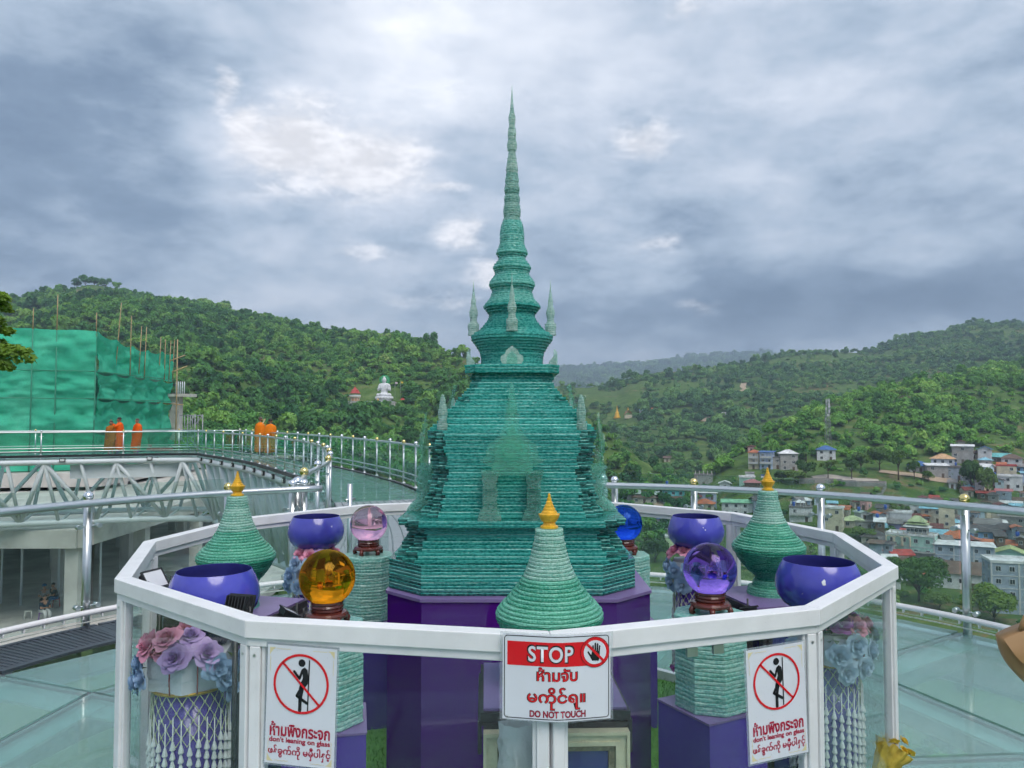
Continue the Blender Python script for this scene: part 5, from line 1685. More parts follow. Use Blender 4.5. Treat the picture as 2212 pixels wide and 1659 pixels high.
def lean_sign(name, k, f_, width, zc, label, rot):
    """notice fixed outside a pane between enclosure corners k and k+1"""
    A, B = Vector(encl(k, ENC_R - 0.012, 0)), Vector(encl(k + 1, ENC_R - 0.012, 0))
    p = A.lerp(B, f_)
    a = R(ENC_PHI + 30 * k + 15)
    out = Vector((math.sin(a), -math.cos(a), 0))
    p = p + out * 0.006
    root = empty(name, (p.x, p.y, zc), a, label=label, cat='sign', group='do not lean signs on the panes')
    root.rotation_euler = (0, rot, a)
    W, H = width, width * 1.58
    s = Sign(root)
    b = MB(); b.box((0, 0.0025, 0), (W + 0.012, 0.002, H + 0.012)); b.build('laminate', S_FILM, root)
    b = MB(); b.box((0, 0.0008, 0), (W, 0.0015, H)); b.build('sheet', S_WHITE, root)
    # cream corner ornaments and border curls
    for sx in (-1, 1):
        for sz in (-1, 1):
            cx_, cz = sx * (W / 2 - 0.007), sz * (H / 2 - 0.007)
            vs_ = [(cx_, cz), (cx_ - sx * .020, cz), (cx_ - sx * .012, cz - sz * .005), (cx_ - sx * .006, cz - sz * .012), (cx_, cz - sz * .022)]
            s.poly('corner_ornament', S_CREAM, vs_ if sx * sz < 0 else vs_[::-1], 1)
            pts = [(cx_ - sx * (.024 + .006 * q), cz - sz * (.002 + .0016 * (q % 2))) for q in range(8)]
            s.line('border_curl', S_CREAM, pts, .0014, 1)
            pts = [(cx_ - sx * (.002 + .0016 * (q % 2)), cz - sz * (.026 + .006 * q)) for q in range(8)]
            s.line('border_curl', S_CREAM, pts, .0014, 1)
    r = W * 0.40
    zc_ = H / 2 - r - 0.020
    def P(x, z): return (x * r, zc_ + z * r)
    s.line('pictogram_wall', S_BLACK, [P(.28, .80), P(.26, -.86)], r * .045, 2)
    s.disc('pictogram_head', S_BLACK, *P(.01, .70), r * .125, 2)
    s.put('pictogram_body', S_BLACK, [P(*q) for q in ((.02, .50), (.12, .56), (.22, .48), (.26, .25), (.24, .02), (.14, -.12), (.02, -.20), (-.08, -.16), (-.02, .02), (.06, .20))], [tuple(range(10))], 2)
    s.line('pictogram_arm', S_BLACK, [P(.04, .46), P(-.06, .18), P(-.26, .40)], r * .085, 2)
    s.line('pictogram_leg', S_BLACK, [P(.06, -.10), P(-.02, -.50), P(-.02, -.88)], r * .12, 2)
    s.line('pictogram_leg', S_BLACK, [P(.02, -.12), P(-.14, -.40), P(.22, -.62)], r * .10, 2)
    s.ring('prohibition_ring', S_RED, 0, zc_, r * .92, r, 3)
    s.line('prohibition_bar', S_RED, [P(-.68, .68), P(.68, -.68)], r * .075, 3)
    zt = -H / 2
    s.text(S_CRIM, 'ห้ามพิงกระจก', 0, zt + H * .235, W * .87, H * .122, 2, offset=0.030)
    s.text(S_CRIM, "don't leaning on glass", 0, zt + H * .172, W * .88, H * .058, 2, offset=0.030)
    s.text(S_CRIM, 'ဖန်ခွက်ကို မမှီပါနှင့်', 0, zt + H * .052, W * .90, H * .108, 2, offset=0.026)
    return root
lean_sign('no_leaning_sign', -1, 0.190, 0.216, 0.908, 'white do not lean notice with red ring on the pane next to the lilac roses', R(1.2))
lean_sign('no_leaning_sign.001', 0, 0.822, 0.214, 0.878, 'white do not lean notice with red ring on the pane next to the magenta flowers', R(-2.0))

def stop_sign():
    p = Vector(encl(0, ENC_R + 0.012, 0))
    a = R(ENC_PHI)
    root = empty('stop_sign', (p.x + 0.014, p.y, 1.038), label='white and red stop sign folded round the front corner of the enclosure', cat='sign')
    root.rotation_euler = (0, R(0.3), R(1.0))
    s = Sign(root, fold=0.20)
    W, H = 0.304, 0.232
    n = 16
    s.strip('laminate', S_FILM, -W / 2 - .008, W / 2 + .008, -H / 2 - .004, H / 2 + .004, -2, n)
    s.strip('sheet', S_WHITE, -W / 2, W / 2, -H / 2, H / 2, 0, n)
    s.frame('border_line', S_BLACK, -W / 2 + .004, W / 2 - .004, -H / 2 + .004, H / 2 - .004, .0022, 1, r=.010)
    s.strip('red_band', S_RED, -W / 2 + .013, W / 2 - .05, H / 2 - .085, H / 2 - .020, 1)
    s.text(S_BLACK, 'STOP', -.018, H / 2 - .0765, .134, .050, 2, offset=0.045, space=1.06, name='lettering_outline')
    s.text(S_WHITE, 'STOP', -.018, H / 2 - .073, .126, .0425, 3, offset=0.022, space=1.08)
    cx_, cz, r = .107, H / 2 - .049, .0405
    s.disc('roundel', S_BLACK, cx_, cz, r + .0012, 3, 40)
    s.disc('roundel_ring', S_RED, cx_, cz, r, 4, 40)
    s.disc('roundel_field', S_WHITE, cx_, cz, r * .80, 5, 40)
    def P(x, z): return (cx_ + x * r, cz + z * r)
    s.put('hand_palm', S_BLACK, [P(*q) for q in ((-.22, -.55), (.26, -.58), (.34, -.2), (.34, .06), (-.20, .10), (-.26, -.10), (-.34, -.30))], [tuple(range(7))], 6)
    for (x0, z0, x1, z1, w) in ((-.13, 0, -.15, .42, .115), (.02, .05, .02, .58, .12), (.16, .05, .18, .54, .115), (.28, .0, .33, .40, .10), (-.26, -.32, -.48, .02, .12)):
        s.line('hand_finger', S_BLACK, [P(x0, z0), P(x1, z1)], r * w, 6)
    s.line('roundel_bar', S_RED, [P(-.62, .62), P(.62, -.62)], r * .17, 7)
    s.text(S_BLACK, 'ห้ามจับ', 0.0, H / 2 - .1255, .1165, .0385, 1, offset=0.045, name='lettering_outline')
    s.text(S_RED, 'ห้ามจับ', 0.0, H / 2 - .1245, .112, .036, 2, offset=0.014)
    s.text(S_BLACK, 'မကိုင်ရ။', -.002, -H / 2 + .030, .165, .062, 1, offset=0.040, name='lettering_outline')
    s.text(S_RED, 'မကိုင်ရ။', -.002, -H / 2 + .0315, .160, .059, 2, offset=0.010)
    s.text(S_BLACK, 'DO NOT TOUCH', .002, -H / 2 + .0095, .157, .0188, 1, offset=0.040, name='lettering_outline')
    s.text(S_CRIM, 'DO NOT TOUCH', .002, -H / 2 + .0105, .155, .0168, 2, offset=0.016)
stop_sign()

# ------------------------------------------------------------------ curved skywalk on a tube truss
def smooth_path(pts, n):
    """Catmull-Rom through plan points, resampled evenly"""
    P = [np.array(p, float) for p in pts]
    P = [2 * P[0] - P[1]] + P + [2 * P[-1] - P[-2]]
    out = []
    for i in range(1, len(P) - 2):
        for t in np.linspace(0, 1, 20, endpoint=False):
            a, b, c, d = P[i - 1], P[i], P[i + 1], P[i + 2]
            out.append(0.5 * (2 * b + (c - a) * t + (2 * a - 5 * b + 4 * c - d) * t * t + (3 * b - a - 3 * c + d) * t ** 3))
    out.append(P[-2])
    out = np.array(out)
    s = np.concatenate([[0], np.cumsum(np.linalg.norm(np.diff(out, axis=0), axis=1))])
    q = np.linspace(0, s[-1], n)
    return np.stack([np.interp(q, s, out[:, 0]), np.interp(q, s, out[:, 1])], -1), s[-1]
NEAR = [(-2.15, 7.75), (-2.55, 9.6), (-2.85, 11.9), (-3.35, 14.2), (-4.4, 18.0), (-5.9, 22.0), (-7.9, 26.0), (-10.2, 30.2), (-12.2, 33.2), (-15.3, 37.6)]
NEAR_ST = [(-15.3, 37.6), (-17.7, 37.2), (-23.0, 34.9), (-31, 31.5)]
FAR = [(0.95, 8.15), (0.25, 11.0), (-0.7, 14.5), (-2.0, 18.0), (-3.2, 21.2), (-5.9, 26.8), (-8.6, 31.4), (-11.6, 36.0), (-14.2, 40.2)]
FAR_ST = [(-14.2, 40.2), (-18.0, 40.4), (-24.5, 38.2), (-33, 34.8)]
TUBE = mat('truss_paint', (0.62, 0.67, 0.70), 0.38, spec=0.45, var=0.08, vscale=0.8)
DARKB = mat('dark_edge_beam', (0.022, 0.025, 0.030), 0.45)
RB_S = MB().sphere((0, 0, 0), 0.055, 10, 8).mesh('finial', CHROME)
RB_G = MB().sphere((0, 0, 0), 0.055, 10, 8).mesh('finial', GOLDM)
def post_mesh():
    b = MB(); b.tube([(0, 0, -0.22), (0, 0, 1.03)], 0.027, 8)
    for z in (0.2, 0.86): b.tube([(-.09, 0, z), (.09, 0, z)], 0.016, 6)
    b.lathe([(.055, -.02), (.055, .03)], n=8)
    return b.mesh('post', STEEL)
RPOST = post_mesh()
def walk_railing(name, pts, spacing, label, hand=True, skip=0.0):
    root = empty(name, (pts[0][0], pts[0][1], 0), label=label, cat='railing')
    o = np.array([pts[0][0], pts[0][1]])
    _, ln = smooth_path(pts, 10)
    n = max(2, int(round(ln / spacing)) + 1)
    P, _ = smooth_path(pts, n)
    for i, p in enumerate(P):
        t = P[min(i + 1, n - 1)] - P[max(i - 1, 0)]
        rz = math.atan2(t[1], t[0])
        q = inst('post', RPOST, root, (p[0] - o[0], p[1] - o[1], 0), (0, 0, rz))
        inst('finial', RB_G if i % 2 else RB_S, q, (0, 0, 1.10))
        if i < n - 1:
            p2 = P[i + 1]
            d = (p2 - p); l = np.linalg.norm(d); d = d / l; nx = np.array([-d[1], d[0]]) * 0.006
            a, b_ = p + d * .05 - o, p2 - d * .05 - o
            b = MB()
            b.add([(a[0] + nx[0], a[1] + nx[1], .10), (b_[0] + nx[0], b_[1] + nx[1], .10), (b_[0] + nx[0], b_[1] + nx[1], 1.06), (a[0] + nx[0], a[1] + nx[1], 1.06)], [(0, 1, 2, 3)])
            b.build('glass_pane', GLASS_FAR, root)
    Q, _ = smooth_path(pts, max(n * 2, 12))
    for (z, r_, nm) in ((1.045, .032, 'handrail'), (.30, .022, 'lower_rail'), (.16, .020, 'lower_rail')):
        b = MB(); b.tube([(q[0] - o[0], q[1] - o[1], z) for q in Q], r_, 8); b.build(nm, STEEL, root)
    return root
walk_railing('walkway_railing', NEAR, 1.5, 'curving row of steel posts with gold and silver balls on the skywalk inner edge')
walk_railing('walkway_railing.001', NEAR_ST, 3.1, 'straight steel and glass railing in front of the three monks')
walk_railing('walkway_railing.002', FAR, 1.42, 'outer glass railing of the skywalk running behind the stupa')
walk_railing('walkway_railing.003', FAR_ST, 3.2, 'steel railing behind the monks below the green netting')
# chained gate frame beside the deck: two posts and a low glass wing
g_ = empty('gate_wing', (-1.75, 8.35, 0), R(70), label='glass gate wing with steel post and chain where the skywalk meets the deck', cat='gate')
for dx in (0.0,):
    inst('post', RPOST, g_, (dx, 0, 0))
b = MB(); b.box((.45, 0, .60), (.80, .010, 1.0)); b.build('glass_pane', GLASS_RAIL, g_)
b = MB()
for k in range(14): b.tube([(0.02 + .012 * (k % 2), .06, .62 - .035 * k), (0.02, .075, .60 - .035 * k), (0.0 + .012 * (k % 2), .06, .585 - .035 * k)], .006, 5)
b.build('chain', STEEL, g_)

def build_skywalk():
    root = empty('skywalk', (-10, 25, -0.3), label='curved pale steel skywalk with a tube truss beneath, joining the deck', cat='bridge')
    o = Vector(root.location)
    N = 70
    A1_, _ = smooth_path(NEAR, 56); A2, _ = smooth_path(NEAR_ST, 24)
    B1_, _ = smooth_path(FAR, 56); B2, _ = smooth_path(FAR_ST, 24)
    A = np.concatenate([A1_, A2[1:]]); B = np.concatenate([B1_, B2[1:]])
    # floor: grating on the first stretch, glass panels beyond
    for i in range(len(A) - 1):
        m_ = GRATE_L if i < 14 else DECK_GLASS
        b = MB()
        f0, f1 = 0.03, 0.97
        def L(p, z): return (p[0] - o.x, p[1] - o.y, z - o.z)
        def mixp(t, k): return A[k] + (B[k] - A[k]) * t
        for (t0, t1, mm, zt) in ((0.05, 0.95, m_, -0.02),):
            pts = [mixp(t0, i), mixp(t1, i), mixp(t1, i + 1), mixp(t0, i + 1)]
            pts = [p + (sum(pts) / 4 - p) * 0.012 for p in pts]
            b.add([L(p, zt) for p in pts] + [L(p, zt - .04) for p in pts], [(0, 1, 2, 3)[::-1], (4, 5, 6, 7), (0, 1, 5, 4), (1, 2, 6, 5), (2, 3, 7, 6), (3, 0, 4, 7)])
        if i < 14:
            # bars of the grating stand proud
            for q in range(16):
                t = 0.06 + 0.88 * q / 15
                p0, p1 = mixp(t, i), mixp(t, i + 1)
                d = (B[i] - A[i]); d = d / np.linalg.norm(d) * 0.012
                b.add([L(p0 - d, -.018), L(p0 + d, -.018), L(p1 + d, -.018), L(p1 - d, -.018), L(p0, -.002), L(p1, -.002)], [(0, 4, 5, 3), (1, 2, 5, 4)])
        b.build('floor_panel', m_, root)
    def Lv(p, z): return (p[0] - o.x, p[1] - o.y, z - o.z)
    for line in (A, B):
        b = MB()
        n = len(line)
        vs_, fs_ = [], []
        for i, p in enumerate(line):
            t = line[min(i + 1, n - 1)] - line[max(i - 1, 0)]; t = t / np.linalg.norm(t); nx = np.array([-t[1], t[0]]) * 0.06
            for (sx, z) in ((-1, -.11), (1, -.11), (1, 0.0), (-1, 0.0)):
                vs_.append(Lv(p + nx * sx, z))
        for i in range(n - 1):
            for k in range(4):
                fs_.append((i * 4 + k, i * 4 + (k + 1) % 4, (i + 1) * 4 + (k + 1) % 4, (i + 1) * 4 + k))
        b.add(vs_, fs_); b.build('edge_beam', DARKB, root)
        b = MB(); b.tube([Lv(p, -.34) for p in line], 0.125, 12); b.build('top_chord', TUBE, root)
    # truss below: bottom chord under the middle, diagonals to both top chords
    M = A * 0.62 + B * 0.38
    zb = np.interp(np.arange(len(M)), [0, 12, 40, 56, 78], [-1.6, -2.6, -3.9, -3.3, -3.2])
    b = MB(); b.tube([Lv(p, z) for p, z in zip(M, zb)], 0.15, 12); b.build('bottom_chord', TUBE, root)
    M2 = A * 0.30 + B * 0.70
    b = MB(); b.tube([Lv(p, z + .35) for p, z in zip(M2, zb)], 0.13, 12); b.build('bottom_chord', TUBE, root)
    step = 2
    for i in range(0, len(A) - step, step):
        j = i + step
        if i > 54: pass
        for (T, Bt, dz) in ((A, M, 0), (B, M2, .35)):
            k = (i // step + (1 if T is B else 0)) % 2
            b = MB()
            if k == 0: b.tube([Lv(T[i], -.36), Lv(Bt[j], zb[j] + dz)], 0.10, 8)
            else: b.tube([Lv(Bt[i], zb[i] + dz), Lv(T[j], -.36)], 0.10, 8)
            b.build('diagonal', TUBE, root)
            b = MB(); b.tube([Lv(T[i], -.36), Lv(Bt[i], zb[i] + dz)], 0.085, 8); b.build('vertical', TUBE, root)
        b = MB(); b.tube([Lv(A[i], -.34), Lv(B[i], -.34)], 0.07, 8); b.build('cross_tube', TUBE, root)
        b = MB(); b.tube([Lv(M[i], zb[i]), Lv(M2[i], zb[i] + .35)], 0.06, 8); b.build('cross_tube', TUBE, root)
        if i % 6 == 0:
            b = MB(); b.tube([Lv(M[i], zb[i]), Lv(B[i], -.36)], 0.05, 8); b.build('brace', TUBE, root)
    # long web plates low on the near curve, seen almost edge on
    for i in range(8, 54, 2):
        d = B[i] - A[i]; d /= np.linalg.norm(d)
        b = MB(); b.tube([Lv(A[i] + d * .1, -.42), Lv(M[i] - d * 0.1, zb[i] + .1)], [0.16, 0.10], 8); b.build('fork_tube', TUBE, root)
    # deep box beam at the bend
    for (p, q, z0, z1) in ((A2[1], A2[8], -.5, -1.15),):
        b = MB()
        c = (p + q) / 2; l = np.linalg.norm(q - p); a = math.atan2(q[1] - p[1], q[0] - p[0])
        d = (B2[4] - A2[4]); d /= np.linalg.norm(d)
        b.box((c[0] + d[0] * .5 - o.x, c[1] + d[1] * .5 - o.y, (z0 + z1) / 2 - o.z), (l, .12, abs(z1 - z0)), a)
        b.build('box_beam', TUBE, root)
    # small floodlights hung on the top chord
    for i in list(range(20, 56, 3)) + [58, 63, 67, 72]:
        t = A[min(i + 1, len(A) - 1)] - A[i - 1]; rz = math.atan2(t[1], t[0])
        n_ = np.array([t[1], -t[0]]) / np.linalg.norm(t)
        n_ = -n_ if n_[1] > 0 else n_
        p = A[i] + n_ * 0.15
        b = MB(); b.box(Lv(p, -.24), (.24, .08, .17), rz); b.build('lamp', BLACKP, root)
        p = A[i] + n_ * 0.195
        b = MB(); b.box(Lv(p, -.235), (.18, .02, .11), rz); b.build('lamp_glass', MATS['lamp_glass'], root)
    # columns down to the ground
    for k, i in enumerate((30, 50)):
        for s_ in (0, 1):
            p = (A[i] * (1 - s_) + B[i] * s_) * .6 + M[i] * .4
            gzv = gz(p[0], p[1])
            b = MB(); b.tube([Lv(M[i], zb[i]), Lv(p, gzv)], 0.16, 10); b.build('leg', TUBE, root)
build_skywalk()

# ------------------------------------------------------------------ concrete frame and the netted building under construction
CONC = mat('concrete', (0.52, 0.505, 0.47), 0.85, spec=0.2, var=0.25, vscale=0.7, bmp=0.25, bscale=6, bdist=0.03)
CONC_D = mat('concrete_floor', (0.50, 0.49, 0.46), 0.9, spec=0.15, var=0.35, vscale=0.4, bmp=0.2, bscale=5, bdist=0.03)
BAMBOO = mat('bamboo', (0.42, 0.31, 0.17), 0.6, var=0.25, vscale=3)
def net_mat():
    m_, g, out = new_mat('green_net')
    p = wpos(g)
    n1 = g.noise(p, 0.35, 4, 0.6)
    n2 = g.noise(p, 2.2, 4, 0.6)
    col = g.ramp(g.m('ADD', g.m('MULTIPLY', n1, 0.7), g.m('MULTIPLY', n2, 0.3)), [(0.3, (0.05, 0.44, 0.28)), (0.5, (0.08, 0.55, 0.36)), (0.72, (0.14, 0.66, 0.45))])
    d = g.node('ShaderNodeBsdfDiffuse'); g.link(col, d.inputs[0])
    g.link(bump(g, g.noise(p, 1.3, 5, 0.6), 0.40, 0.2), d.inputs['Normal'])
    t = g.node('ShaderNodeBsdfTranslucent'); g.link(col, t.inputs[0])
    mx = g.node('ShaderNodeMixShader'); mx.inputs[0].default_value = 0.22
    g.link(d.outputs[0], mx.inputs[1]); g.link(t.outputs[0], mx.inputs[2])
    tr = g.node('ShaderNodeBsdfTransparent'); tr.inputs[0].default_value = (0.25, 0.75, 0.55, 1)
    m2 = g.node('ShaderNodeMixShader'); m2.inputs[0].default_value = 0.10
    g.link(mx.outputs[0], m2.inputs[1]); g.link(tr.outputs[0], m2.inputs[2])
    g.link(m2.outputs[0], out.inputs[0])
    return m_
NETG = net_mat()
def build_construction():
    P0 = np.array([-48.0, 51.5]); P1 = np.array([at(208, 800, 58)[0], 58.0]); P2 = np.array([at(373, 800, 74)[0], 74.0])
    ztop = 8.3
    fr = empty('concrete_frame', (-34, 48, -8.3), label='open concrete frame with slab and columns below the skywalk truss', cat='building')
    o = Vector(fr.location)
    def L(x, y, z): return (x - o.x, y - o.y, z - o.z)
    b = MB(); b.prism([L(*p, 0)[:2] for p in ((-75, 33), (-14, 33), (-15, 80), (-75, 80))], -0.55, 0.0); b.build('ground_slab', CONC_D, fr)
    XR = -20.6
    for (nm, z0, z1, poly) in (('upper_slab', -3.78, -3.58, ((-75, 36.6), (XR, 36.9), (XR - .6, 79), (-75, 79))), ('upper_slab', -2.5, -2.28, ((-75, 50), (P1[0] + 1.2, 56.4), (P2[0] + 1.2, 78), (-75, 79)))):
        b = MB(); b.prism([L(x, y, 0)[:2] for x, y in poly], z0 - o.z, z1 - o.z); b.build(nm, CONC_D, fr)
    for (p, q, zt, zb) in (((-75, 36.5), (XR, 36.8), -3.60, -4.45), ((XR + .05, 36.8), (XR - .55, 79), -3.60, -4.45), ((-75, 49.9), (P1[0] + 1.3, 56.3), -2.30, -3.3), ((P1[0] + 1.3, 56.3), (P2[0] + 1.3, 78), -2.30, -3.3)):
        c = ((p[0] + q[0]) / 2, (p[1] + q[1]) / 2); l = math.hypot(q[0] - p[0], q[1] - p[1]); a = math.atan2(q[1] - p[1], q[0] - p[0])
        b = MB(); b.box(L(c[0], c[1], (zt + zb) / 2), (l, .36, zt - zb), a); b.build('edge_beam', CONC, fr)
    for x in np.arange(-70, XR + .5, 4.6):
        xx = x + ((XR - 0.4) - (-70)) % 4.6
        for y in (37.3, 44, 51.5, 60, 69):
            if xx > XR + .3: continue
            b = MB(); b.box(L(xx, y, (-8.3 - 3.79) / 2), (.62, .62, 8.3 - 3.79 - .02)); b.build('column', CONC, fr)
            if y > 52: 
                b = MB(); b.box(L(xx, y, (-3.57 - 2.51) / 2), (.5, .5, 1.04)); b.build('column', CONC, fr)
    for k in range(6):
        x, y = -22.0 - 1.4 * k, 41.5 + 0.5 * (k % 3)
        b = MB(); b.tube([L(x, y, -8.3), L(x, y, -3.8)], 0.06, 6); b.build('prop', TUBE, fr)
    # timber stack and rubble on the ground slab
    ts = empty('timber_stack', (-19.4, 44.0, -8.3), R(12), label='dark stack of formwork boards under the concrete slab', cat='timber')
    for k in range(6):
        b = MB(); b.box((0.1 * (k % 2), 0, .14 + .2 * k), (3.2, 1.1, .17)); b.build('board', mat('old_board', (0.10, 0.085, 0.07), 0.8, var=0.3, vscale=3), ts)

    nb = empty('netted_building', (float(P1[0]), 58.0, -2.28), label='unfinished building wrapped in green safety net with bamboo scaffold poles', cat='building')
    o2 = Vector(nb.location)
    def L2(x, y, z): return (x - o2.x, y - o2.y, z - o2.z)
    rnd = np.random.default_rng(8)
    def sheet(name, pa, pb, za, zb, seed, nu=70, nv=26, sag=0.35, bulge=0.35, topcurve=None):
        d = pb - pa; l = np.linalg.norm(d); d = d / l; nx = np.array([d[1], -d[0]])
        if nx[1] > 0: nx = -nx
        U, Vv = np.meshgrid(np.linspace(0, 1, nu), np.linspace(0, 1, nv), indexing='ij')
        s = U * l
        bay = np.abs(np.sin(s / 3.3 * math.pi))
        fold = (fbm(s / 1.3, Vv * 3.0 + s / 5, seed) - .5) * 1.1 + (fbm(s / .45, Vv * 1.4, seed + 5) - .5) * .45
        off = bulge * bay * np.sin(math.pi * Vv) + fold * .85 * (0.25 + np.sin(math.pi * Vv))
        z = za + (zb - za) * Vv
        z = z - np.where(Vv > .5, (Vv - .5) * 2, 0) * sag * bay * .55
        if topcurve is not None: z = z + Vv * topcurve(U)
        X = pa[0] + d[0] * s + nx[0] * off; Y = pa[1] + d[1] * s + nx[1] * off
        V = np.stack([X - o2.x, Y - o2.y, z - o2.z], -1).reshape(-1, 3)
        i, j = np.meshgrid(np.arange(nu - 1), np.arange(nv - 1), indexing='ij')
        a = (i * nv + j).ravel()
        inst(name, mesh_np(name, V, np.stack([a, a + nv, a + nv + 1, a + 1], -1), NETG, smooth=True), nb)
    bands = [(-2.2, 0.6), (0.55, 3.15), (3.1, 5.2), (5.15, 8.3)]
    for k, (za, zb) in enumerate(bands):
        last = k == 3
        sheet('net_sheet', P0, P1, za, zb, 10 + k, nu=60, bulge=.10, sag=.12)
        sheet('net_sheet', P1, P2, za, zb, 20 + k, nu=90, bulge=.38, sag=.5, topcurve=(lambda U: -0.9 * np.sin(math.pi * np.clip(U * 1.05, 0, 1)) * .5 - .35 * U) if last else None)
    sheet('net_sheet', P1 + (P2 - P1) * .93, P2 + (P2 - P1) * .05, -3.3, -.3, 31, nu=16, bulge=.1)
    # the body inside
    b = MB()
    Q0, Q1, Q2 = P0 + np.array([0.8, 1.6]), P1 + np.array([-0.9, 1.2]), P2 + np.array([-1.3, 0])
    b.prism([L2(*p, 0)[:2] for p in (Q0, Q1, Q2, (-60, 79), (-60, 54))], 0.02, 7.6)
    b.build('wall', mat('raw_block_wall', (0.17, 0.30, 0.27), 0.9, var=0.3, vscale=0.5), nb)
    # blue tarpaulin behind the net
    # poles with horizontal ledgers
    def on_line(pa, pb, u):
        t = (u - 1106) / F
        d = pb - pa
        k = (t * pa[1] - pa[0]) / (d[0] - t * d[1])
        return pa + d * k
    for (u_, v_) in ((-60, 668), (70, 667), (122, 637), (207, 676)):
        p = on_line(P0, P1, u_)
        top = at(u_, v_, p[1])[2]
        b = MB(); b.tube([L2(p[0], p[1] - .22, -2.2), L2(p[0] + .05, p[1] - .25, 4), L2(p[0] + .03, p[1] - .22, 8.2)], [.055, .05, .045], 7); b.build('bamboo_pole', mat('netted_bamboo', (0.05, 0.27, 0.18), 0.7), nb)  # lower pole coloured green, as if seen through the net
        b = MB(); b.tube([L2(p[0] + .03, p[1] - .22, 8.2), L2(p[0] + .02, p[1] - .2, top)], [.045, .03], 7); b.build('bamboo_pole', BAMBOO, nb)
    for (u_, v_, lean) in ((250, 652, .35), (273, 681, 0), (296, 703, .15), (307, 705, .1), (339, 727, .1), (349, 732, 0), (361, 735, .1), (369, 733, .1)):
        p = on_line(P1, P2, u_)
        top = at(u_, v_, p[1])[2]
        b = MB(); b.tube([L2(p[0] - lean, p[1] + .5, 5.2), L2(p[0] + .05, p[1] + .45, top)], [.045, .03], 7); b.build('bamboo_pole', BAMBOO, nb)
    pe = P2 + np.array([0.55, -.3])
    b = MB(); b.tube([L2(pe[0], pe[1], -2.2), L2(pe[0], pe[1], 9.2)], [.07, .05], 7); b.build('bamboo_pole', BAMBOO, nb)
    for (z, dz, dx) in ((7.3, 1.0, 1.5), (6.2, 1.1, 1.9), (3.0, -.2, 1.4)):
        b = MB(); b.tube([L2(pe[0] - 1.8, pe[1] - .1, z - dz * .6), L2(pe[0] + dx * .5, pe[1], z + dz * .4)], .055, 7); b.build('bamboo_ledger', BAMBOO, nb)
    for (z) in (0.6, 3.15, 5.2):
        b = MB(); b.tube([L2(P0[0], P0[1] - .28, z), L2(P1[0], P1[1] - .22, z)], .035, 6); b.build('bamboo_ledger', mat('net_tinted_bamboo', (0.045, 0.22, 0.145), 0.7), nb)  # ledgers stand before the net, coloured as if seen through it
        b = MB(); b.tube([L2(P1[0], P1[1] - .1, z), L2(P2[0] + .3, P2[1] - .1, z + .1)], .035, 6); b.build('bamboo_ledger', MATS['net_tinted_bamboo'], nb)
    b = MB(); b.tube([L2(P1[0] + 8.2, 68.0, -1.2), L2(P1[0] + 9.4, 68.6, 1.6)], .06, 6); b.build('bamboo_pole', BAMBOO, nb)
    # bare concrete corner sticking out on the right
    b = MB(); b.box(L2(P2[0] + .15, P2[1] + .6, 1.6), (.9, .9, 4.2)); b.build('concrete_column', CONC, nb)
    b = MB(); b.box(L2(P2[0] + .7, P2[1] + .6, 3.85), (2.2, 1.6, .28)); b.build('concrete_slab', CONC, nb)
    for k in range(5):
        b = MB(); b.tube([L2(P2[0] + .1 + .2 * k, P2[1] + .6, 3.9), L2(P2[0] + .1 + .2 * k, P2[1] + .6, 5.2)], .05, 5); b.build('rebar', TUBE, nb)
    # scaffold tower beside it
    sc = empty('scaffold_tower', (P2[0] + 2.3, 73.0, -2.28), R(-12), label='grey tubular scaffold frame standing right of the green net', cat='scaffold')
    for x in (-.8, .8):
        for y in (-.6, .6):
            b = MB(); b.tube([(x, y, 0), (x, y, 4.3)], .05, 6); b.build('standard', GRATE_L, sc)
    for y in (-.6, .6):
        for (p, q) in (((-.8, 4.2), (.8, 4.2)), ((-.8, 2.4), (.8, 4.2)), ((-.8, 2.2), (.8, .6)), ((-.8, .4), (.8, 2.4)), ((-.3, 4.2), (-.3, 2.2)), ((.3, 4.2), (.3, 2.2)), ((-.8, 2.2), (.8, 2.2))):
            b = MB(); b.tube([(p[0], y, p[1]), (q[0], y, q[1])], .04, 6); b.build('brace', GRATE_L, sc)
    b = MB(); b.box((0, 0, .7), (2.2, 1.6, 1.2)); b.box((-.6, -.85, 1.4), (1.1, .1, .5))
    tag(b.build('red_sheeted_stack', mat('faded_red', (0.42, 0.09, 0.10), 0.6, var=0.2), None, (P2[0] + .9, 69.0, -2.28)), 'pile under faded red sheeting beside the scaffold foot', 'pile')
build_construction()

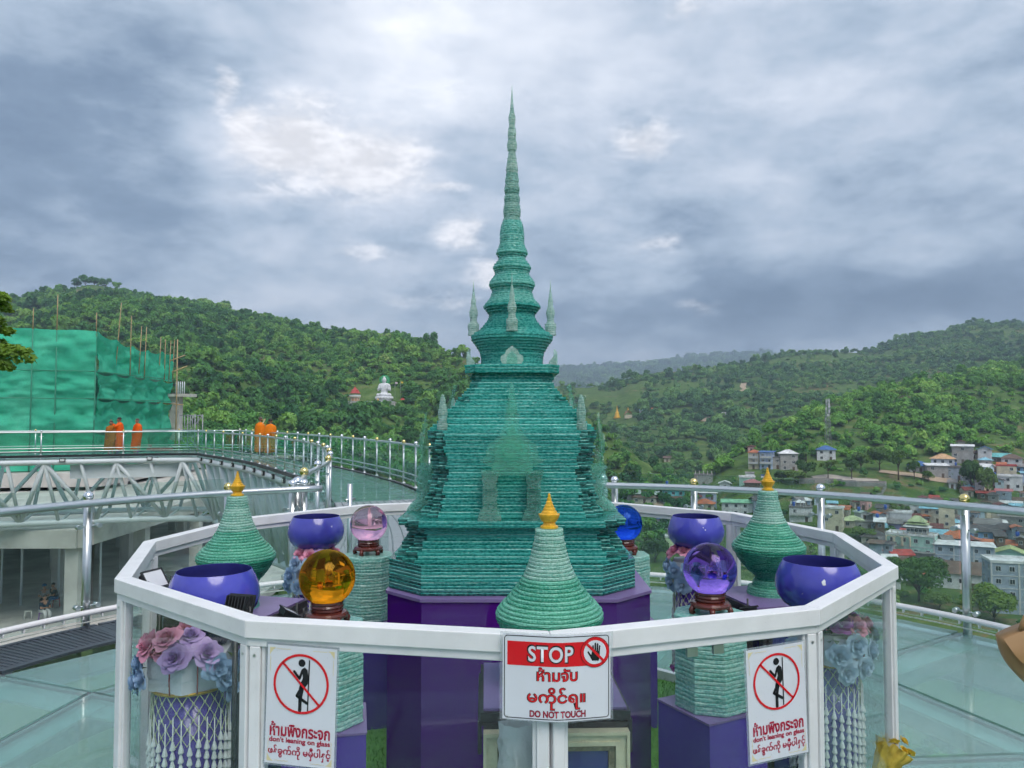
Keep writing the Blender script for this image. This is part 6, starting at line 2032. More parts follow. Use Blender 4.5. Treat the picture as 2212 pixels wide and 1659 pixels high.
# ------------------------------------------------------------------ houses of the town
WC = {'cream': (0.62, 0.56, 0.42), 'white': (0.66, 0.67, 0.69), 'grey': (0.36, 0.35, 0.34), 'mint': (0.42, 0.63, 0.55), 'turquoise': (0.16, 0.52, 0.56), 'blue': (0.20, 0.38, 0.66), 'paleblue': (0.40, 0.50, 0.66),
      'lilac': (0.58, 0.48, 0.58), 'lime': (0.58, 0.70, 0.42), 'brown': (0.17, 0.12, 0.09), 'beige': (0.50, 0.46, 0.38), 'pink': (0.62, 0.36, 0.36), 'greyblue': (0.34, 0.40, 0.48), 'violet': (0.34, 0.30, 0.56), 'orange': (0.62, 0.24, 0.10), 'iceblue': (0.52, 0.66, 0.72)}
RC = {'orange': (0.42, 0.14, 0.065), 'blue': (0.055, 0.14, 0.34), 'white': (0.66, 0.67, 0.67), 'grey': (0.20, 0.195, 0.19), 'dark': (0.085, 0.08, 0.08), 'brown': (0.145, 0.10, 0.075), 'maroon': (0.155, 0.05, 0.045), 'red': (0.42, 0.07, 0.06), 'pinkred': (0.38, 0.15, 0.15),
      'green': (0.22, 0.48, 0.30), 'teal': (0.13, 0.40, 0.40), 'lime': (0.38, 0.46, 0.20), 'tan': (0.52, 0.32, 0.17), 'palegreen': (0.42, 0.50, 0.28), 'lightblue': (0.22, 0.46, 0.56), 'greygreen': (0.33, 0.41, 0.38)}
PLAIN = {'paleblue': 'pale blue', 'greyblue': 'grey blue', 'iceblue': 'ice blue', 'pinkred': 'pinkish red', 'palegreen': 'pale green', 'lightblue': 'light blue', 'greygreen': 'grey green', 'dark': 'dark grey'}
def wmat(c): return mat('wall_' + c, WC[c], 0.8, spec=0.2, var=0.26, vscale=0.55)
def rmat(c): return mat('roof_' + c, RC[c], 0.6, spec=0.35, var=0.42, vscale=0.45, bmp=0.3, bscale=1.6, bdist=0.06)
WIN_GLASS = mat('window_glass', (0.035, 0.045, 0.055), 0.12, spec=0.6, var=0.3, vscale=0.8)
WIN_FRAME = mat('window_frame', (0.55, 0.56, 0.57), 0.5)
def window_meshes(w, h):
    b = MB()
    t = 0.09
    for (cx_, cz, sx, sz) in ((0, h / 2, w + 2 * t, t * 1.4), (0, -h / 2, w + 2 * t, t * 1.4), (-w / 2, 0, t, h), (w / 2, 0, t, h), (0, 0, t * .7, h)):
        b.box((cx_, -.05, cz), (sx, .12, sz))
    fr = b.mesh('window', WIN_FRAME)
    b = MB(); b.box((0, -.01, 0), (w, .04, h)); return fr, b.mesh('pane', WIN_GLASS)
WIN = {k: window_meshes(*k) for k in ((1.2, 1.3), (1.0, 1.1), (2.2, 1.4), (0.7, 0.7))}
DOORM = MB().box((0, -.02, 1.05), (1.1, .08, 2.1)).mesh('door', mat('door_wood', (0.11, 0.075, 0.05), 0.6, var=0.2))
def roof_mesh(kind, w, d, rise, ov, m_):
    b = MB()
    W, D = w / 2 + ov, d / 2 + ov
    t = 0.14
    if kind == 'flat':
        b.box((0, 0, .09), (w + .5, d + .5, .18))
        for (cx_, cy_, sx, sy) in ((0, -d / 2 - .12, w + .5, .18), (0, d / 2 + .12, w + .5, .18), (-w / 2 - .12, 0, .18, d + .06), (w / 2 + .12, 0, .18, d + .06)):
            b.box((cx_, cy_, .42), (sx, sy, .5))
    elif kind == 'shed':
        b.add([(-W, -D, 0), (W, -D, 0), (W, D, rise), (-W, D, rise), (-W, -D, t), (W, -D, t), (W, D, rise + t), (-W, D, rise + t)], [(3, 2, 1, 0), (4, 5, 6, 7), (0, 1, 5, 4), (1, 2, 6, 5), (2, 3, 7, 6), (3, 0, 4, 7)])
    elif kind in ('gable', 'gablex'):
        if kind == 'gable':
            P = [(-W, -D, 0), (W, -D, 0), (W, 0, rise), (-W, 0, rise), (-W, D, 0), (W, D, 0)]
        else:
            P = [(-W, D, 0), (-W, -D, 0), (0, -D, rise), (0, D, rise), (W, D, 0), (W, -D, 0)]
        b.add(P + [(x, y, z + t) for x, y, z in P], [(6, 7, 8, 9), (9, 8, 11, 10), (3, 2, 1, 0), (4, 5, 2, 3), (0, 1, 7, 6), (1, 2, 8, 7), (2, 5, 11, 8), (5, 4, 10, 11), (4, 3, 9, 10), (3, 0, 6, 9)])
    elif kind == 'hip':
        r_ = max(0.0, W - D) if W >= D else 0.0
        q = max(0.0, D - W) if D > W else 0.0
        P = [(-W, -D, 0), (W, -D, 0), (W, D, 0), (-W, D, 0), (-r_, -q, rise), (r_, q, rise)]
        if W >= D:
            b.add(P, [(0, 1, 5, 4), (1, 2, 5), (2, 3, 4, 5), (3, 0, 4), (3, 2, 1, 0)])
        else:
            b.add(P, [(0, 1, 4), (1, 2, 5, 4), (2, 3, 5), (3, 0, 4, 5), (3, 2, 1, 0)])
    return b.mesh('roof', m_)
ORD = 'first second third fourth fifth sixth seventh eighth ninth tenth eleventh twelfth thirteenth fourteenth fifteenth sixteenth seventeenth eighteenth nineteenth twentieth'.split() + ['twenty-' + q for q in 'first second third fourth fifth sixth seventh eighth ninth'.split()] + ['thirtieth'] + ['thirty-' + q for q in 'first second third fourth fifth sixth'.split()]
NUM = {1: 'one', 2: 'two', 3: 'three', 4: 'four'}
HOUSES = []
WRND = random.Random(5)
def house(u, v, wpx, st, kind, wc, rc, hint='', depth=0.8, turn=0.0, balcony=False, tank=False, cols=False, sh=2.8, big=False, wn=None, rise=None):
    p = hit(u, v, _TY if hint != 'tiny, up the valley' else None)
    X, Y, Z = p
    w = wpx / F * Y
    d = max(5.0, min(w * depth, 16.0))
    rz = -math.atan2(X, Y) + R(turn)
    back = np.array([-math.sin(rz), math.cos(rz)])
    c = np.array([X, Y]) + back * d / 2
    name = 'house' + ('' if not HOUSES else '.%03d' % len(HOUSES))
    root = empty(name, (c[0], c[1], Z), rz)
    HOUSES.append((root, u, st, wc, rc, kind, hint))
    HOUSE_SPOTS.append((c[0], c[1], max(w, d) * 0.55))
    # keep the view line in front of the house free
    fr_ = np.array([X, Y]) - back * 4.0
    HOUSE_SPOTS.append((fr_[0], fr_[1], w * 0.5))
    h = st * sh
    b = MB(); b.box((0, 0, (h - 4.0) / 2), (w, d, h + 4.0))
    if kind in ('gable',):
        b.add([(-w / 2, -d / 2, h), (-w / 2, d / 2, h), (-w / 2, 0, h + (rise or d * .28))], [(0, 2, 1)]); b.add([(w / 2, -d / 2, h), (w / 2, d / 2, h), (w / 2, 0, h + (rise or d * .28))], [(0, 1, 2)])
    if kind == 'gablex':
        b.add([(-w / 2, -d / 2, h), (w / 2, -d / 2, h), (0, -d / 2, h + (rise or w * .26))], [(0, 1, 2)])
    b.build('wall', wmat(wc), root)
    rs = rise or {'gable': d * .28, 'gablex': w * .26, 'hip': min(w, d) * .30, 'shed': d * .10, 'flat': 0}[kind]
    inst('roof', roof_mesh(kind, w, d, rs, 0.0 if kind == 'flat' else .7, rmat(rc)), root, (0, 0, h + (.012 if kind in ('flat', 'shed', 'hip') else 0.0)))
    key = (1.2, 1.3) if w > 7 else (1.0, 1.1)
    if wn: key = wn
    for s in range(st):
        n = max(1, min(6, int(w / 3.0)))
        for k in range(n):
            x = -w / 2 + w * (k + .5) / n
            z = s * sh + sh * .55
            if s == 0 and k == n // 2 and not big:
                inst('door', DOORM, root, (x, -d / 2, 0)); continue
            if not big and WRND.random() < .22: continue
            o = inst('window', WIN[key][0], root, (x, -d / 2, z)); inst('pane', WIN[key][1], o)
        n = max(1, min(3, int(d / 3.5)))
        for k in range(n):
            y = -d / 2 + d * (k + .5) / n
            z = s * sh + sh * .55
            for sd_ in (-1, 1):
                if sd_ * (rz - (-math.atan2(X, Y))) < -0.5: continue
                o = inst('window', WIN[key][0], root, (sd_ * w / 2, y, z), (0, 0, sd_ * math.pi / 2)); inst('pane', WIN[key][1], o)
        if balcony and s > 0:
            b = MB(); b.box((0, -d / 2 - .6, s * sh), (w * .9, 1.2, .16)); b.box((0, -d / 2 - 1.17, s * sh + .5), (w * .9, .08, .9))
            for k in range(5): b.box((-w * .43 + w * .86 * k / 4, -d / 2 - 1.17, s * sh + 1.3), (.18, .18, 2.4 if s < st - 1 or True else .1))
            b.build('balcony', WIN_FRAME, root)
        if s > 0 and big:
            b = MB(); b.box((0, -d / 2 - .04, s * sh), (w + .2, .12, .22)); b.build('floor_band', WIN_FRAME, root)
    if big:
        for k in range(int(w / 5) + 1):
            b = MB(); b.box((-w / 2 + w * k / int(w / 5), -d / 2 - .05, h / 2), (.42, .18, h)); b.build('pilaster', WIN_FRAME, root)
    if tank:
        b = MB(); b.lathe([(.55, 0), (.6, .1), (.6, 1.2), (.45, 1.4), (.0, 1.45)], n=14); b.lathe([(.5, -.5), (.5, 0)], n=8)
        b.build('water_tank', mat('blue_tank', (0.03, 0.10, 0.42), 0.4), root, (-w * .3, 0, h + (.7 if kind == 'flat' else rs)))
    if cols:
        for k in range(5):
            for y in (-d * .4, d * .4):
                b = MB(); b.box((-w * .45 + w * .9 * k / 4, y, h + 1.0), (.35, .35, 2.0)); b.build('stub_column', CONC, root)
    return root, w, d, h
def town():
    H = house
    H(1628, 1014, 22, 3, 'hip', 'cream', 'orange', 'left end of the upper row', balcony=True, turn=-12)
    H(1655, 1016, 27, 3, 'shed', 'paleblue', 'blue', 'joined to the orange roofed house', balcony=True, turn=-12)
    H(1680, 1016, 24, 2, 'flat', 'grey', 'grey', 'unpainted, between blue roof and white roof')
    H(1705, 1018, 36, 3, 'hip', 'grey', 'white', 'unpainted concrete', turn=8)
    H(1785, 997, 37, 2, 'hip', 'white', 'blue', 'just below the radio mast')
    H(1625, 1060, 32, 1, 'hip', 'brown', 'pinkred', 'behind the gold tipped jar')
    H(1614, 1046, 32, 1, 'flat', 'mint', 'white', 'low and long')
    H(1520, 1054, 38, 2, 'flat', 'grey', 'grey', 'unfinished with stub columns on top', cols=True, wn=(0.7, 0.7))
    H(1566, 1060, 22, 1, 'gablex', 'white', 'white', 'small')
    H(1730, 1130, 46, 2, 'flat', 'white', 'grey', 'unfinished, with a blue water tank', balcony=True, tank=True, cols=True)
    H(1797, 1148, 42, 3, 'flat', 'cream', 'white', 'boxy, below the silver ball', turn=-8)
    H(1842, 1144, 40, 1, 'hip', 'beige', 'palegreen', 'beside the boxy cream block')
    H(1868, 1148, 36, 1, 'flat', 'grey', 'grey', 'low')
    H(1888, 1134, 24, 1, 'gablex', 'grey', 'grey', 'small barn')
    H(1600, 1116, 76, 2, 'gable', 'white', 'green', 'long school block', depth=.22, big=True, rise=1.2)
    H(1392, 1094, 50, 1, 'hip', 'beige', 'brown', 'wide')
    H(1406, 1084, 32, 1, 'gable', 'grey', 'greygreen', 'above the brown hip roof')
    H(1368, 1086, 26, 1, 'gable', 'grey', 'greygreen', 'beside the blue crystal ball')
    H(1455, 1088, 46, 2, 'hip', 'turquoise', 'teal', 'by the sandy lane', tank=True)
    H(1453, 1100, 40, 1, 'gable', 'grey', 'brown', 'in front of the turquoise house')
    H(1494, 1091, 40, 1, 'hip', 'beige', 'maroon', 'right of the turquoise house')
    H(1529, 1082, 36, 1, 'shed', 'paleblue', 'white', 'long shed')
    H(1522, 1106, 40, 1, 'hip', 'beige', 'orange', 'low, behind the white rail')
    H(1405, 1136, 38, 1, 'hip', 'lilac', 'blue', 'beside the deep blue ball', rise=2.0)
    H(1433, 1136, 24, 2, 'flat', 'white', 'white', 'small block with two windows')
    H(1399, 1154, 38, 1, 'gable', 'grey', 'grey', 'tin roofed')
    H(1440, 1168, 30, 1, 'shed', 'white', 'white', 'flat tin roof under the bowl')
    H(1452, 1194, 28, 2, 'flat', 'lime', 'white', 'seen below the blue bowl')
    H(1463, 1011, 26, 1, 'gable', 'grey', 'white', 'in the trees up the valley')
    H(1441, 1000, 13, 1, 'gable', 'beige', 'brown', 'tiny, up the valley')
    H(1623, 979, 14, 1, 'gablex', 'pink', 'pinkred', 'tiny, at the forest edge')
    H(1989, 1021, 42, 1, 'hip', 'grey', 'blue', 'low, at the wooded slope', turn=10)
    H(2037, 1018, 44, 2, 'hip', 'white', 'tan', 'with awning')
    H(2026, 1034, 40, 2, 'shed', 'grey', 'white', 'long, unpainted block', turn=10)
    H(2062, 1039, 34, 2, 'flat', 'greyblue', 'grey', 'with three tiny windows', wn=(0.7, 0.7))
    H(2080, 1003, 40, 3, 'shed', 'grey', 'white', 'tall, at the forest edge')
    H(2104, 993, 26, 1, 'gable', 'beige', 'brown', 'upper row')
    H(2128, 1000, 26, 2, 'gablex', 'white', 'blue', 'upper row')
    H(2160, 1004, 36, 1, 'gable', 'brown', 'teal', 'open sided')
    H(2075, 980, 18, 2, 'gablex', 'beige', 'maroon', 'alone in the trees')
    H(2186, 1018, 38, 2, 'hip', 'white', 'brown', 'upper right')
    H(2175, 1036, 36, 2, 'flat', 'cream', 'red', 'with dark red eaves', tank=False)
    H(2148, 1028, 24, 1, 'hip', 'grey', 'orange', 'beside the cream house')
    H(2178, 1061, 52, 2, 'flat', 'white', 'white', 'with a round tin awning')
    H(2201, 1023, 16, 1, 'gable', 'blue', 'grey', 'tiny')
    H(2135, 1082, 40, 1, 'shed', 'brown', 'red', 'long low red tin roof')
    H(2169, 1090, 28, 2, 'shed', 'greyblue', 'pinkred', 'behind the bush')
    H(2199, 1098, 30, 1, 'gable', 'grey', 'brown', 'at the edge')
    H(2178, 1106, 48, 1, 'shed', 'white', 'white', 'wide tin roof behind the handrail')
    H(1978, 1115, 22, 2, 'flat', 'white', 'white', 'just under the handrail')
    H(2014, 1132, 42, 2, 'shed', 'beige', 'lightblue', 'with an awning', tank=False)
    H(1946, 1146, 42, 2, 'flat', 'white', 'white', 'with a railed balcony', balcony=True)
    H(2046, 1158, 30, 4, 'flat', 'cream', 'white', 'tall and narrow')
    H(1928, 1151, 34, 1, 'gable', 'violet', 'grey', 'low')
    H(2015, 1160, 34, 1, 'gable', 'brown', 'maroon', 'behind the green pagoda roof')
    H(2032, 1175, 34, 1, 'gable', 'iceblue', 'lightblue', 'right of the green pagoda roof')
    H(2070, 1181, 66, 1, 'hip', 'blue', 'orange', 'wide orange roof', depth=.6, rise=2.6)
    H(2130, 1185, 56, 2, 'gable', 'blue', 'dark', 'bright blue walls', turn=18)
    H(2173, 1170, 58, 1, 'hip', 'iceblue', 'dark', 'white walled bungalow', sh=3.6, rise=2.0)
    H(2134, 1151, 46, 1, 'gable', 'beige', 'grey', 'open fronted')
    H(2190, 1150, 50, 2, 'gable', 'grey', 'grey', 'wide verandah', depth=.5)
    H(2143, 1132, 44, 2, 'flat', 'beige', 'grey', 'square block under the handrail')
    H(2174, 1195, 34, 1, 'gable', 'blue', 'orange', 'small, with a blue gate')
    H(2204, 1195, 34, 1, 'hip', 'brown', 'brown', 'dark roof at the edge')
    H(2083, 1229, 112, 2, 'shed', 'greyblue', 'white', 'long block with white pilasters', depth=.35, big=True, sh=3.4, turn=6)
    H(2183, 1222, 66, 1, 'gablex', 'mint', 'lime', 'big lime and white roof', sh=3.4, rise=2.2)
    H(1951, 1218, 42, 1, 'gable', 'orange', 'red', 'below the green pagoda house', turn=25)
    H(1993, 1216, 40, 1, 'shed', 'grey', 'grey', 'lean to roof')
    H(2030, 1240, 50, 1, 'hip', 'beige', 'dark', 'big dark roof')
    H(2090, 1277, 132, 1, 'hip', 'white', 'brown', 'long white hall', depth=.45, sh=4.6, rise=3.2, turn=6)
    H(2204, 1330, 104, 4, 'flat', 'greyblue', 'white', 'four floors with white bands', depth=.7, big=True, sh=3.3, turn=16)
    H(1890, 1181, 52, 1, 'hip', 'beige', 'dark', 'big roof left of the green pagoda house')
    H(2117, 1228, 34, 1, 'gable', 'beige', 'maroon', 'small')
    # green house with pagoda roof pavilion
    root, w, d, h = house(1966, 1204, 92, 2, 'flat', 'mint', 'white', 'PAGODA', depth=.55, big=True, sh=3.6, turn=-10)
    cx_ = w * .12
    b = MB(); b.box((cx_, 0, h + 1.6), (w * .42, d * .5, 2.6)); b.build('pavilion_wall', wmat('grey'), root)
    for k in range(5):
        o = inst('window', WIN[(1.0, 1.1)][0], root, (cx_ - w * .17 + w * .085 * k, -d * .25, h + 1.7)); inst('pane', WIN[(1.0, 1.1)][1], o)
    for (z, s, rs) in ((h + 2.9, 1.25, 1.1), (h + 3.8, 1.0, 1.0), (h + 4.6, .8, 2.0)):
        inst('pagoda_roof', roof_mesh('hip', w * .42 * s, d * .5 * s, rs, .5, rmat('palegreen') if z > h + 3 else rmat('white')), root, (cx_, 0, z))
    for k in range(9):
        b = MB(); b.box((-w * .5 + w * k / 8, -d / 2 - .12, h + .95), (.25, .25, .7)); b.build('baluster', wmat('cream'), root)
    for k in range(3):
        b = MB()
        x = -w * .42 + 2.6 * k
        b.box((x - 1.15, -d / 2 - .5, 5.2), (.3, .9, 3.2)); b.box((x + 1.15, -d / 2 - .5, 5.2), (.3, .9, 3.2))
        b.tube([(x + 1.1 * math.cos(R(a)), -d / 2 - .55, 6.0 + .9 * math.sin(R(a))) for a in range(0, 181, 20)], .16, 6)
        b.build('arch', wmat('cream'), root)
    # smaller houses filling the rows between
    rnd = random.Random(21)
    fill = []
    tries = 0
    bands = ((1092, 1128, 'row under the handrail'), (1130, 1165, 'middle rows'), (1168, 1215, 'pagoda house rows'), (1218, 1290, 'lowest rows'), (1010, 1075, 'upper rows'))
    cnt = (36, 36, 30, 16, 20)
    for (v0, v1, nm), n in zip(bands, cnt):
        k = 0
        while k < n and tries < 560 * (1 + bands.index((v0, v1, nm))):
            tries += 1
            v = rnd.uniform(v0, v1)
            u = rnd.uniform(1640 if v0 < 1100 and v0 > 1050 else 1890, 2225) if v0 != 1010 else rnd.uniform(2040, 2225)
            if v0 in (1092,): u = rnd.uniform(1620, 2225)
            p = hit(u, v, _TY)
            wpx = rnd.uniform(12, 23) * (1 if v < 1165 else 1.35)
            rad = wpx / F * p[1] * .6
            if any(math.hypot(p[0] - hx, p[1] + rad - hy) < hr * .58 + rad * .62 for hx, hy, hr in HOUSE_SPOTS): continue
            wc = rnd.choice(['white', 'cream', 'grey', 'beige', 'paleblue', 'greyblue', 'iceblue', 'white', 'pink', 'brown'])
            rc = rnd.choice(['grey', 'brown', 'dark', 'maroon', 'orange', 'grey', 'white', 'lightblue', 'greygreen', 'red', 'brown'])
            kd = rnd.choice(['gable', 'hip', 'gable', 'gablex', 'shed', 'hip'])
            house(u, v, wpx, rnd.choice((1, 1, 2)), kd, wc, rc, 'FILL', turn=rnd.uniform(-30, 30), depth=rnd.uniform(.7, 1.0), tank=rnd.random() < .12)
            fill.append((len(HOUSES) - 1, u, nm)); k += 1
    for nm in {f_[2] for f_ in fill}:
        row = sorted([f_ for f_ in fill if f_[2] == nm], key=lambda q: q[1])
        for r_, (ix, u, _) in enumerate(row):
            t = HOUSES[ix]
            HOUSES[ix] = t[:6] + ('%s from left, %s' % (ORD[r_], nm),)
    # labels that single out each house
    seen_ = {}
    for (root, u, st, wc, rc, kind, hint) in HOUSES:
        if hint == 'PAGODA':
            lab = 'mint green house with arched balcony and a tiered green pagoda roof'
        else:
            lab = '%s storey %s house%s %s roof, %s' % (NUM[st], PLAIN.get(wc, wc), ',' if ' from left, ' in hint else ' with', PLAIN.get(rc, rc), hint)
        seen_.setdefault(lab, 0)
        seen_[lab] += 1
        tag(root, lab, 'house', 'houses of the town in the valley')
    print('houses', len(HOUSES), 'dupes', [k for k, v in seen_.items() if v > 1])
town()

# ------------------------------------------------------------------ walls, lane and radio mast by the town
def strip_wall(name, pts, h, th, m_, label, cat='wall'):
    """wall following ground points"""
    P = [hit(u, v) for u, v in pts]
    root = empty(name, P[0], label=label, cat=cat)
    o = Vector(P[0])
    for a, b_ in zip(P[:-1], P[1:]):
        d = b_ - a; l = math.hypot(d[0], d[1])
        n = max(1, int(l / 5))
        for k in range(n):
            p, q = a + d * k / n, a + d * (k + 1) / n
            c = (p + q) / 2
            m = MB(); m.box((c[0] - o.x, c[1] - o.y, c[2] - o.z + h / 2 - 1), (l / n - .05, th, h + 2), math.atan2(d[1], d[0]))
            m.build('wall_panel', m_, root)
    return root
WALLC = mat('weathered_wall', (0.27, 0.265, 0.25), 0.9, spec=0.15, var=0.3, vscale=0.25)
strip_wall('retaining_wall', [(1726, 1045), (1790, 1047), (1850, 1052), (1915, 1056)], 2.6, .4, WALLC, 'long grey concrete retaining wall below the park trees')
strip_wall('garden_wall', [(1915, 1056), (1905, 1075), (1880, 1090)], 1.8, .3, WALLC, 'grey boundary wall running downhill beside the green field')
def patch(name, pts, m_, label, dz=0.35):
    """path or court draped over the ground between photograph points"""
    P = [hit(u, v) for u, v in pts]
    b = MB(); b.add([(p[0], p[1], p[2] + dz) for p in P], [tuple(range(len(P)))])
    o = b.build(name, m_); tag(o, label, 'ground', kind='structure')
SAND = mat('sandy_earth', (0.42, 0.33, 0.24), 0.9, spec=0.1, var=0.2, vscale=0.2)
PALE = mat('pale_court', (0.44, 0.40, 0.35), 0.9, spec=0.1, var=0.12, vscale=0.2)
def lane(name, pts, width, m_, label):
    P = [hit(u, v) for u, v in pts]
    Q = []
    for a, b_ in zip(P[:-1], P[1:]):
        for t in np.linspace(0, 1, 8, endpoint=False): Q.append(a + (b_ - a) * t)
    Q.append(P[-1])
    vs_, fs_ = [], []
    for i, q in enumerate(Q):
        d = Q[min(i + 1, len(Q) - 1)] - Q[max(i - 1, 0)]; n = np.array([-d[1], d[0]]); n = n / (np.linalg.norm(n) + 1e-9) * width / 2
        for s in (-1, 1):
            x, y = q[0] + n[0] * s, q[1] + n[1] * s
            vs_.append((x, y, gz(x, y) + .35))
    for i in range(len(Q) - 1): fs_.append((2 * i, 2 * i + 1, 2 * i + 3, 2 * i + 2))
    b = MB(); b.add(vs_, fs_)
    tag(b.build(name, m_), label, 'path', kind='structure')
    for q in Q: HOUSE_SPOTS.append((q[0], q[1], width * .7))
lane('lane', [(1424, 1096), (1432, 1082), (1446, 1072)], 5.0, SAND, 'sandy lane climbing beside the turquoise house')
lane('lane.001', [(1560, 905), (1545, 908), (1530, 905), (1518, 912)], 7.0, SAND, 'pale dirt track zigzagging on the broad hill')
lane('lane.002', [(1608, 828), (1604, 836), (1612, 842), (1590, 850), (1560, 856), (1535, 866)], 7.0, SAND, 'brown earth track cut across the broad hill')
lane('lane.003', [(1760, 1038), (1800, 1037), (1850, 1039), (1900, 1042)], 9.0, PALE, 'pale court behind the retaining wall')
lane('lane.004', [(1900, 1022), (1960, 1026), (2010, 1036), (2070, 1045), (2140, 1066)], 5.0, SAND, 'village road running past the upper houses')
lane('lane.005', [(1960, 1140), (2010, 1134), (2060, 1128), (2100, 1122)], 5.0, SAND, 'earth street between the lower houses')

def radio_mast():
    p = hit(1789, 968)
    hgt = 98 / F * p[1]
    root = empty('radio_mast', p, label='grey lattice radio mast with white antennas above the blue hip roof', cat='mast')
    def w(z): return 1.5 - 1.0 * z / hgt
    for sx in (-1, 1):
        for sy in (-1, 1):
            b = MB(); b.tube([(sx * w(0), sy * w(0), 0), (sx * w(hgt), sy * w(hgt), hgt)], .10, 5); b.build('leg', GRATE_L, root)
    n = 12
    b = MB()
    for k in range(n):
        z0, z1 = hgt * k / n, hgt * (k + 1) / n
        for (ax, s) in (('x', -1), ('x', 1), ('y', -1), ('y', 1)):
            for fl in (-1, 1):
                p0 = (fl * w(z0), s * w(z0), z0) if ax == 'x' else (s * w(z0), fl * w(z0), z0)
                p1 = (-fl * w(z1), s * w(z1), z1) if ax == 'x' else (s * w(z1), -fl * w(z1), z1)
                b.tube([p0, p1], .055, 4)
    b.build('lattice', GRATE_L, root)
    for (x, y, z, s) in ((-.9, -.6, .97, 2.2), (.9, -.6, .97, 2.2), (0, -1.0, .99, 1.6), (-1.0, -.6, .80, 1.6), (1.0, -.6, .76, 2.0), (.5, -.9, .74, 1.8), (-1.2, -.4, .57, 1.0)):
        b = MB(); b.box((0, 0, 0), (.4, .25, s)); b.build('antenna', WIN_FRAME, root, (x, y, hgt * z))
    for (x, z) in ((.3, .90), (.5, .85), (-.2, .66)):
        b = MB(); b.lathe([(0, 0), (.5, .12), (.65, .3)], n=12); b.build('dish', WIN_FRAME, root, (x, -1.0, hgt * z), (R(90), 0, 0))
    HOUSE_SPOTS.append((p[0], p[1], 5))
radio_mast()

# ------------------------------------------------------------------ seated statue terrace on the left hill
STONE = mat('white_stone', (0.70, 0.71, 0.74), 0.6, spec=0.3, var=0.10, vscale=0.5)
HS = []
def remesh_body(name, blobs, voxel, m_, parent=None, loc=(0, 0, 0), rot=(0, 0, 0), smooth_iter=6):
    """one continuous surface grown over overlapping capsules: blobs = list of (p0, p1, r0, r1)"""
    b = MB()
    for (p0, p1, r0, r1) in blobs:
        p0, p1 = Vector(p0), Vector(p1)
        n = 8
        pts, rs = [], []
        d = (p1 - p0)
        ln = d.length
        ax = d.normalized() if ln > 1e-6 else Vector((0, 0, 1))
        for k in range(5):
            a = math.pi / 2 * (k / 4)
            pts.append(p0 - ax * r0 * math.cos(a)); rs.append(max(r0 * math.sin(a), 1e-4))
        for k in range(5):
            a = math.pi / 2 * (k / 4)
            pts.append(p1 + ax * r1 * math.sin(a)); rs.append(max(r1 * math.cos(a), 1e-4))
        b.tube(pts, rs, 12)
    o = b.build(name, m_, parent, loc, rot)
    md = o.modifiers.new('remesh', 'REMESH'); md.mode = 'VOXEL'; md.voxel_size = voxel; md.use_smooth_shade = True
    ms = o.modifiers.new('smooth', 'SMOOTH'); ms.factor = 0.5; ms.iterations = smooth_iter
    return o
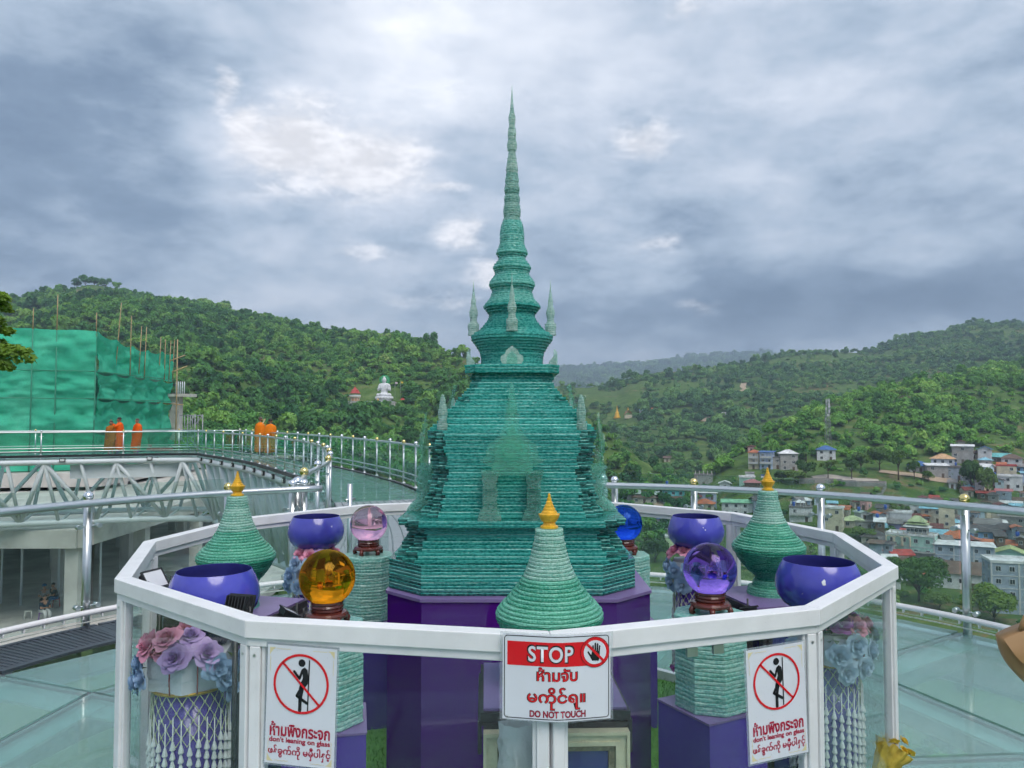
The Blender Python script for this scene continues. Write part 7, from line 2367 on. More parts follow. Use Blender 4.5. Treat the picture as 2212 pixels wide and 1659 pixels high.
def statue():
    g0 = hit(815, 872)
    Y = g0[1] - 4
    s = Y / F          # metres per photograph pixel at that distance
    tz = at(828, 869, Y)[2]
    tx = at(805, 869, Y)[0]
    # terrace
    ter = empty('statue_terrace', (tx, Y, tz), label='grey concrete terrace on stilts carrying the seated statue and the red roofed tower', cat='terrace')
    b = MB(); b.box((0, 3, -1.2 * s), (104 * s, 10 + 6, 2.4 * s)); b.build('slab', CONC, ter)
    b = MB(); b.box((0, -5, -5.5 * s), (100 * s, .6, 4.5 * s)); b.build('beam', CONC, ter)
    for k in range(9):
        b = MB(); b.tube([(-50 * s + 12.5 * s * k, -4.6, -2 * s), (-50 * s + 12.5 * s * k, -4.6, -26 * s)], .35, 8); b.build('stilt', CONC, ter)
    b = MB(); b.box((0, -5, 1.0 * s), (103 * s, .15, 2.0 * s)); b.build('parapet', mat('terrace_rail', (0.40, 0.43, 0.46), 0.6), ter)
    HS.append((tx, Y, 60 * s))
    px = at(828, 869, Y)[0]
    bs = empty('lotus_pedestal', (px, Y + 3, tz), label='round white lotus base under the seated statue', cat='pedestal')
    b = MB(); b.lathe([(15 * s, 0), (16.5 * s, 2.5 * s), (15.2 * s, 5 * s), (17.5 * s, 7 * s), (19 * s, 9.5 * s), (17.5 * s, 12 * s), (16.2 * s, 13.0 * s)], n=32); b.build('drum', STONE, bs)
    for k in range(18):
        a = 2 * math.pi * k / 18
        b = MB(); b.sphere((17.6 * s * math.cos(a), 17.6 * s * math.sin(a), 10 * s), 2.6 * s, 8, 6, (1, 1, 1.2)); b.build('lotus_petal', STONE, bs)
    st = empty('seated_statue', (px, Y + 3, tz + 13.0 * s), label='large white seated statue with crossed legs and a green halo on the wooded hill', cat='statue')
    q = s
    bl = [((-13 * q, -4 * q, 3.2 * q), (6 * q, -8 * q, 3.0 * q), 3.6 * q, 3.0 * q), ((13 * q, -4 * q, 3.2 * q), (-6 * q, -8.5 * q, 5.0 * q), 3.6 * q, 2.8 * q), ((0, -1 * q, 4.0 * q), (0, 0, 7 * q), 9 * q, 7.5 * q),
          ((0, 0, 7 * q), (0, .5 * q, 20 * q), 7.6 * q, 8.0 * q), ((-6.5 * q, .5 * q, 24.5 * q), (6.5 * q, .5 * q, 24.5 * q), 4.6 * q, 4.6 * q), ((0, 0, 26 * q), (0, -.5 * q, 31 * q), 3.0 * q, 2.8 * q),
          ((0, -.6 * q, 33.0 * q), (0, -.4 * q, 37 * q), 4.0 * q, 4.3 * q), ((0, -.2 * q, 40 * q), (0, 0, 43 * q), 2.8 * q, 1.2 * q), ((0, -4.4 * q, 34.6 * q), (0, -4.7 * q, 34.0 * q), .8 * q, .9 * q),
          ((-4.4 * q, 0, 34 * q), (-4.5 * q, 0, 36.5 * q), .9 * q, .8 * q), ((4.4 * q, 0, 34 * q), (4.5 * q, 0, 36.5 * q), .9 * q, .8 * q),
          ((-9.8 * q, .3 * q, 24 * q), (-12.5 * q, -1 * q, 14.5 * q), 3.4 * q, 2.9 * q), ((-12.5 * q, -1 * q, 14.5 * q), (-7 * q, -6.5 * q, 18.5 * q), 2.7 * q, 2.0 * q), ((-7 * q, -6.5 * q, 19 * q), (-6.4 * q, -7.2 * q, 23.5 * q), 1.8 * q, 1.4 * q),
          ((9.8 * q, .3 * q, 24 * q), (12.3 * q, -1 * q, 14.0 * q), 3.4 * q, 2.9 * q), ((12.3 * q, -1 * q, 14 * q), (8 * q, -6.5 * q, 16.5 * q), 2.7 * q, 2.0 * q), ((8 * q, -6.5 * q, 17 * q), (8.4 * q, -7 * q, 21.5 * q), 1.8 * q, 1.3 * q)]
    remesh_body('body', bl, 0.9 * q, STONE, st, smooth_iter=3)
    b = MB(); b.box((3.2 * q, -6.3 * q, 19.5 * q), (3.2 * q, 1.6 * q, 11 * q)); b.build('robe_fold', STONE, st)
    b = MB(); b.lathe([(11.5 * q, -.5 * q), (11.5 * q, .5 * q)], n=36); b.build('halo', mat('halo_green', (0.02, 0.30, 0.10), 0.4), st, (0, 4.5 * q, 36 * q), (R(90), 0, 0))
    b = MB(); b.lathe([(8.8 * q, -.5 * q), (8.8 * q, .5 * q), (6.0 * q, .5 * q), (6.0 * q, -.5 * q), (8.8 * q, -.5 * q)], n=36, cap=False); b.build('halo_ring', mat('halo_pale', (0.10, 0.45, 0.20), 0.4), st, (0, 3.7 * q, 36 * q), (R(90), 0, 0))
    # gold shrine in front
    b = MB(); b.lathe([(1.9 * q, 0), (1.9 * q, 3 * q), (2.3 * q, 3.4 * q), (1.2 * q, 6 * q), (.3 * q, 8.5 * q)], n=12)
    tag(b.build('gold_shrine', PAINT_GOLD, None, (px - 9.5 * s, Y - 3, tz)), 'small gold shrine in front of the seated statue', 'shrine')
    # red roofed pavilion tower
    tw = empty('pavilion_tower', (at(766, 869, Y)[0], Y + 1, tz), label='round orange and cream pavilion with a two tier red roof left of the statue', cat='pavilion')
    b = MB(); b.lathe([(8.5 * s, 0), (8.5 * s, 9.5 * s)], n=16, smooth=False); b.build('wall', mat('orange_wall', (0.58, 0.32, 0.18), 0.8, var=0.15, vscale=.5), tw)
    for k in range(8):
        a = 2 * math.pi * k / 8
        b = MB(); b.tube([(9.2 * s * math.cos(a), 9.2 * s * math.sin(a), 0), (9.2 * s * math.cos(a), 9.2 * s * math.sin(a), 9.6 * s)], .9 * s, 6); b.build('pillar', wmat('cream'), tw)
        b = MB(); b.tube([(8.6 * s * math.cos(a), 8.6 * s * math.sin(a), 12 * s), (8.6 * s * math.cos(a), 8.6 * s * math.sin(a), 21 * s)], .5 * s, 6); b.build('pillar', wmat('brown'), tw)
    b = MB(); b.lathe([(11 * s, 9.6 * s), (13 * s, 12 * s), (13 * s, 13 * s), (8 * s, 13 * s)], n=20, smooth=False); b.build('balcony', wmat('cream'), tw)
    b = MB(); b.lathe([(12.6 * s, 13.1 * s), (12.6 * s, 16 * s), (12.2 * s, 16 * s), (12.2 * s, 13.1 * s)], n=20, smooth=False, cap=False); b.build('balcony_rail', wmat('white'), tw)
    RED = mat('roof_scarlet', (0.48, 0.055, 0.045), 0.5, var=0.15, vscale=.6)
    b = MB(); b.lathe([(12.5 * s, 19.5 * s), (11.0 * s, 20.6 * s), (7.6 * s, 25.5 * s), (6.5 * s, 26.5 * s)], n=6, smooth=False); b.build('lower_roof', RED, tw)
    b = MB(); b.lathe([(8.0 * s, 26.6 * s), (5.0 * s, 28.4 * s), (1.5 * s, 32 * s), (.6 * s, 33 * s), (.25 * s, 38.5 * s)], n=6, smooth=False); b.build('upper_roof', RED, tw)
    # small red kiosk and flag poles right
    kx = empty('red_kiosk', (at(868, 865, Y)[0], Y + 4, tz - 1.5 * s), label='small kiosk with a red roof right of the statue', cat='kiosk')
    b = MB(); b.box((0, 0, 3.4 * s), (7.5 * s, 5 * s, 6.8 * s)); b.build('wall', wmat('brown'), kx)
    inst('roof', roof_mesh('hip', 8 * s, 6 * s, 4.5 * s, .6, RED), kx, (0, 0, 6.81 * s))
    for k, (u_, v_, c, nm) in enumerate(((852, 826, (0.62, 0.50, 0.52), 'striped'), (864, 825, (0.70, 0.52, 0.05), 'yellow'))):
        fx = at(u_, 869, Y)[0]
        top = at(u_, v_, Y)[2]
        fp = empty('flag_pole' if k == 0 else 'flag_pole.001', (fx, Y + 2, tz), label='thin pole with a %s flag beside the seated statue' % nm, cat='flag pole')
        b = MB(); b.tube([(0, 0, 0), (0, 0, top - tz + 2 * s)], .07, 6); b.build('pole', GRATE_L, fp)
        b = MB(); b.add([(.08, 0, top - tz - 2.4 * s), (5.4 * s, .3, top - tz - 3.0 * s), (5.4 * s, .3, top - tz + .6 * s), (.08, 0, top - tz + 1.6 * s), (.08, .05, top - tz - 2.4 * s), (5.4 * s, .35, top - tz - 3.0 * s), (5.4 * s, .35, top - tz + .6 * s), (.08, .05, top - tz + 1.6 * s)], [(0, 1, 2, 3), (7, 6, 5, 4)])
        b.build('flag', mat('flag_' + nm, c, 0.7), fp)
statue()

# ------------------------------------------------------------------ golden stupa and temple in the far valley, scattered far huts
def far_temple():
    p = hit(1333, 905)
    s = p[1] / F
    r = empty('golden_stupa', p, label='small golden stupa in the far valley right of the glass stupa', cat='stupa')
    b = MB(); b.box((0, 0, 1.5 * s), (14 * s, 14 * s, 3 * s)); b.build('terrace', PAINT_GOLD, r)
    b = MB(); b.lathe([(6 * s, 3 * s), (5 * s, 7 * s), (4.6 * s, 8 * s), (4 * s, 12 * s), (2.2 * s, 15 * s), (1.6 * s, 18 * s), (.8 * s, 23 * s), (.2 * s, 29 * s)], n=14, smooth=False); b.build('bell', PAINT_GOLD, r)
    p = hit(1357, 905)
    r = empty('temple_hall', p, label='red and gold temple hall with steep roofs beside the golden stupa', cat='temple')
    b = MB(); b.box((0, 0, 4 * s), (15 * s, 9 * s, 8 * s)); b.build('wall', wmat('cream'), r)
    for (z, w, rs) in ((8 * s, 15, 6 * s), (12 * s, 10, 6 * s)):
        inst('roof', roof_mesh('gablex', w * s, 9 * s, rs, .8, rmat('red')), r, (0, 0, z))
    b = MB(); b.lathe([(2 * s, 17 * s), (1.2 * s, 20 * s), (.2 * s, 24 * s)], n=8, smooth=False); b.build('finial', PAINT_GOLD, r)
    for i, (u, v, w, c, lab) in enumerate(((1415, 888, 15, 'orange', 'far hut with an orange roof by the valley track'), (1402, 894, 6, 'white', 'tiny white roofed far hut left of the orange hut'), (1386, 890, 10, 'lightblue', 'far light blue roofed hut near the temple'), (1480, 921, 9, 'white', 'far white roofed hut in the middle of the broad hill'),
                                         (1465, 936, 20, 'greygreen', 'far long grey green roof on the broad hill'), (1565, 897, 11, 'white', 'far white roof below the dirt track'), (1256, 863, 16, 'white', 'far white sheds beside the light green field'), (1525, 848, 6, 'white', 'tiny far white hut high on the broad hill'),
                                         (1620, 1028, 18, 'grey', 'low tin roofed hut left of the orange hip roof'), (1650, 1032, 12, 'blue', 'tiny blue roofed shed behind the gold finial'))):
        p = hit(u, v); s = p[1] / F
        rt = empty('far_hut' + ('' if i == 0 else '.%03d' % i), p, -math.atan2(p[0], p[1]), label=lab, cat='hut', group='far huts on the slopes')
        ww = w * s
        b = MB(); b.box((0, 0, ww * .05), (ww, ww * .5, ww * .5)); b.build('wall', wmat('white'), rt)
        inst('roof', roof_mesh('gable', ww, ww * .5, ww * .16, ww * .05, rmat(c)), rt, (0, 0, ww * .3))
        HS.append((p[0], p[1], ww * .8)); HS.append((p[0] * .985, p[1] * .985, ww * .8))
far_temple()
HOUSE_SPOTS += HS

# ------------------------------------------------------------------ single trees
TREE_N = [0]
def tree(pos, height, radius, label, m_='leaf_town', leaves=900, size=0.11, trunk_frac=0.35, seed=None, lobes=9, flat=.8, tall=1.0, group='trees among the houses', lean=0.0):
    n = TREE_N[0]; TREE_N[0] += 1
    seed = seed if seed is not None else 500 + n
    root = empty('tree' + ('' if n == 0 else '.%03d' % n), pos, label=label, cat='tree', group=group)
    V, Q, cen = crown_arrays(seed=seed, lobes=lobes, leaves=leaves, size=size, flat=flat, tall=tall)
    z0 = height * trunk_frac
    hh = (height - z0) / 1.35 / tall
    V = V * np.array([radius, radius, hh]) + np.array([0, 0, z0])
    inst('crown', mesh_np('crown', V, Q, MATS[m_]), root)
    b = MB()
    r0 = max(.12, height * .022)
    b.tube([(0, 0, -1.0), (lean * .3, 0, z0 * .6), (lean * .6, 0, z0 + hh * .3)], [r0 * 1.3, r0, r0 * .6], 8)
    for (cx_, cy_, cz, cr) in cen[::2]:
        b.tube([(lean * .4, 0, z0 * .85), (cx_ * radius * .55, cy_ * radius * .55, z0 + cz * hh * .6), (cx_ * radius, cy_ * radius, z0 + cz * hh)], [r0 * .5, r0 * .35, r0 * .15], 6)
    b.build('trunk', MATS['bark'], root)
    HOUSE_SPOTS.append((pos[0], pos[1], radius * .6))
    return root
def tree_at(u, v, hpx, wpx, label, **kw):
    p = hit(u, v); s = p[1] / F
    return tree(tuple(p), hpx * s, wpx * s / 2, label, **kw)
def town_trees():
    T = tree_at
    T(1789, 1036, 44, 42, 'sparse spreading tree below the mast, in the park', leaves=500, trunk_frac=.4, flat=.6)
    T(1840, 1036, 52, 40, 'dark tree in the park with bare lower trunk', trunk_frac=.3)
    T(1941, 1040, 68, 44, 'tall slender trunked tree right of the pale court', trunk_frac=.42)
    T(1975, 1036, 44, 30, 'narrow tree left of the low blue roof', trunk_frac=.3)
    T(2006, 1044, 26, 27, 'round dark bush like tree in front of the long grey block', trunk_frac=.1)
    T(2099, 1063, 72, 46, 'tall dense tree in front of the upper right houses', trunk_frac=.18, leaves=1500, tall=1.2)
    T(2134, 1073, 66, 46, 'dense dark tree beside the cream house', trunk_frac=.1, leaves=1500, tall=1.1)
    T(1860, 1020, 44, 48, 'broad tree behind the park court', trunk_frac=.25)
    T(1900, 1018, 52, 52, 'big leafy tree above the parked cars', trunk_frac=.25, leaves=1200)
    T(1740, 1030, 40, 46, 'dark clump of tree right of the concrete house', trunk_frac=.12, leaves=1000)
    T(1690, 1045, 30, 40, 'dense green tree beside the gold finial', trunk_frac=.1)
    T(1720, 1050, 34, 52, 'wide tree left of the retaining wall', trunk_frac=.12, leaves=1000)
    T(1655, 1032, 20, 22, 'small round tree below the blue shed roof', trunk_frac=.15)
    T(1870, 1166, 30, 64, 'wide shrubby tree below the low grey house', trunk_frac=.1, leaves=1200)
    T(1925, 1160, 26, 34, 'bushy tree left of the violet house', trunk_frac=.1)
    T(1930, 1112, 24, 22, 'round tree above the balcony house', trunk_frac=.15)
    T(1955, 1112, 22, 24, 'round tree next to the small white house under the handrail', trunk_frac=.15)
    T(2096, 1128, 26, 34, 'dark tree behind the tall narrow cream house', trunk_frac=.1)
    T(1985, 1300, 100, 118, 'large spreading tree beyond the enclosure corner', leaves=4200, size=.062, trunk_frac=.22, lobes=14)
    T(2148, 1345, 84, 118, 'large bright green tree below the grey blue four floor block', leaves=4200, size=.062, trunk_frac=.12, lobes=14, m_='leaf_near')
    T(1930, 1250, 52, 60, 'tree with thin foliage left of the dark roof', leaves=1600, size=.09, trunk_frac=.2)
    T(2030, 1318, 40, 70, 'shrubby tree under the long white hall', leaves=1800, size=.08, trunk_frac=.1)
    T(1500, 1130, 26, 40, 'bushy tree below the orange roof behind the rail', leaves=1000, trunk_frac=.1)
    T(1480, 1215, 50, 60, 'leafy tree right of the lime green block', leaves=1600, size=.08, trunk_frac=.1)
    T(1415, 1215, 60, 76, 'broad dark tree behind the glass pedestal of the blue ball', leaves=2000, size=.08, trunk_frac=.1)
    T(2180, 1110, 20, 26, 'bush like tree in front of the grey blue shed', trunk_frac=.1)
    # palms
    for i, (u, v, h) in enumerate(((2080, 1064, 30), (1741, 1002, 26), (2058, 1040, 16))):
        p = hit(u, v); s = p[1] / F; hh = h * s
        root = empty('palm_tree' + ('' if i == 0 else '.%03d' % i), tuple(p), label=('palm tree left of the tall dense tree', 'palm tree between the concrete house and the blue hip roof', 'small palm in front of the tiny windowed block')[i], cat='palm tree', group='palms in the town')
        b = MB(); b.tube([(0, 0, -1), (.2, 0, hh * .5), (.1, 0, hh * .8)], [.28, .2, .16], 7); b.build('trunk', MATS['bark'], root)
        b = MB()
        for k in range(14):
            a = 2 * math.pi * k / 14 + .2 * (k % 3); L_ = hh * .38; up = (.5, .2, -.1)[k % 3]
            prev = None
            for q in range(5):
                t = q / 4
                c = Vector((math.cos(a) * L_ * t, math.sin(a) * L_ * t, hh * .8 + L_ * (up * t - .75 * t * t)))
                w = Vector((-math.sin(a), math.cos(a), 0)) * L_ * .13 * math.sin(math.pi * (t * .9 + .08))
                row = (c - w - Vector((0, 0, L_ * .06 * t)), c, c + w - Vector((0, 0, L_ * .06 * t)))
                if prev: b.add([*prev, *row], [(0, 1, 4, 3), (1, 2, 5, 4)])
                prev = row
        b.build('crown', MATS['leaf_town'], root)
    # ridge trees standing against the sky
    rid = ((418, 640, 15), (432, 640, 22), (450, 648, 20), (484, 658, 24), (546, 672, 12), (566, 674, 14), (582, 676, 16), (612, 684, 12), (125, 622, 16), (160, 612, 18), (178, 606, 24), (198, 606, 20), (222, 612, 20), (248, 620, 16), (640, 690, 16), (676, 700, 14), (720, 706, 12), (1000, 752, 28), (985, 750, 18))
    for i, (u, v, h) in enumerate(rid):
        a = ang(u)
        rc = np.interp(a, HILL_L.a, HILL_L.rc) - 4
        x = rc * math.tan(a); z = gz(x, rc); s = rc / F
        th = max((h + 6) * s, 6)
        zz = z - 2.0
        tree((x, rc, zz), th, th * .5, 'umbrella crowned tree on the left hill skyline, %s from the left' % ('first second third fourth fifth sixth seventh eighth ninth tenth eleventh twelfth thirteenth fourteenth fifteenth sixteenth seventeenth eighteenth nineteenth'.split()[sorted(q[0] for q in rid).index(u)]),
             m_='leaf_forest', leaves=520, size=.17, trunk_frac=.16, flat=.7, group='trees on the ridge line')
town_trees()
# near tree whose branch reaches in at the left edge
def near_tree():
    p = at(-75, 735, 25.0)
    root = empty('tree.near', (p[0] - .3, 25.0, -8.5), label='leafy tree branch hanging in at the left picture edge', cat='tree')
    root.name = 'tree.200'
    Vs, Qs = [], []
    off = 0
    for (u, v, r_, seed, n) in ((-28, 765, 1.3, 1, 2600), (-30, 655, 0.85, 2, 1200), (-85, 710, 1.3, 3, 800), (15, 762, .62, 4, 700), (-14, 710, .7, 5, 600), (0, 790, .6, 6, 500), (-8, 640, .5, 7, 400)):
        V, Q, cen = crown_arrays(seed=900 + seed, lobes=6, leaves=n, size=.10 / r_, flat=.9)
        c = at(u, v, 25.0)
        V = V * r_ * np.array([1, 1, .8]) + np.array([c[0] - root.location.x, 0, c[2] - .55 * r_ - root.location.z])
        Vs.append(V); Qs.append(Q + off); off += len(V)
    inst('crown', mesh_np('crown', np.concatenate(Vs), np.concatenate(Qs), MATS['leaf_edge']), root)
    b = MB()
    b.tube([(0, 0, 0), (-.2, 0, 6), (0, 0, 11.0)], [.32, .25, .12], 10)
    for (u, v) in ((-28, 765), (-42, 655), (10, 760), (-85, 710)):
        c = at(u, v, 25.0)
        b.tube([(-.15, 0, 8), ((c[0] - root.location.x) * .5, 0, (c[2] + 8.5) * .55 + 3.9), (c[0] - root.location.x, 0, c[2] + 8.5 - .1)], [.12, .08, .03], 7)
    b.build('trunk', MATS['bark'], root)
near_tree()

# ------------------------------------------------------------------ people
SKIN = mat('skin', (0.36, 0.19, 0.12), 0.55, spec=0.3, var=0.08, vscale=8)
HAIR = mat('short_hair', (0.025, 0.02, 0.018), 0.7)
ROBE_O = mat('robe_orange', (0.80, 0.115, 0.008), 0.75, spec=0.15, var=0.14, vscale=4, bmp=0.4, bscale=9, bdist=0.03)
ROBE_S = mat('robe_saffron', (0.78, 0.20, 0.012), 0.75, spec=0.15, var=0.14, vscale=4, bmp=0.4, bscale=9, bdist=0.03)
ROBE_B = mat('robe_ochre', (0.34, 0.115, 0.018), 0.75, spec=0.15, var=0.2, vscale=4, bmp=0.4, bscale=9, bdist=0.03)
SANDAL = mat('purple_socks', (0.16, 0.05, 0.28), 0.7)
def hand_blobs(w, d, side):
    """palm with four unequal curled fingers and a thumb leaving the side near the wrist"""
    w, d = Vector(w), Vector(d).normalized()
    a = d.cross(Vector((0, 0, 1)))
    a = a.normalized() if a.length > .1 else Vector((1, 0, 0))
    n = d.cross(a)
    out = [(w, w + d * .07, .030, .034)]
    for k, l in enumerate((.060, .072, .068, .052)):
        base = w + d * .085 + a * (.026 - .0175 * k)
        mid = base + d * l * .55 - n * .008
        out.append((base, mid, .0105, .0095)); out.append((mid, mid + d * l * .35 - n * .022, .0092, .008))
    t0 = w + d * .025 + a * .030 * side
    t1 = t0 + a * .030 * side + d * .028
    out += [(t0, t1, .012, .011), (t1, t1 + d * .028 + a * .004 * side, .0105, .009)]
    return out
def head_blobs(c, f_):
    """skull, jaw, nose, ears; f_ = unit facing direction"""
    c, f_ = Vector(c), Vector(f_).normalized()
    s = f_.cross(Vector((0, 0, 1))).normalized()
    u = Vector((0, 0, 1))
    return [(c + u * .035 - f_ * .012, c + u * .05 - f_ * .018, .092, .088), (c - u * .035 + f_ * .022, c + u * .02 + f_ * .02, .062, .075), (c + f_ * .096 - u * .005, c + f_ * .088 + u * .03, .014, .009),
            (c + f_ * .080 - u * .052, c + f_ * .078 - u * .054, .024, .024), (c + s * .088 - u * .015, c + s * .092 + u * .022, .016, .015), (c - s * .088 - u * .015, c - s * .092 + u * .022, .016, .015)]
def face_bits(root, c, f_, m_hair, hair=True):
    c, f_ = Vector(c), Vector(f_).normalized()
    s = f_.cross(Vector((0, 0, 1))).normalized(); u = Vector((0, 0, 1))
    b = MB()
    for k in (-1, 1):
        b.sphere(c + f_ * .083 + s * .032 * k + u * .012, .011, 8, 6)
        b.tube([c + f_ * .088 + s * .018 * k + u * .034, c + f_ * .080 + s * .048 * k + u * .032], .005, 5)
    b.tube([c + f_ * .094 - s * .022 - u * .045, c + f_ * .099 - u * .046, c + f_ * .094 + s * .022 - u * .045], .005, 5)
    b.build('face_features', mat('dark_features', (0.05, 0.025, 0.02), 0.5), root)
    if hair:
        b = MB()
        n, m_ = 18, 8
        vs_, fs_ = [], []
        for i in range(m_ + 1):
            th = math.pi * .56 * i / m_
            for j in range(n):
                a = 2 * math.pi * j / n
                d = (s * math.cos(a) + f_ * math.sin(a)) * math.sin(th)
                drop = .0 if math.sin(a) < .3 else .25 * math.sin(th)
                vs_.append(c + u * .045 - f_ * .018 + d * .098 + u * math.cos(th - drop) * .098)
        for i in range(m_):
            for j in range(n): fs_.append((i * n + j, i * n + (j + 1) % n, (i + 1) * n + (j + 1) % n, (i + 1) * n + j))
        b.sm = True
        b.add(vs_, fs_); b.build('hair', m_hair, root)
def robe(rows, m_, root, seed, n=40, folds=9, amp=.06, name='robe'):
    """cloth loft: rows of (z, cx, cy, rx, ry) with vertical folds growing downward"""
    b = MB(); b.sm = True
    vs_, fs_ = [], []
    rr = random.Random(seed)
    ph = [rr.uniform(0, 6) for _ in range(3)]
    Z = [r_[0] for r_ in rows]
    m2 = 26
    for i in range(m2):
        z = Z[0] + (Z[-1] - Z[0]) * i / (m2 - 1)
        zz = np.interp(-z, [-q for q in Z], range(len(Z))) if Z[0] > Z[-1] else np.interp(z, Z, range(len(Z)))
        k = min(int(zz), len(rows) - 2); t = zz - k
        cx_, cy_, rx, ry = [rows[k][q] + (rows[k + 1][q] - rows[k][q]) * t for q in range(1, 5)]
        g_ = i / (m2 - 1)
        for j in range(n):
            a = 2 * math.pi * j / n
            f_ = 1 + amp * (.35 + g_) * (math.sin(folds * a + ph[0] + 1.5 * g_) * .6 + math.sin((folds + 4) * a + ph[1] - 2 * g_) * .4) + .02 * math.sin(3 * a + 9 * g_ + ph[2])
            vs_.append((cx_ + rx * f_ * math.cos(a), cy_ + ry * f_ * math.sin(a), z))
    for i in range(m2 - 1):
        for j in range(n): fs_.append((i * n + j, i * n + (j + 1) % n, (i + 1) * n + (j + 1) % n, (i + 1) * n + j))
    b.add(vs_, fs_)
    return b.build(name, m_, root)
def monk(name, loc, face, label, m_, height=1.66, pose='stand', bald=True, wind=0.0, seed=1):
    root = empty(name, loc, face, label=label, cat='person', group='monks on the skywalk')
    k = height / 1.70
    root.scale = (k, k, k)
    # the figure faces local -y
    bl = [((-.09, 0, .04), (-.09, -.13, .025), .045, .038), ((.09, 0, .04), (.09, -.13, .025), .045, .038), ((-.09, .0, .05), (-.095, -.015, .48), .042, .058), ((.09, 0, .05), (.095, -.015, .48), .042, .058),
          ((-.095, -.015, .48), (-.09, 0, .88), .062, .088), ((.095, -.015, .48), (.09, 0, .88), .062, .088), ((0, 0, .90), (0, 0, 1.02), .140, .125), ((0, 0, 1.02), (0, .01, 1.30), .125, .150),
          ((-.13, .01, 1.36), (.13, .01, 1.36), .075, .075), ((0, .005, 1.38), (0, -.01, 1.50), .055, .052)]
    if pose == 'phone':
        arms = [((-.19, .01, 1.35), (-.22, -.18, 1.22), .050, .042), ((-.22, -.18, 1.22), (-.08, -.36, 1.46), .040, .028), ((.19, .01, 1.35), (.22, -.18, 1.22), .050, .042), ((.22, -.18, 1.22), (.08, -.36, 1.46), .040, .028)]
        hands = hand_blobs((-.08, -.36, 1.46), (.2, -.3, .9), 1) + hand_blobs((.08, -.36, 1.46), (-.2, -.3, .9), -1)
    elif pose == 'fold':
        arms = [((-.19, .01, 1.35), (-.24, -.04, 1.06), .050, .042), ((-.24, -.04, 1.06), (-.03, -.20, 1.02), .040, .028), ((.19, .01, 1.35), (.24, -.04, 1.06), .050, .042), ((.24, -.04, 1.06), (.03, -.21, 1.00), .040, .028)]
        hands = hand_blobs((-.03, -.20, 1.02), (1, -.1, -.2), 1) + hand_blobs((.03, -.21, 1.0), (-1, -.1, -.2), -1)
    else:
        arms = [((-.19, .01, 1.35), (-.25, .0, 1.06), .050, .042), ((-.25, .0, 1.06), (-.24, -.06, .82), .040, .028), ((.19, .01, 1.35), (.25, .0, 1.06), .050, .042), ((.25, .0, 1.06), (.24, -.06, .82), .040, .028)]
        hands = hand_blobs((-.24, -.06, .82), (0, -.15, -1), -1) + hand_blobs((.24, -.06, .82), (0, -.15, -1), 1)
    f_ = (0, -1, 0)
    hc = (0, -.025, 1.585)
    remesh_body('body', bl + arms + hands + head_blobs(hc, f_), .011, SKIN, root, smooth_iter=2)
    face_bits(root, hc, f_, mat('shaved_hair', (0.10, 0.07, 0.06), 0.7) if bald else HAIR, True)
    for s in (-1, 1):
        b = MB(); b.sphere((.09 * s, -.05, .03), .075, 12, 6, (.75, 1.35, .5)); b.build('sock', SANDAL, root)
    robe([(1.47, 0, .005, .085, .08), (1.42, 0, .01, .17, .115), (1.36, 0, .01, .245, .15), (1.20, 0, .005, .275, .185), (1.00, 0, -.005, .285, .20), (.70, wind * .05, 0, .27, .20), (.40, wind * .12, 0, .26, .21), (.13, wind * .2, .01, .25, .21)], m_, root, seed, folds=8, amp=.055)
    if pose == 'phone':
        for s in (-1, 1):
            b = MB(); b.tube([(.20 * s, .01, 1.36), (.225 * s, -.17, 1.23), (.14 * s, -.28, 1.36)], [.085, .09, .06], 12); b.build('sleeve', m_, root)
        b = MB(); b.box((0, -.40, 1.545), (.15, .010, .075)); b.build('phone', BLACKP, root)
    else:
        # upper robe thrown over the left shoulder with a loose end
        b = MB(); b.sm = True
        pts = []
        for i in range(12):
            t = i / 11
            pts.append(((.10 - .30 * t) * 1.0, -.17 - .06 * math.sin(math.pi * t), 1.42 - .62 * t))
        vs_ = []
        for (x, y, z) in pts:
            for q in range(4): vs_.append((x + .045 * q + wind * .1 * (1.42 - z), y + .012 * math.sin(q * 2 + z * 9), z + .03 * q))
        b.add(vs_, [(i * 4 + j, i * 4 + j + 1, i * 4 + j + 5, i * 4 + j + 4) for i in range(11) for j in range(3)])
        b.build('sash', m_, root)
    if wind:
        b = MB(); b.sm = True
        vs_ = []
        for i in range(7):
            for j in range(6):
                t = i / 6
                vs_.append((wind * (.22 + .26 * t), .05 + .05 * math.sin(j + 3 * t), 1.05 - .30 * t - .075 * j * (1 - .35 * t)))
        b.add(vs_, [(i * 6 + j, i * 6 + j + 1, i * 6 + j + 7, i * 6 + j + 6) for i in range(6) for j in range(5)])
        b.build('loose_cloth', m_, root)
    return root
def floor_at(u, v): 
    p = onz(u, v, 0.0); return (p[0], p[1], 0.0)
monk('person', (at(240, 930, 38.6)[0], 38.6, 0), R(20), 'monk in a dark ochre robe standing with back half turned, first from the left', ROBE_B, 1.55, 'stand', False, -.5, 1)
monk('person.001', (at(258, 930, 38.9)[0], 38.9, 0), R(-70), 'monk in bright orange holding a phone up with both hands', ROBE_O, 1.72, 'phone', False, 0, 2)
monk('person.002', (at(297, 930, 38.9)[0], 38.9, 0), R(-30), 'smiling monk in bright orange with windblown robe, alone by the railing', ROBE_O, 1.66, 'fold', True, -.9, 3)
monk('person.003', (at(562, 930, 36.0)[0], 36.0, 0), R(150), 'monk in orange on the curve, on the left of the pair', ROBE_S, 1.74, 'fold', True, 0, 4)
monk('person.004', (at(584, 930, 35.2)[0], 35.2, 0), R(200), 'monk in orange seen from behind, on the right of the pair', ROBE_S, 1.66, 'fold', False, 0, 5)

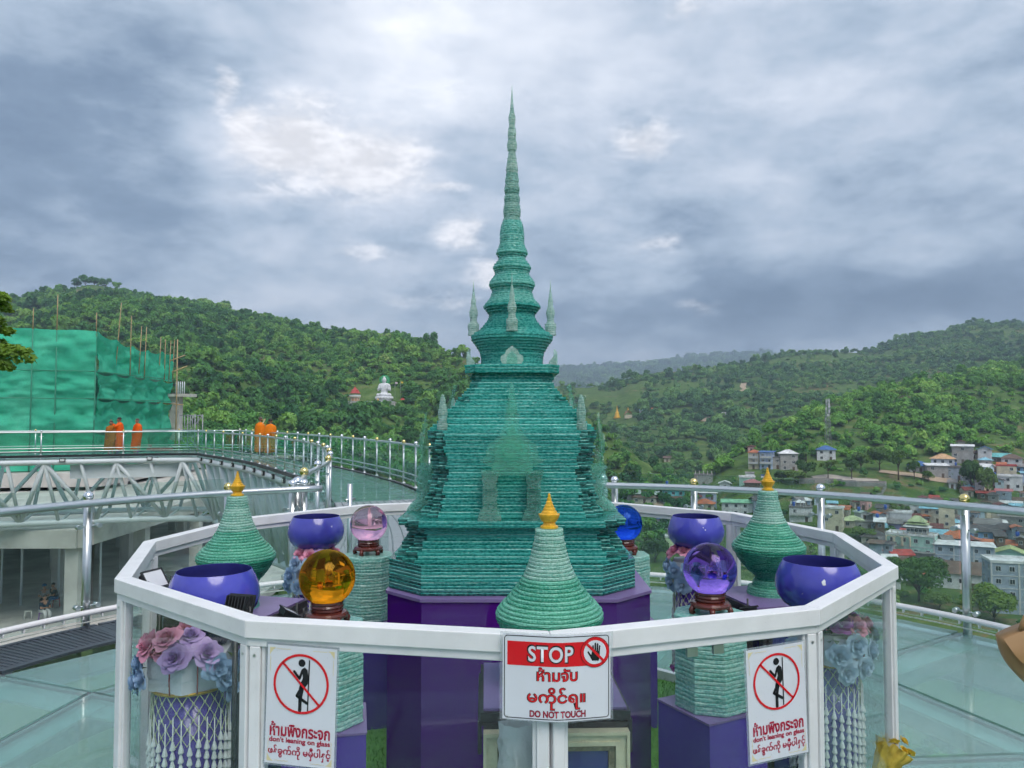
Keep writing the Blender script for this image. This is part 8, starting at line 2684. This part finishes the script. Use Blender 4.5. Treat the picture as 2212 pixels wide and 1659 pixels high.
def sitter(name, u, v, Y, face, shirt, trousers, label, seat=True, seed=1, standing=False, z=-8.3, group='people under the concrete slab'):
    p = at(u, v, Y)
    root = empty(name, (p[0], Y, z), face, label=label, cat='person', group=group)
    hp = .92 if standing else .48
    bl = []
    for s in (-1, 1):
        if standing:
            bl += [((.09 * s, 0, .05), (.095 * s, 0, .48), .045, .058), ((.095 * s, 0, .48), (.09 * s, 0, .9), .06, .085)]
        else:
            bl += [((.10 * s, -.42, .05), (.10 * s, -.40, .46), .045, .058), ((.10 * s, -.40, .47), (.09 * s, 0, .50), .065, .09)]
        bl += [((.09 * s, (0 if standing else -.42), .04), (.09 * s, (-.13 if standing else -.55), .03), .045, .035)]
    t = -.0 if standing else -.12
    bl += [((0, 0, hp), (0, t * .4, hp + .14), .135, .13), ((0, t * .4, hp + .14), (0, t, hp + .40), .13, .145), ((-.13, t, hp + .45), (.13, t, hp + .45), .07, .07), ((0, t, hp + .47), (0, t - .03, hp + .58), .052, .05)]
    for s in (-1, 1):
        e = (.22 * s, t - .14, hp + .20); w_ = (.08 * s, t - .32, hp + .22)
        bl += [((.19 * s, t, hp + .43), e, .048, .04), (e, w_, .038, .028)] + hand_blobs(w_, (-.2 * s, -1, 0), -s)
    hc = (0, t - .05, hp + .67)
    remesh_body('body', bl + head_blobs(hc, (0, -1, -.15)), .012, SKIN, root, smooth_iter=2)
    face_bits(root, hc, (0, -1, -.15), HAIR, True)
    robe([(hp + .50, 0, t, .09, .08), (hp + .44, 0, t, .22, .11), (hp + .30, 0, t * .8, .20, .16), (hp - .04, 0, 0, .175, .16)], shirt, root, seed, folds=5, amp=.02, name='shirt')
    for s in (-1, 1):
        b = MB()
        b.tube([(.18 * s, t, hp + .44), (.215 * s, t - .10, hp + .27)], [.07, .06], 10); b.build('sleeve', shirt, root)
        b = MB()
        if standing: b.tube([(.09 * s, 0, hp + .02), (.095 * s, 0, .5), (.09 * s, 0, .1)], [.11, .085, .07], 10)
        else: b.tube([(.09 * s, .02, .51), (.10 * s, -.40, .485), (.10 * s, -.42, .44), (.10 * s, -.43, .12)], [.115, .085, .078, .062], 10)
        b.build('trouser_leg', trousers, root)
    return root
CL = {k: mat('cloth_' + k, c, 0.8, spec=0.1, var=0.12) for k, c in (('navy', (0.02, 0.04, 0.07)), ('white', (0.62, 0.62, 0.60)), ('blue', (0.03, 0.10, 0.22)), ('dark', (0.03, 0.03, 0.035)), ('grey', (0.25, 0.25, 0.25)))}
sitter('person.005', 93, 1280, 38.5, R(60), CL['navy'], CL['white'], 'seated person in a dark top and white trousers on a purple stool', seed=2)
sitter('person.006', 98, 1250, 41.0, R(20), CL['grey'], CL['dark'], 'seated person with a blue cap behind the person on the purple stool', seed=3)
sitter('person.007', 122, 1250, 41.3, R(-30), CL['dark'], CL['blue'], 'seated person in dark clothes beside the concrete column', seed=4)
sp = bpy.data.objects['person.006']
b = MB(); b.lathe([(.115, .0), (.112, .05), (.08, .10), (.0, .12)], n=16); b.box((0, -.14, .01), (.16, .12, .012)); b.build('cap', CL['blue'], sp, (0, -.17, 1.20))
def stool(name, u, Y, c, label):
    p = at(u, 1280, Y)
    r = empty(name, (p[0], Y, -8.3), R(30), label=label, cat='stool', group='plastic stools under the slab')
    m_ = mat('plastic_' + c, {'purple': (0.18, 0.05, 0.28), 'red': (0.35, 0.05, 0.05), 'white': (0.6, 0.6, 0.55)}[c], 0.4)
    b = MB(); b.box((0, 0, .40), (.32, .32, .03)); b.build('seat', m_, r)
    for sx in (-1, 1):
        for sy in (-1, 1):
            b = MB(); b.tube([(.13 * sx, .13 * sy, .39), (.17 * sx, .17 * sy, 0)], .025, 6); b.build('leg', m_, r)
stool('stool', 93, 38.5, 'purple', 'purple plastic stool under the person in white trousers')
stool('stool.001', 98, 41.0, 'red', 'red plastic stool under the person with the blue cap')
stool('stool.002', 122, 41.3, 'red', 'red plastic stool under the person by the column')
stool('stool.003', 62, 38.8, 'white', 'empty pale plastic stool left of the seated people')

# ------------------------------------------------------------------ tan handbag reaching in at the right edge
def handbag():
    c = at(2268, 1396, 1.9)
    root = empty('handbag', (c[0], 1.9, c[2]), R(-18), label='tan leather handbag with a strap at the right picture edge', cat='handbag')
    root.rotation_euler = (0, R(-24), R(-10))
    m_ = mat('tan_leather', (0.34, 0.195, 0.085), 0.42, spec=0.4, var=0.12, vscale=12, bmp=0.15, bscale=90, bdist=0.002)
    m2 = mat('dark_leather', (0.16, 0.075, 0.03), 0.45, var=0.15, vscale=12)
    b = MB(); b.sm = True
    vs_, fs_ = [], []
    n, rows = 28, 9
    for i in range(rows):
        t = i / (rows - 1)
        w = .088 + .02 * math.sin(math.pi * t * .8); d = .050 * (1 - .45 * t)
        for j in range(n):
            a = 2 * math.pi * j / n
            cx_, sy = math.cos(a), math.sin(a)
            vs_.append((w * math.copysign(abs(cx_) ** .5, cx_), d * math.copysign(abs(sy) ** .6, sy), -.065 + .13 * t))
    for i in range(rows - 1):
        for j in range(n): fs_.append((i * n + j, i * n + (j + 1) % n, (i + 1) * n + (j + 1) % n, (i + 1) * n + j))
    fs_ += [tuple(reversed(range(n))), tuple((rows - 1) * n + j for j in range(n))]
    b.add(vs_, fs_); b.build('body', m_, root)
    b = MB(); b.sm = True
    vs_ = []
    for i in range(8):
        t = i / 7
        for j in range(9):
            x = -.098 + .196 * j / 8
            vs_.append((x * (1 - .12 * t ** 3), -.034 - .020 * math.sin(math.pi * min(t * 1.1, 1) * .6) , .067 - .085 * t * (1 - .25 * abs(j - 4) / 4)))
    b.add(vs_, [(i * 9 + j, i * 9 + j + 1, i * 9 + j + 10, i * 9 + j + 9) for i in range(7) for j in range(8)])
    b.build('flap', m_, root)
    b = MB(); b.tube([vs_[7 * 9 + j] for j in range(9)], .0028, 6); b.build('piping', m2, root)
    b = MB(); b.tube([(-.05 + .1 * j / 8, -.02, .066 + .035 * math.sin(math.pi * j / 8)) for j in range(9)], .007, 8); b.build('handle', m_, root)
    Mi = (Matrix.Translation(root.location) @ root.rotation_euler.to_matrix().to_4x4()).inverted()
    sh = [Mi @ Vector(q) for q in ((1.70, 1.92, 1.39), (1.72, 1.98, 1.435), (1.72, 2.05, 1.40))]
    b = MB(); b.tube([(.06, 0, .06), (.09, .0, .09)] + sh, .007, 8); b.build('strap', m_, root)
    b = MB(); b.lathe([(.007, 0), (.007, .006)], n=12); b.build('stud', GOLDM, root, (0, -.056, .0), (R(90), 0, 0))
handbag()
sitter('person.008', 2620, 1300, 1.98, R(170), CL['grey'], CL['dark'], 'visitor in grey top carrying the tan handbag beyond the right picture edge', seed=6, standing=True, z=0.0, group=None)

# ------------------------------------------------------------------ the air: even haze over the whole valley
def build_haze():
    m_, g, out = new_mat('haze')
    v = g.node('ShaderNodeVolumePrincipled')
    v.inputs['Color'].default_value = (0.60, 0.74, 0.94, 1)
    v.inputs['Density'].default_value = 0.00025
    v.inputs['Anisotropy'].default_value = 0.0
    g.link(v.outputs[0], out.inputs['Volume'])
    b = MB()
    b.box((0, 0, 185), (10900, 10900, 500))
    o = b.build('haze', m_)
    tag(o, 'thin even blue haze filling the valley air', 'haze', kind='stuff')
build_haze()

import os
if not os.environ.get('NOFOREST'): build_forests()
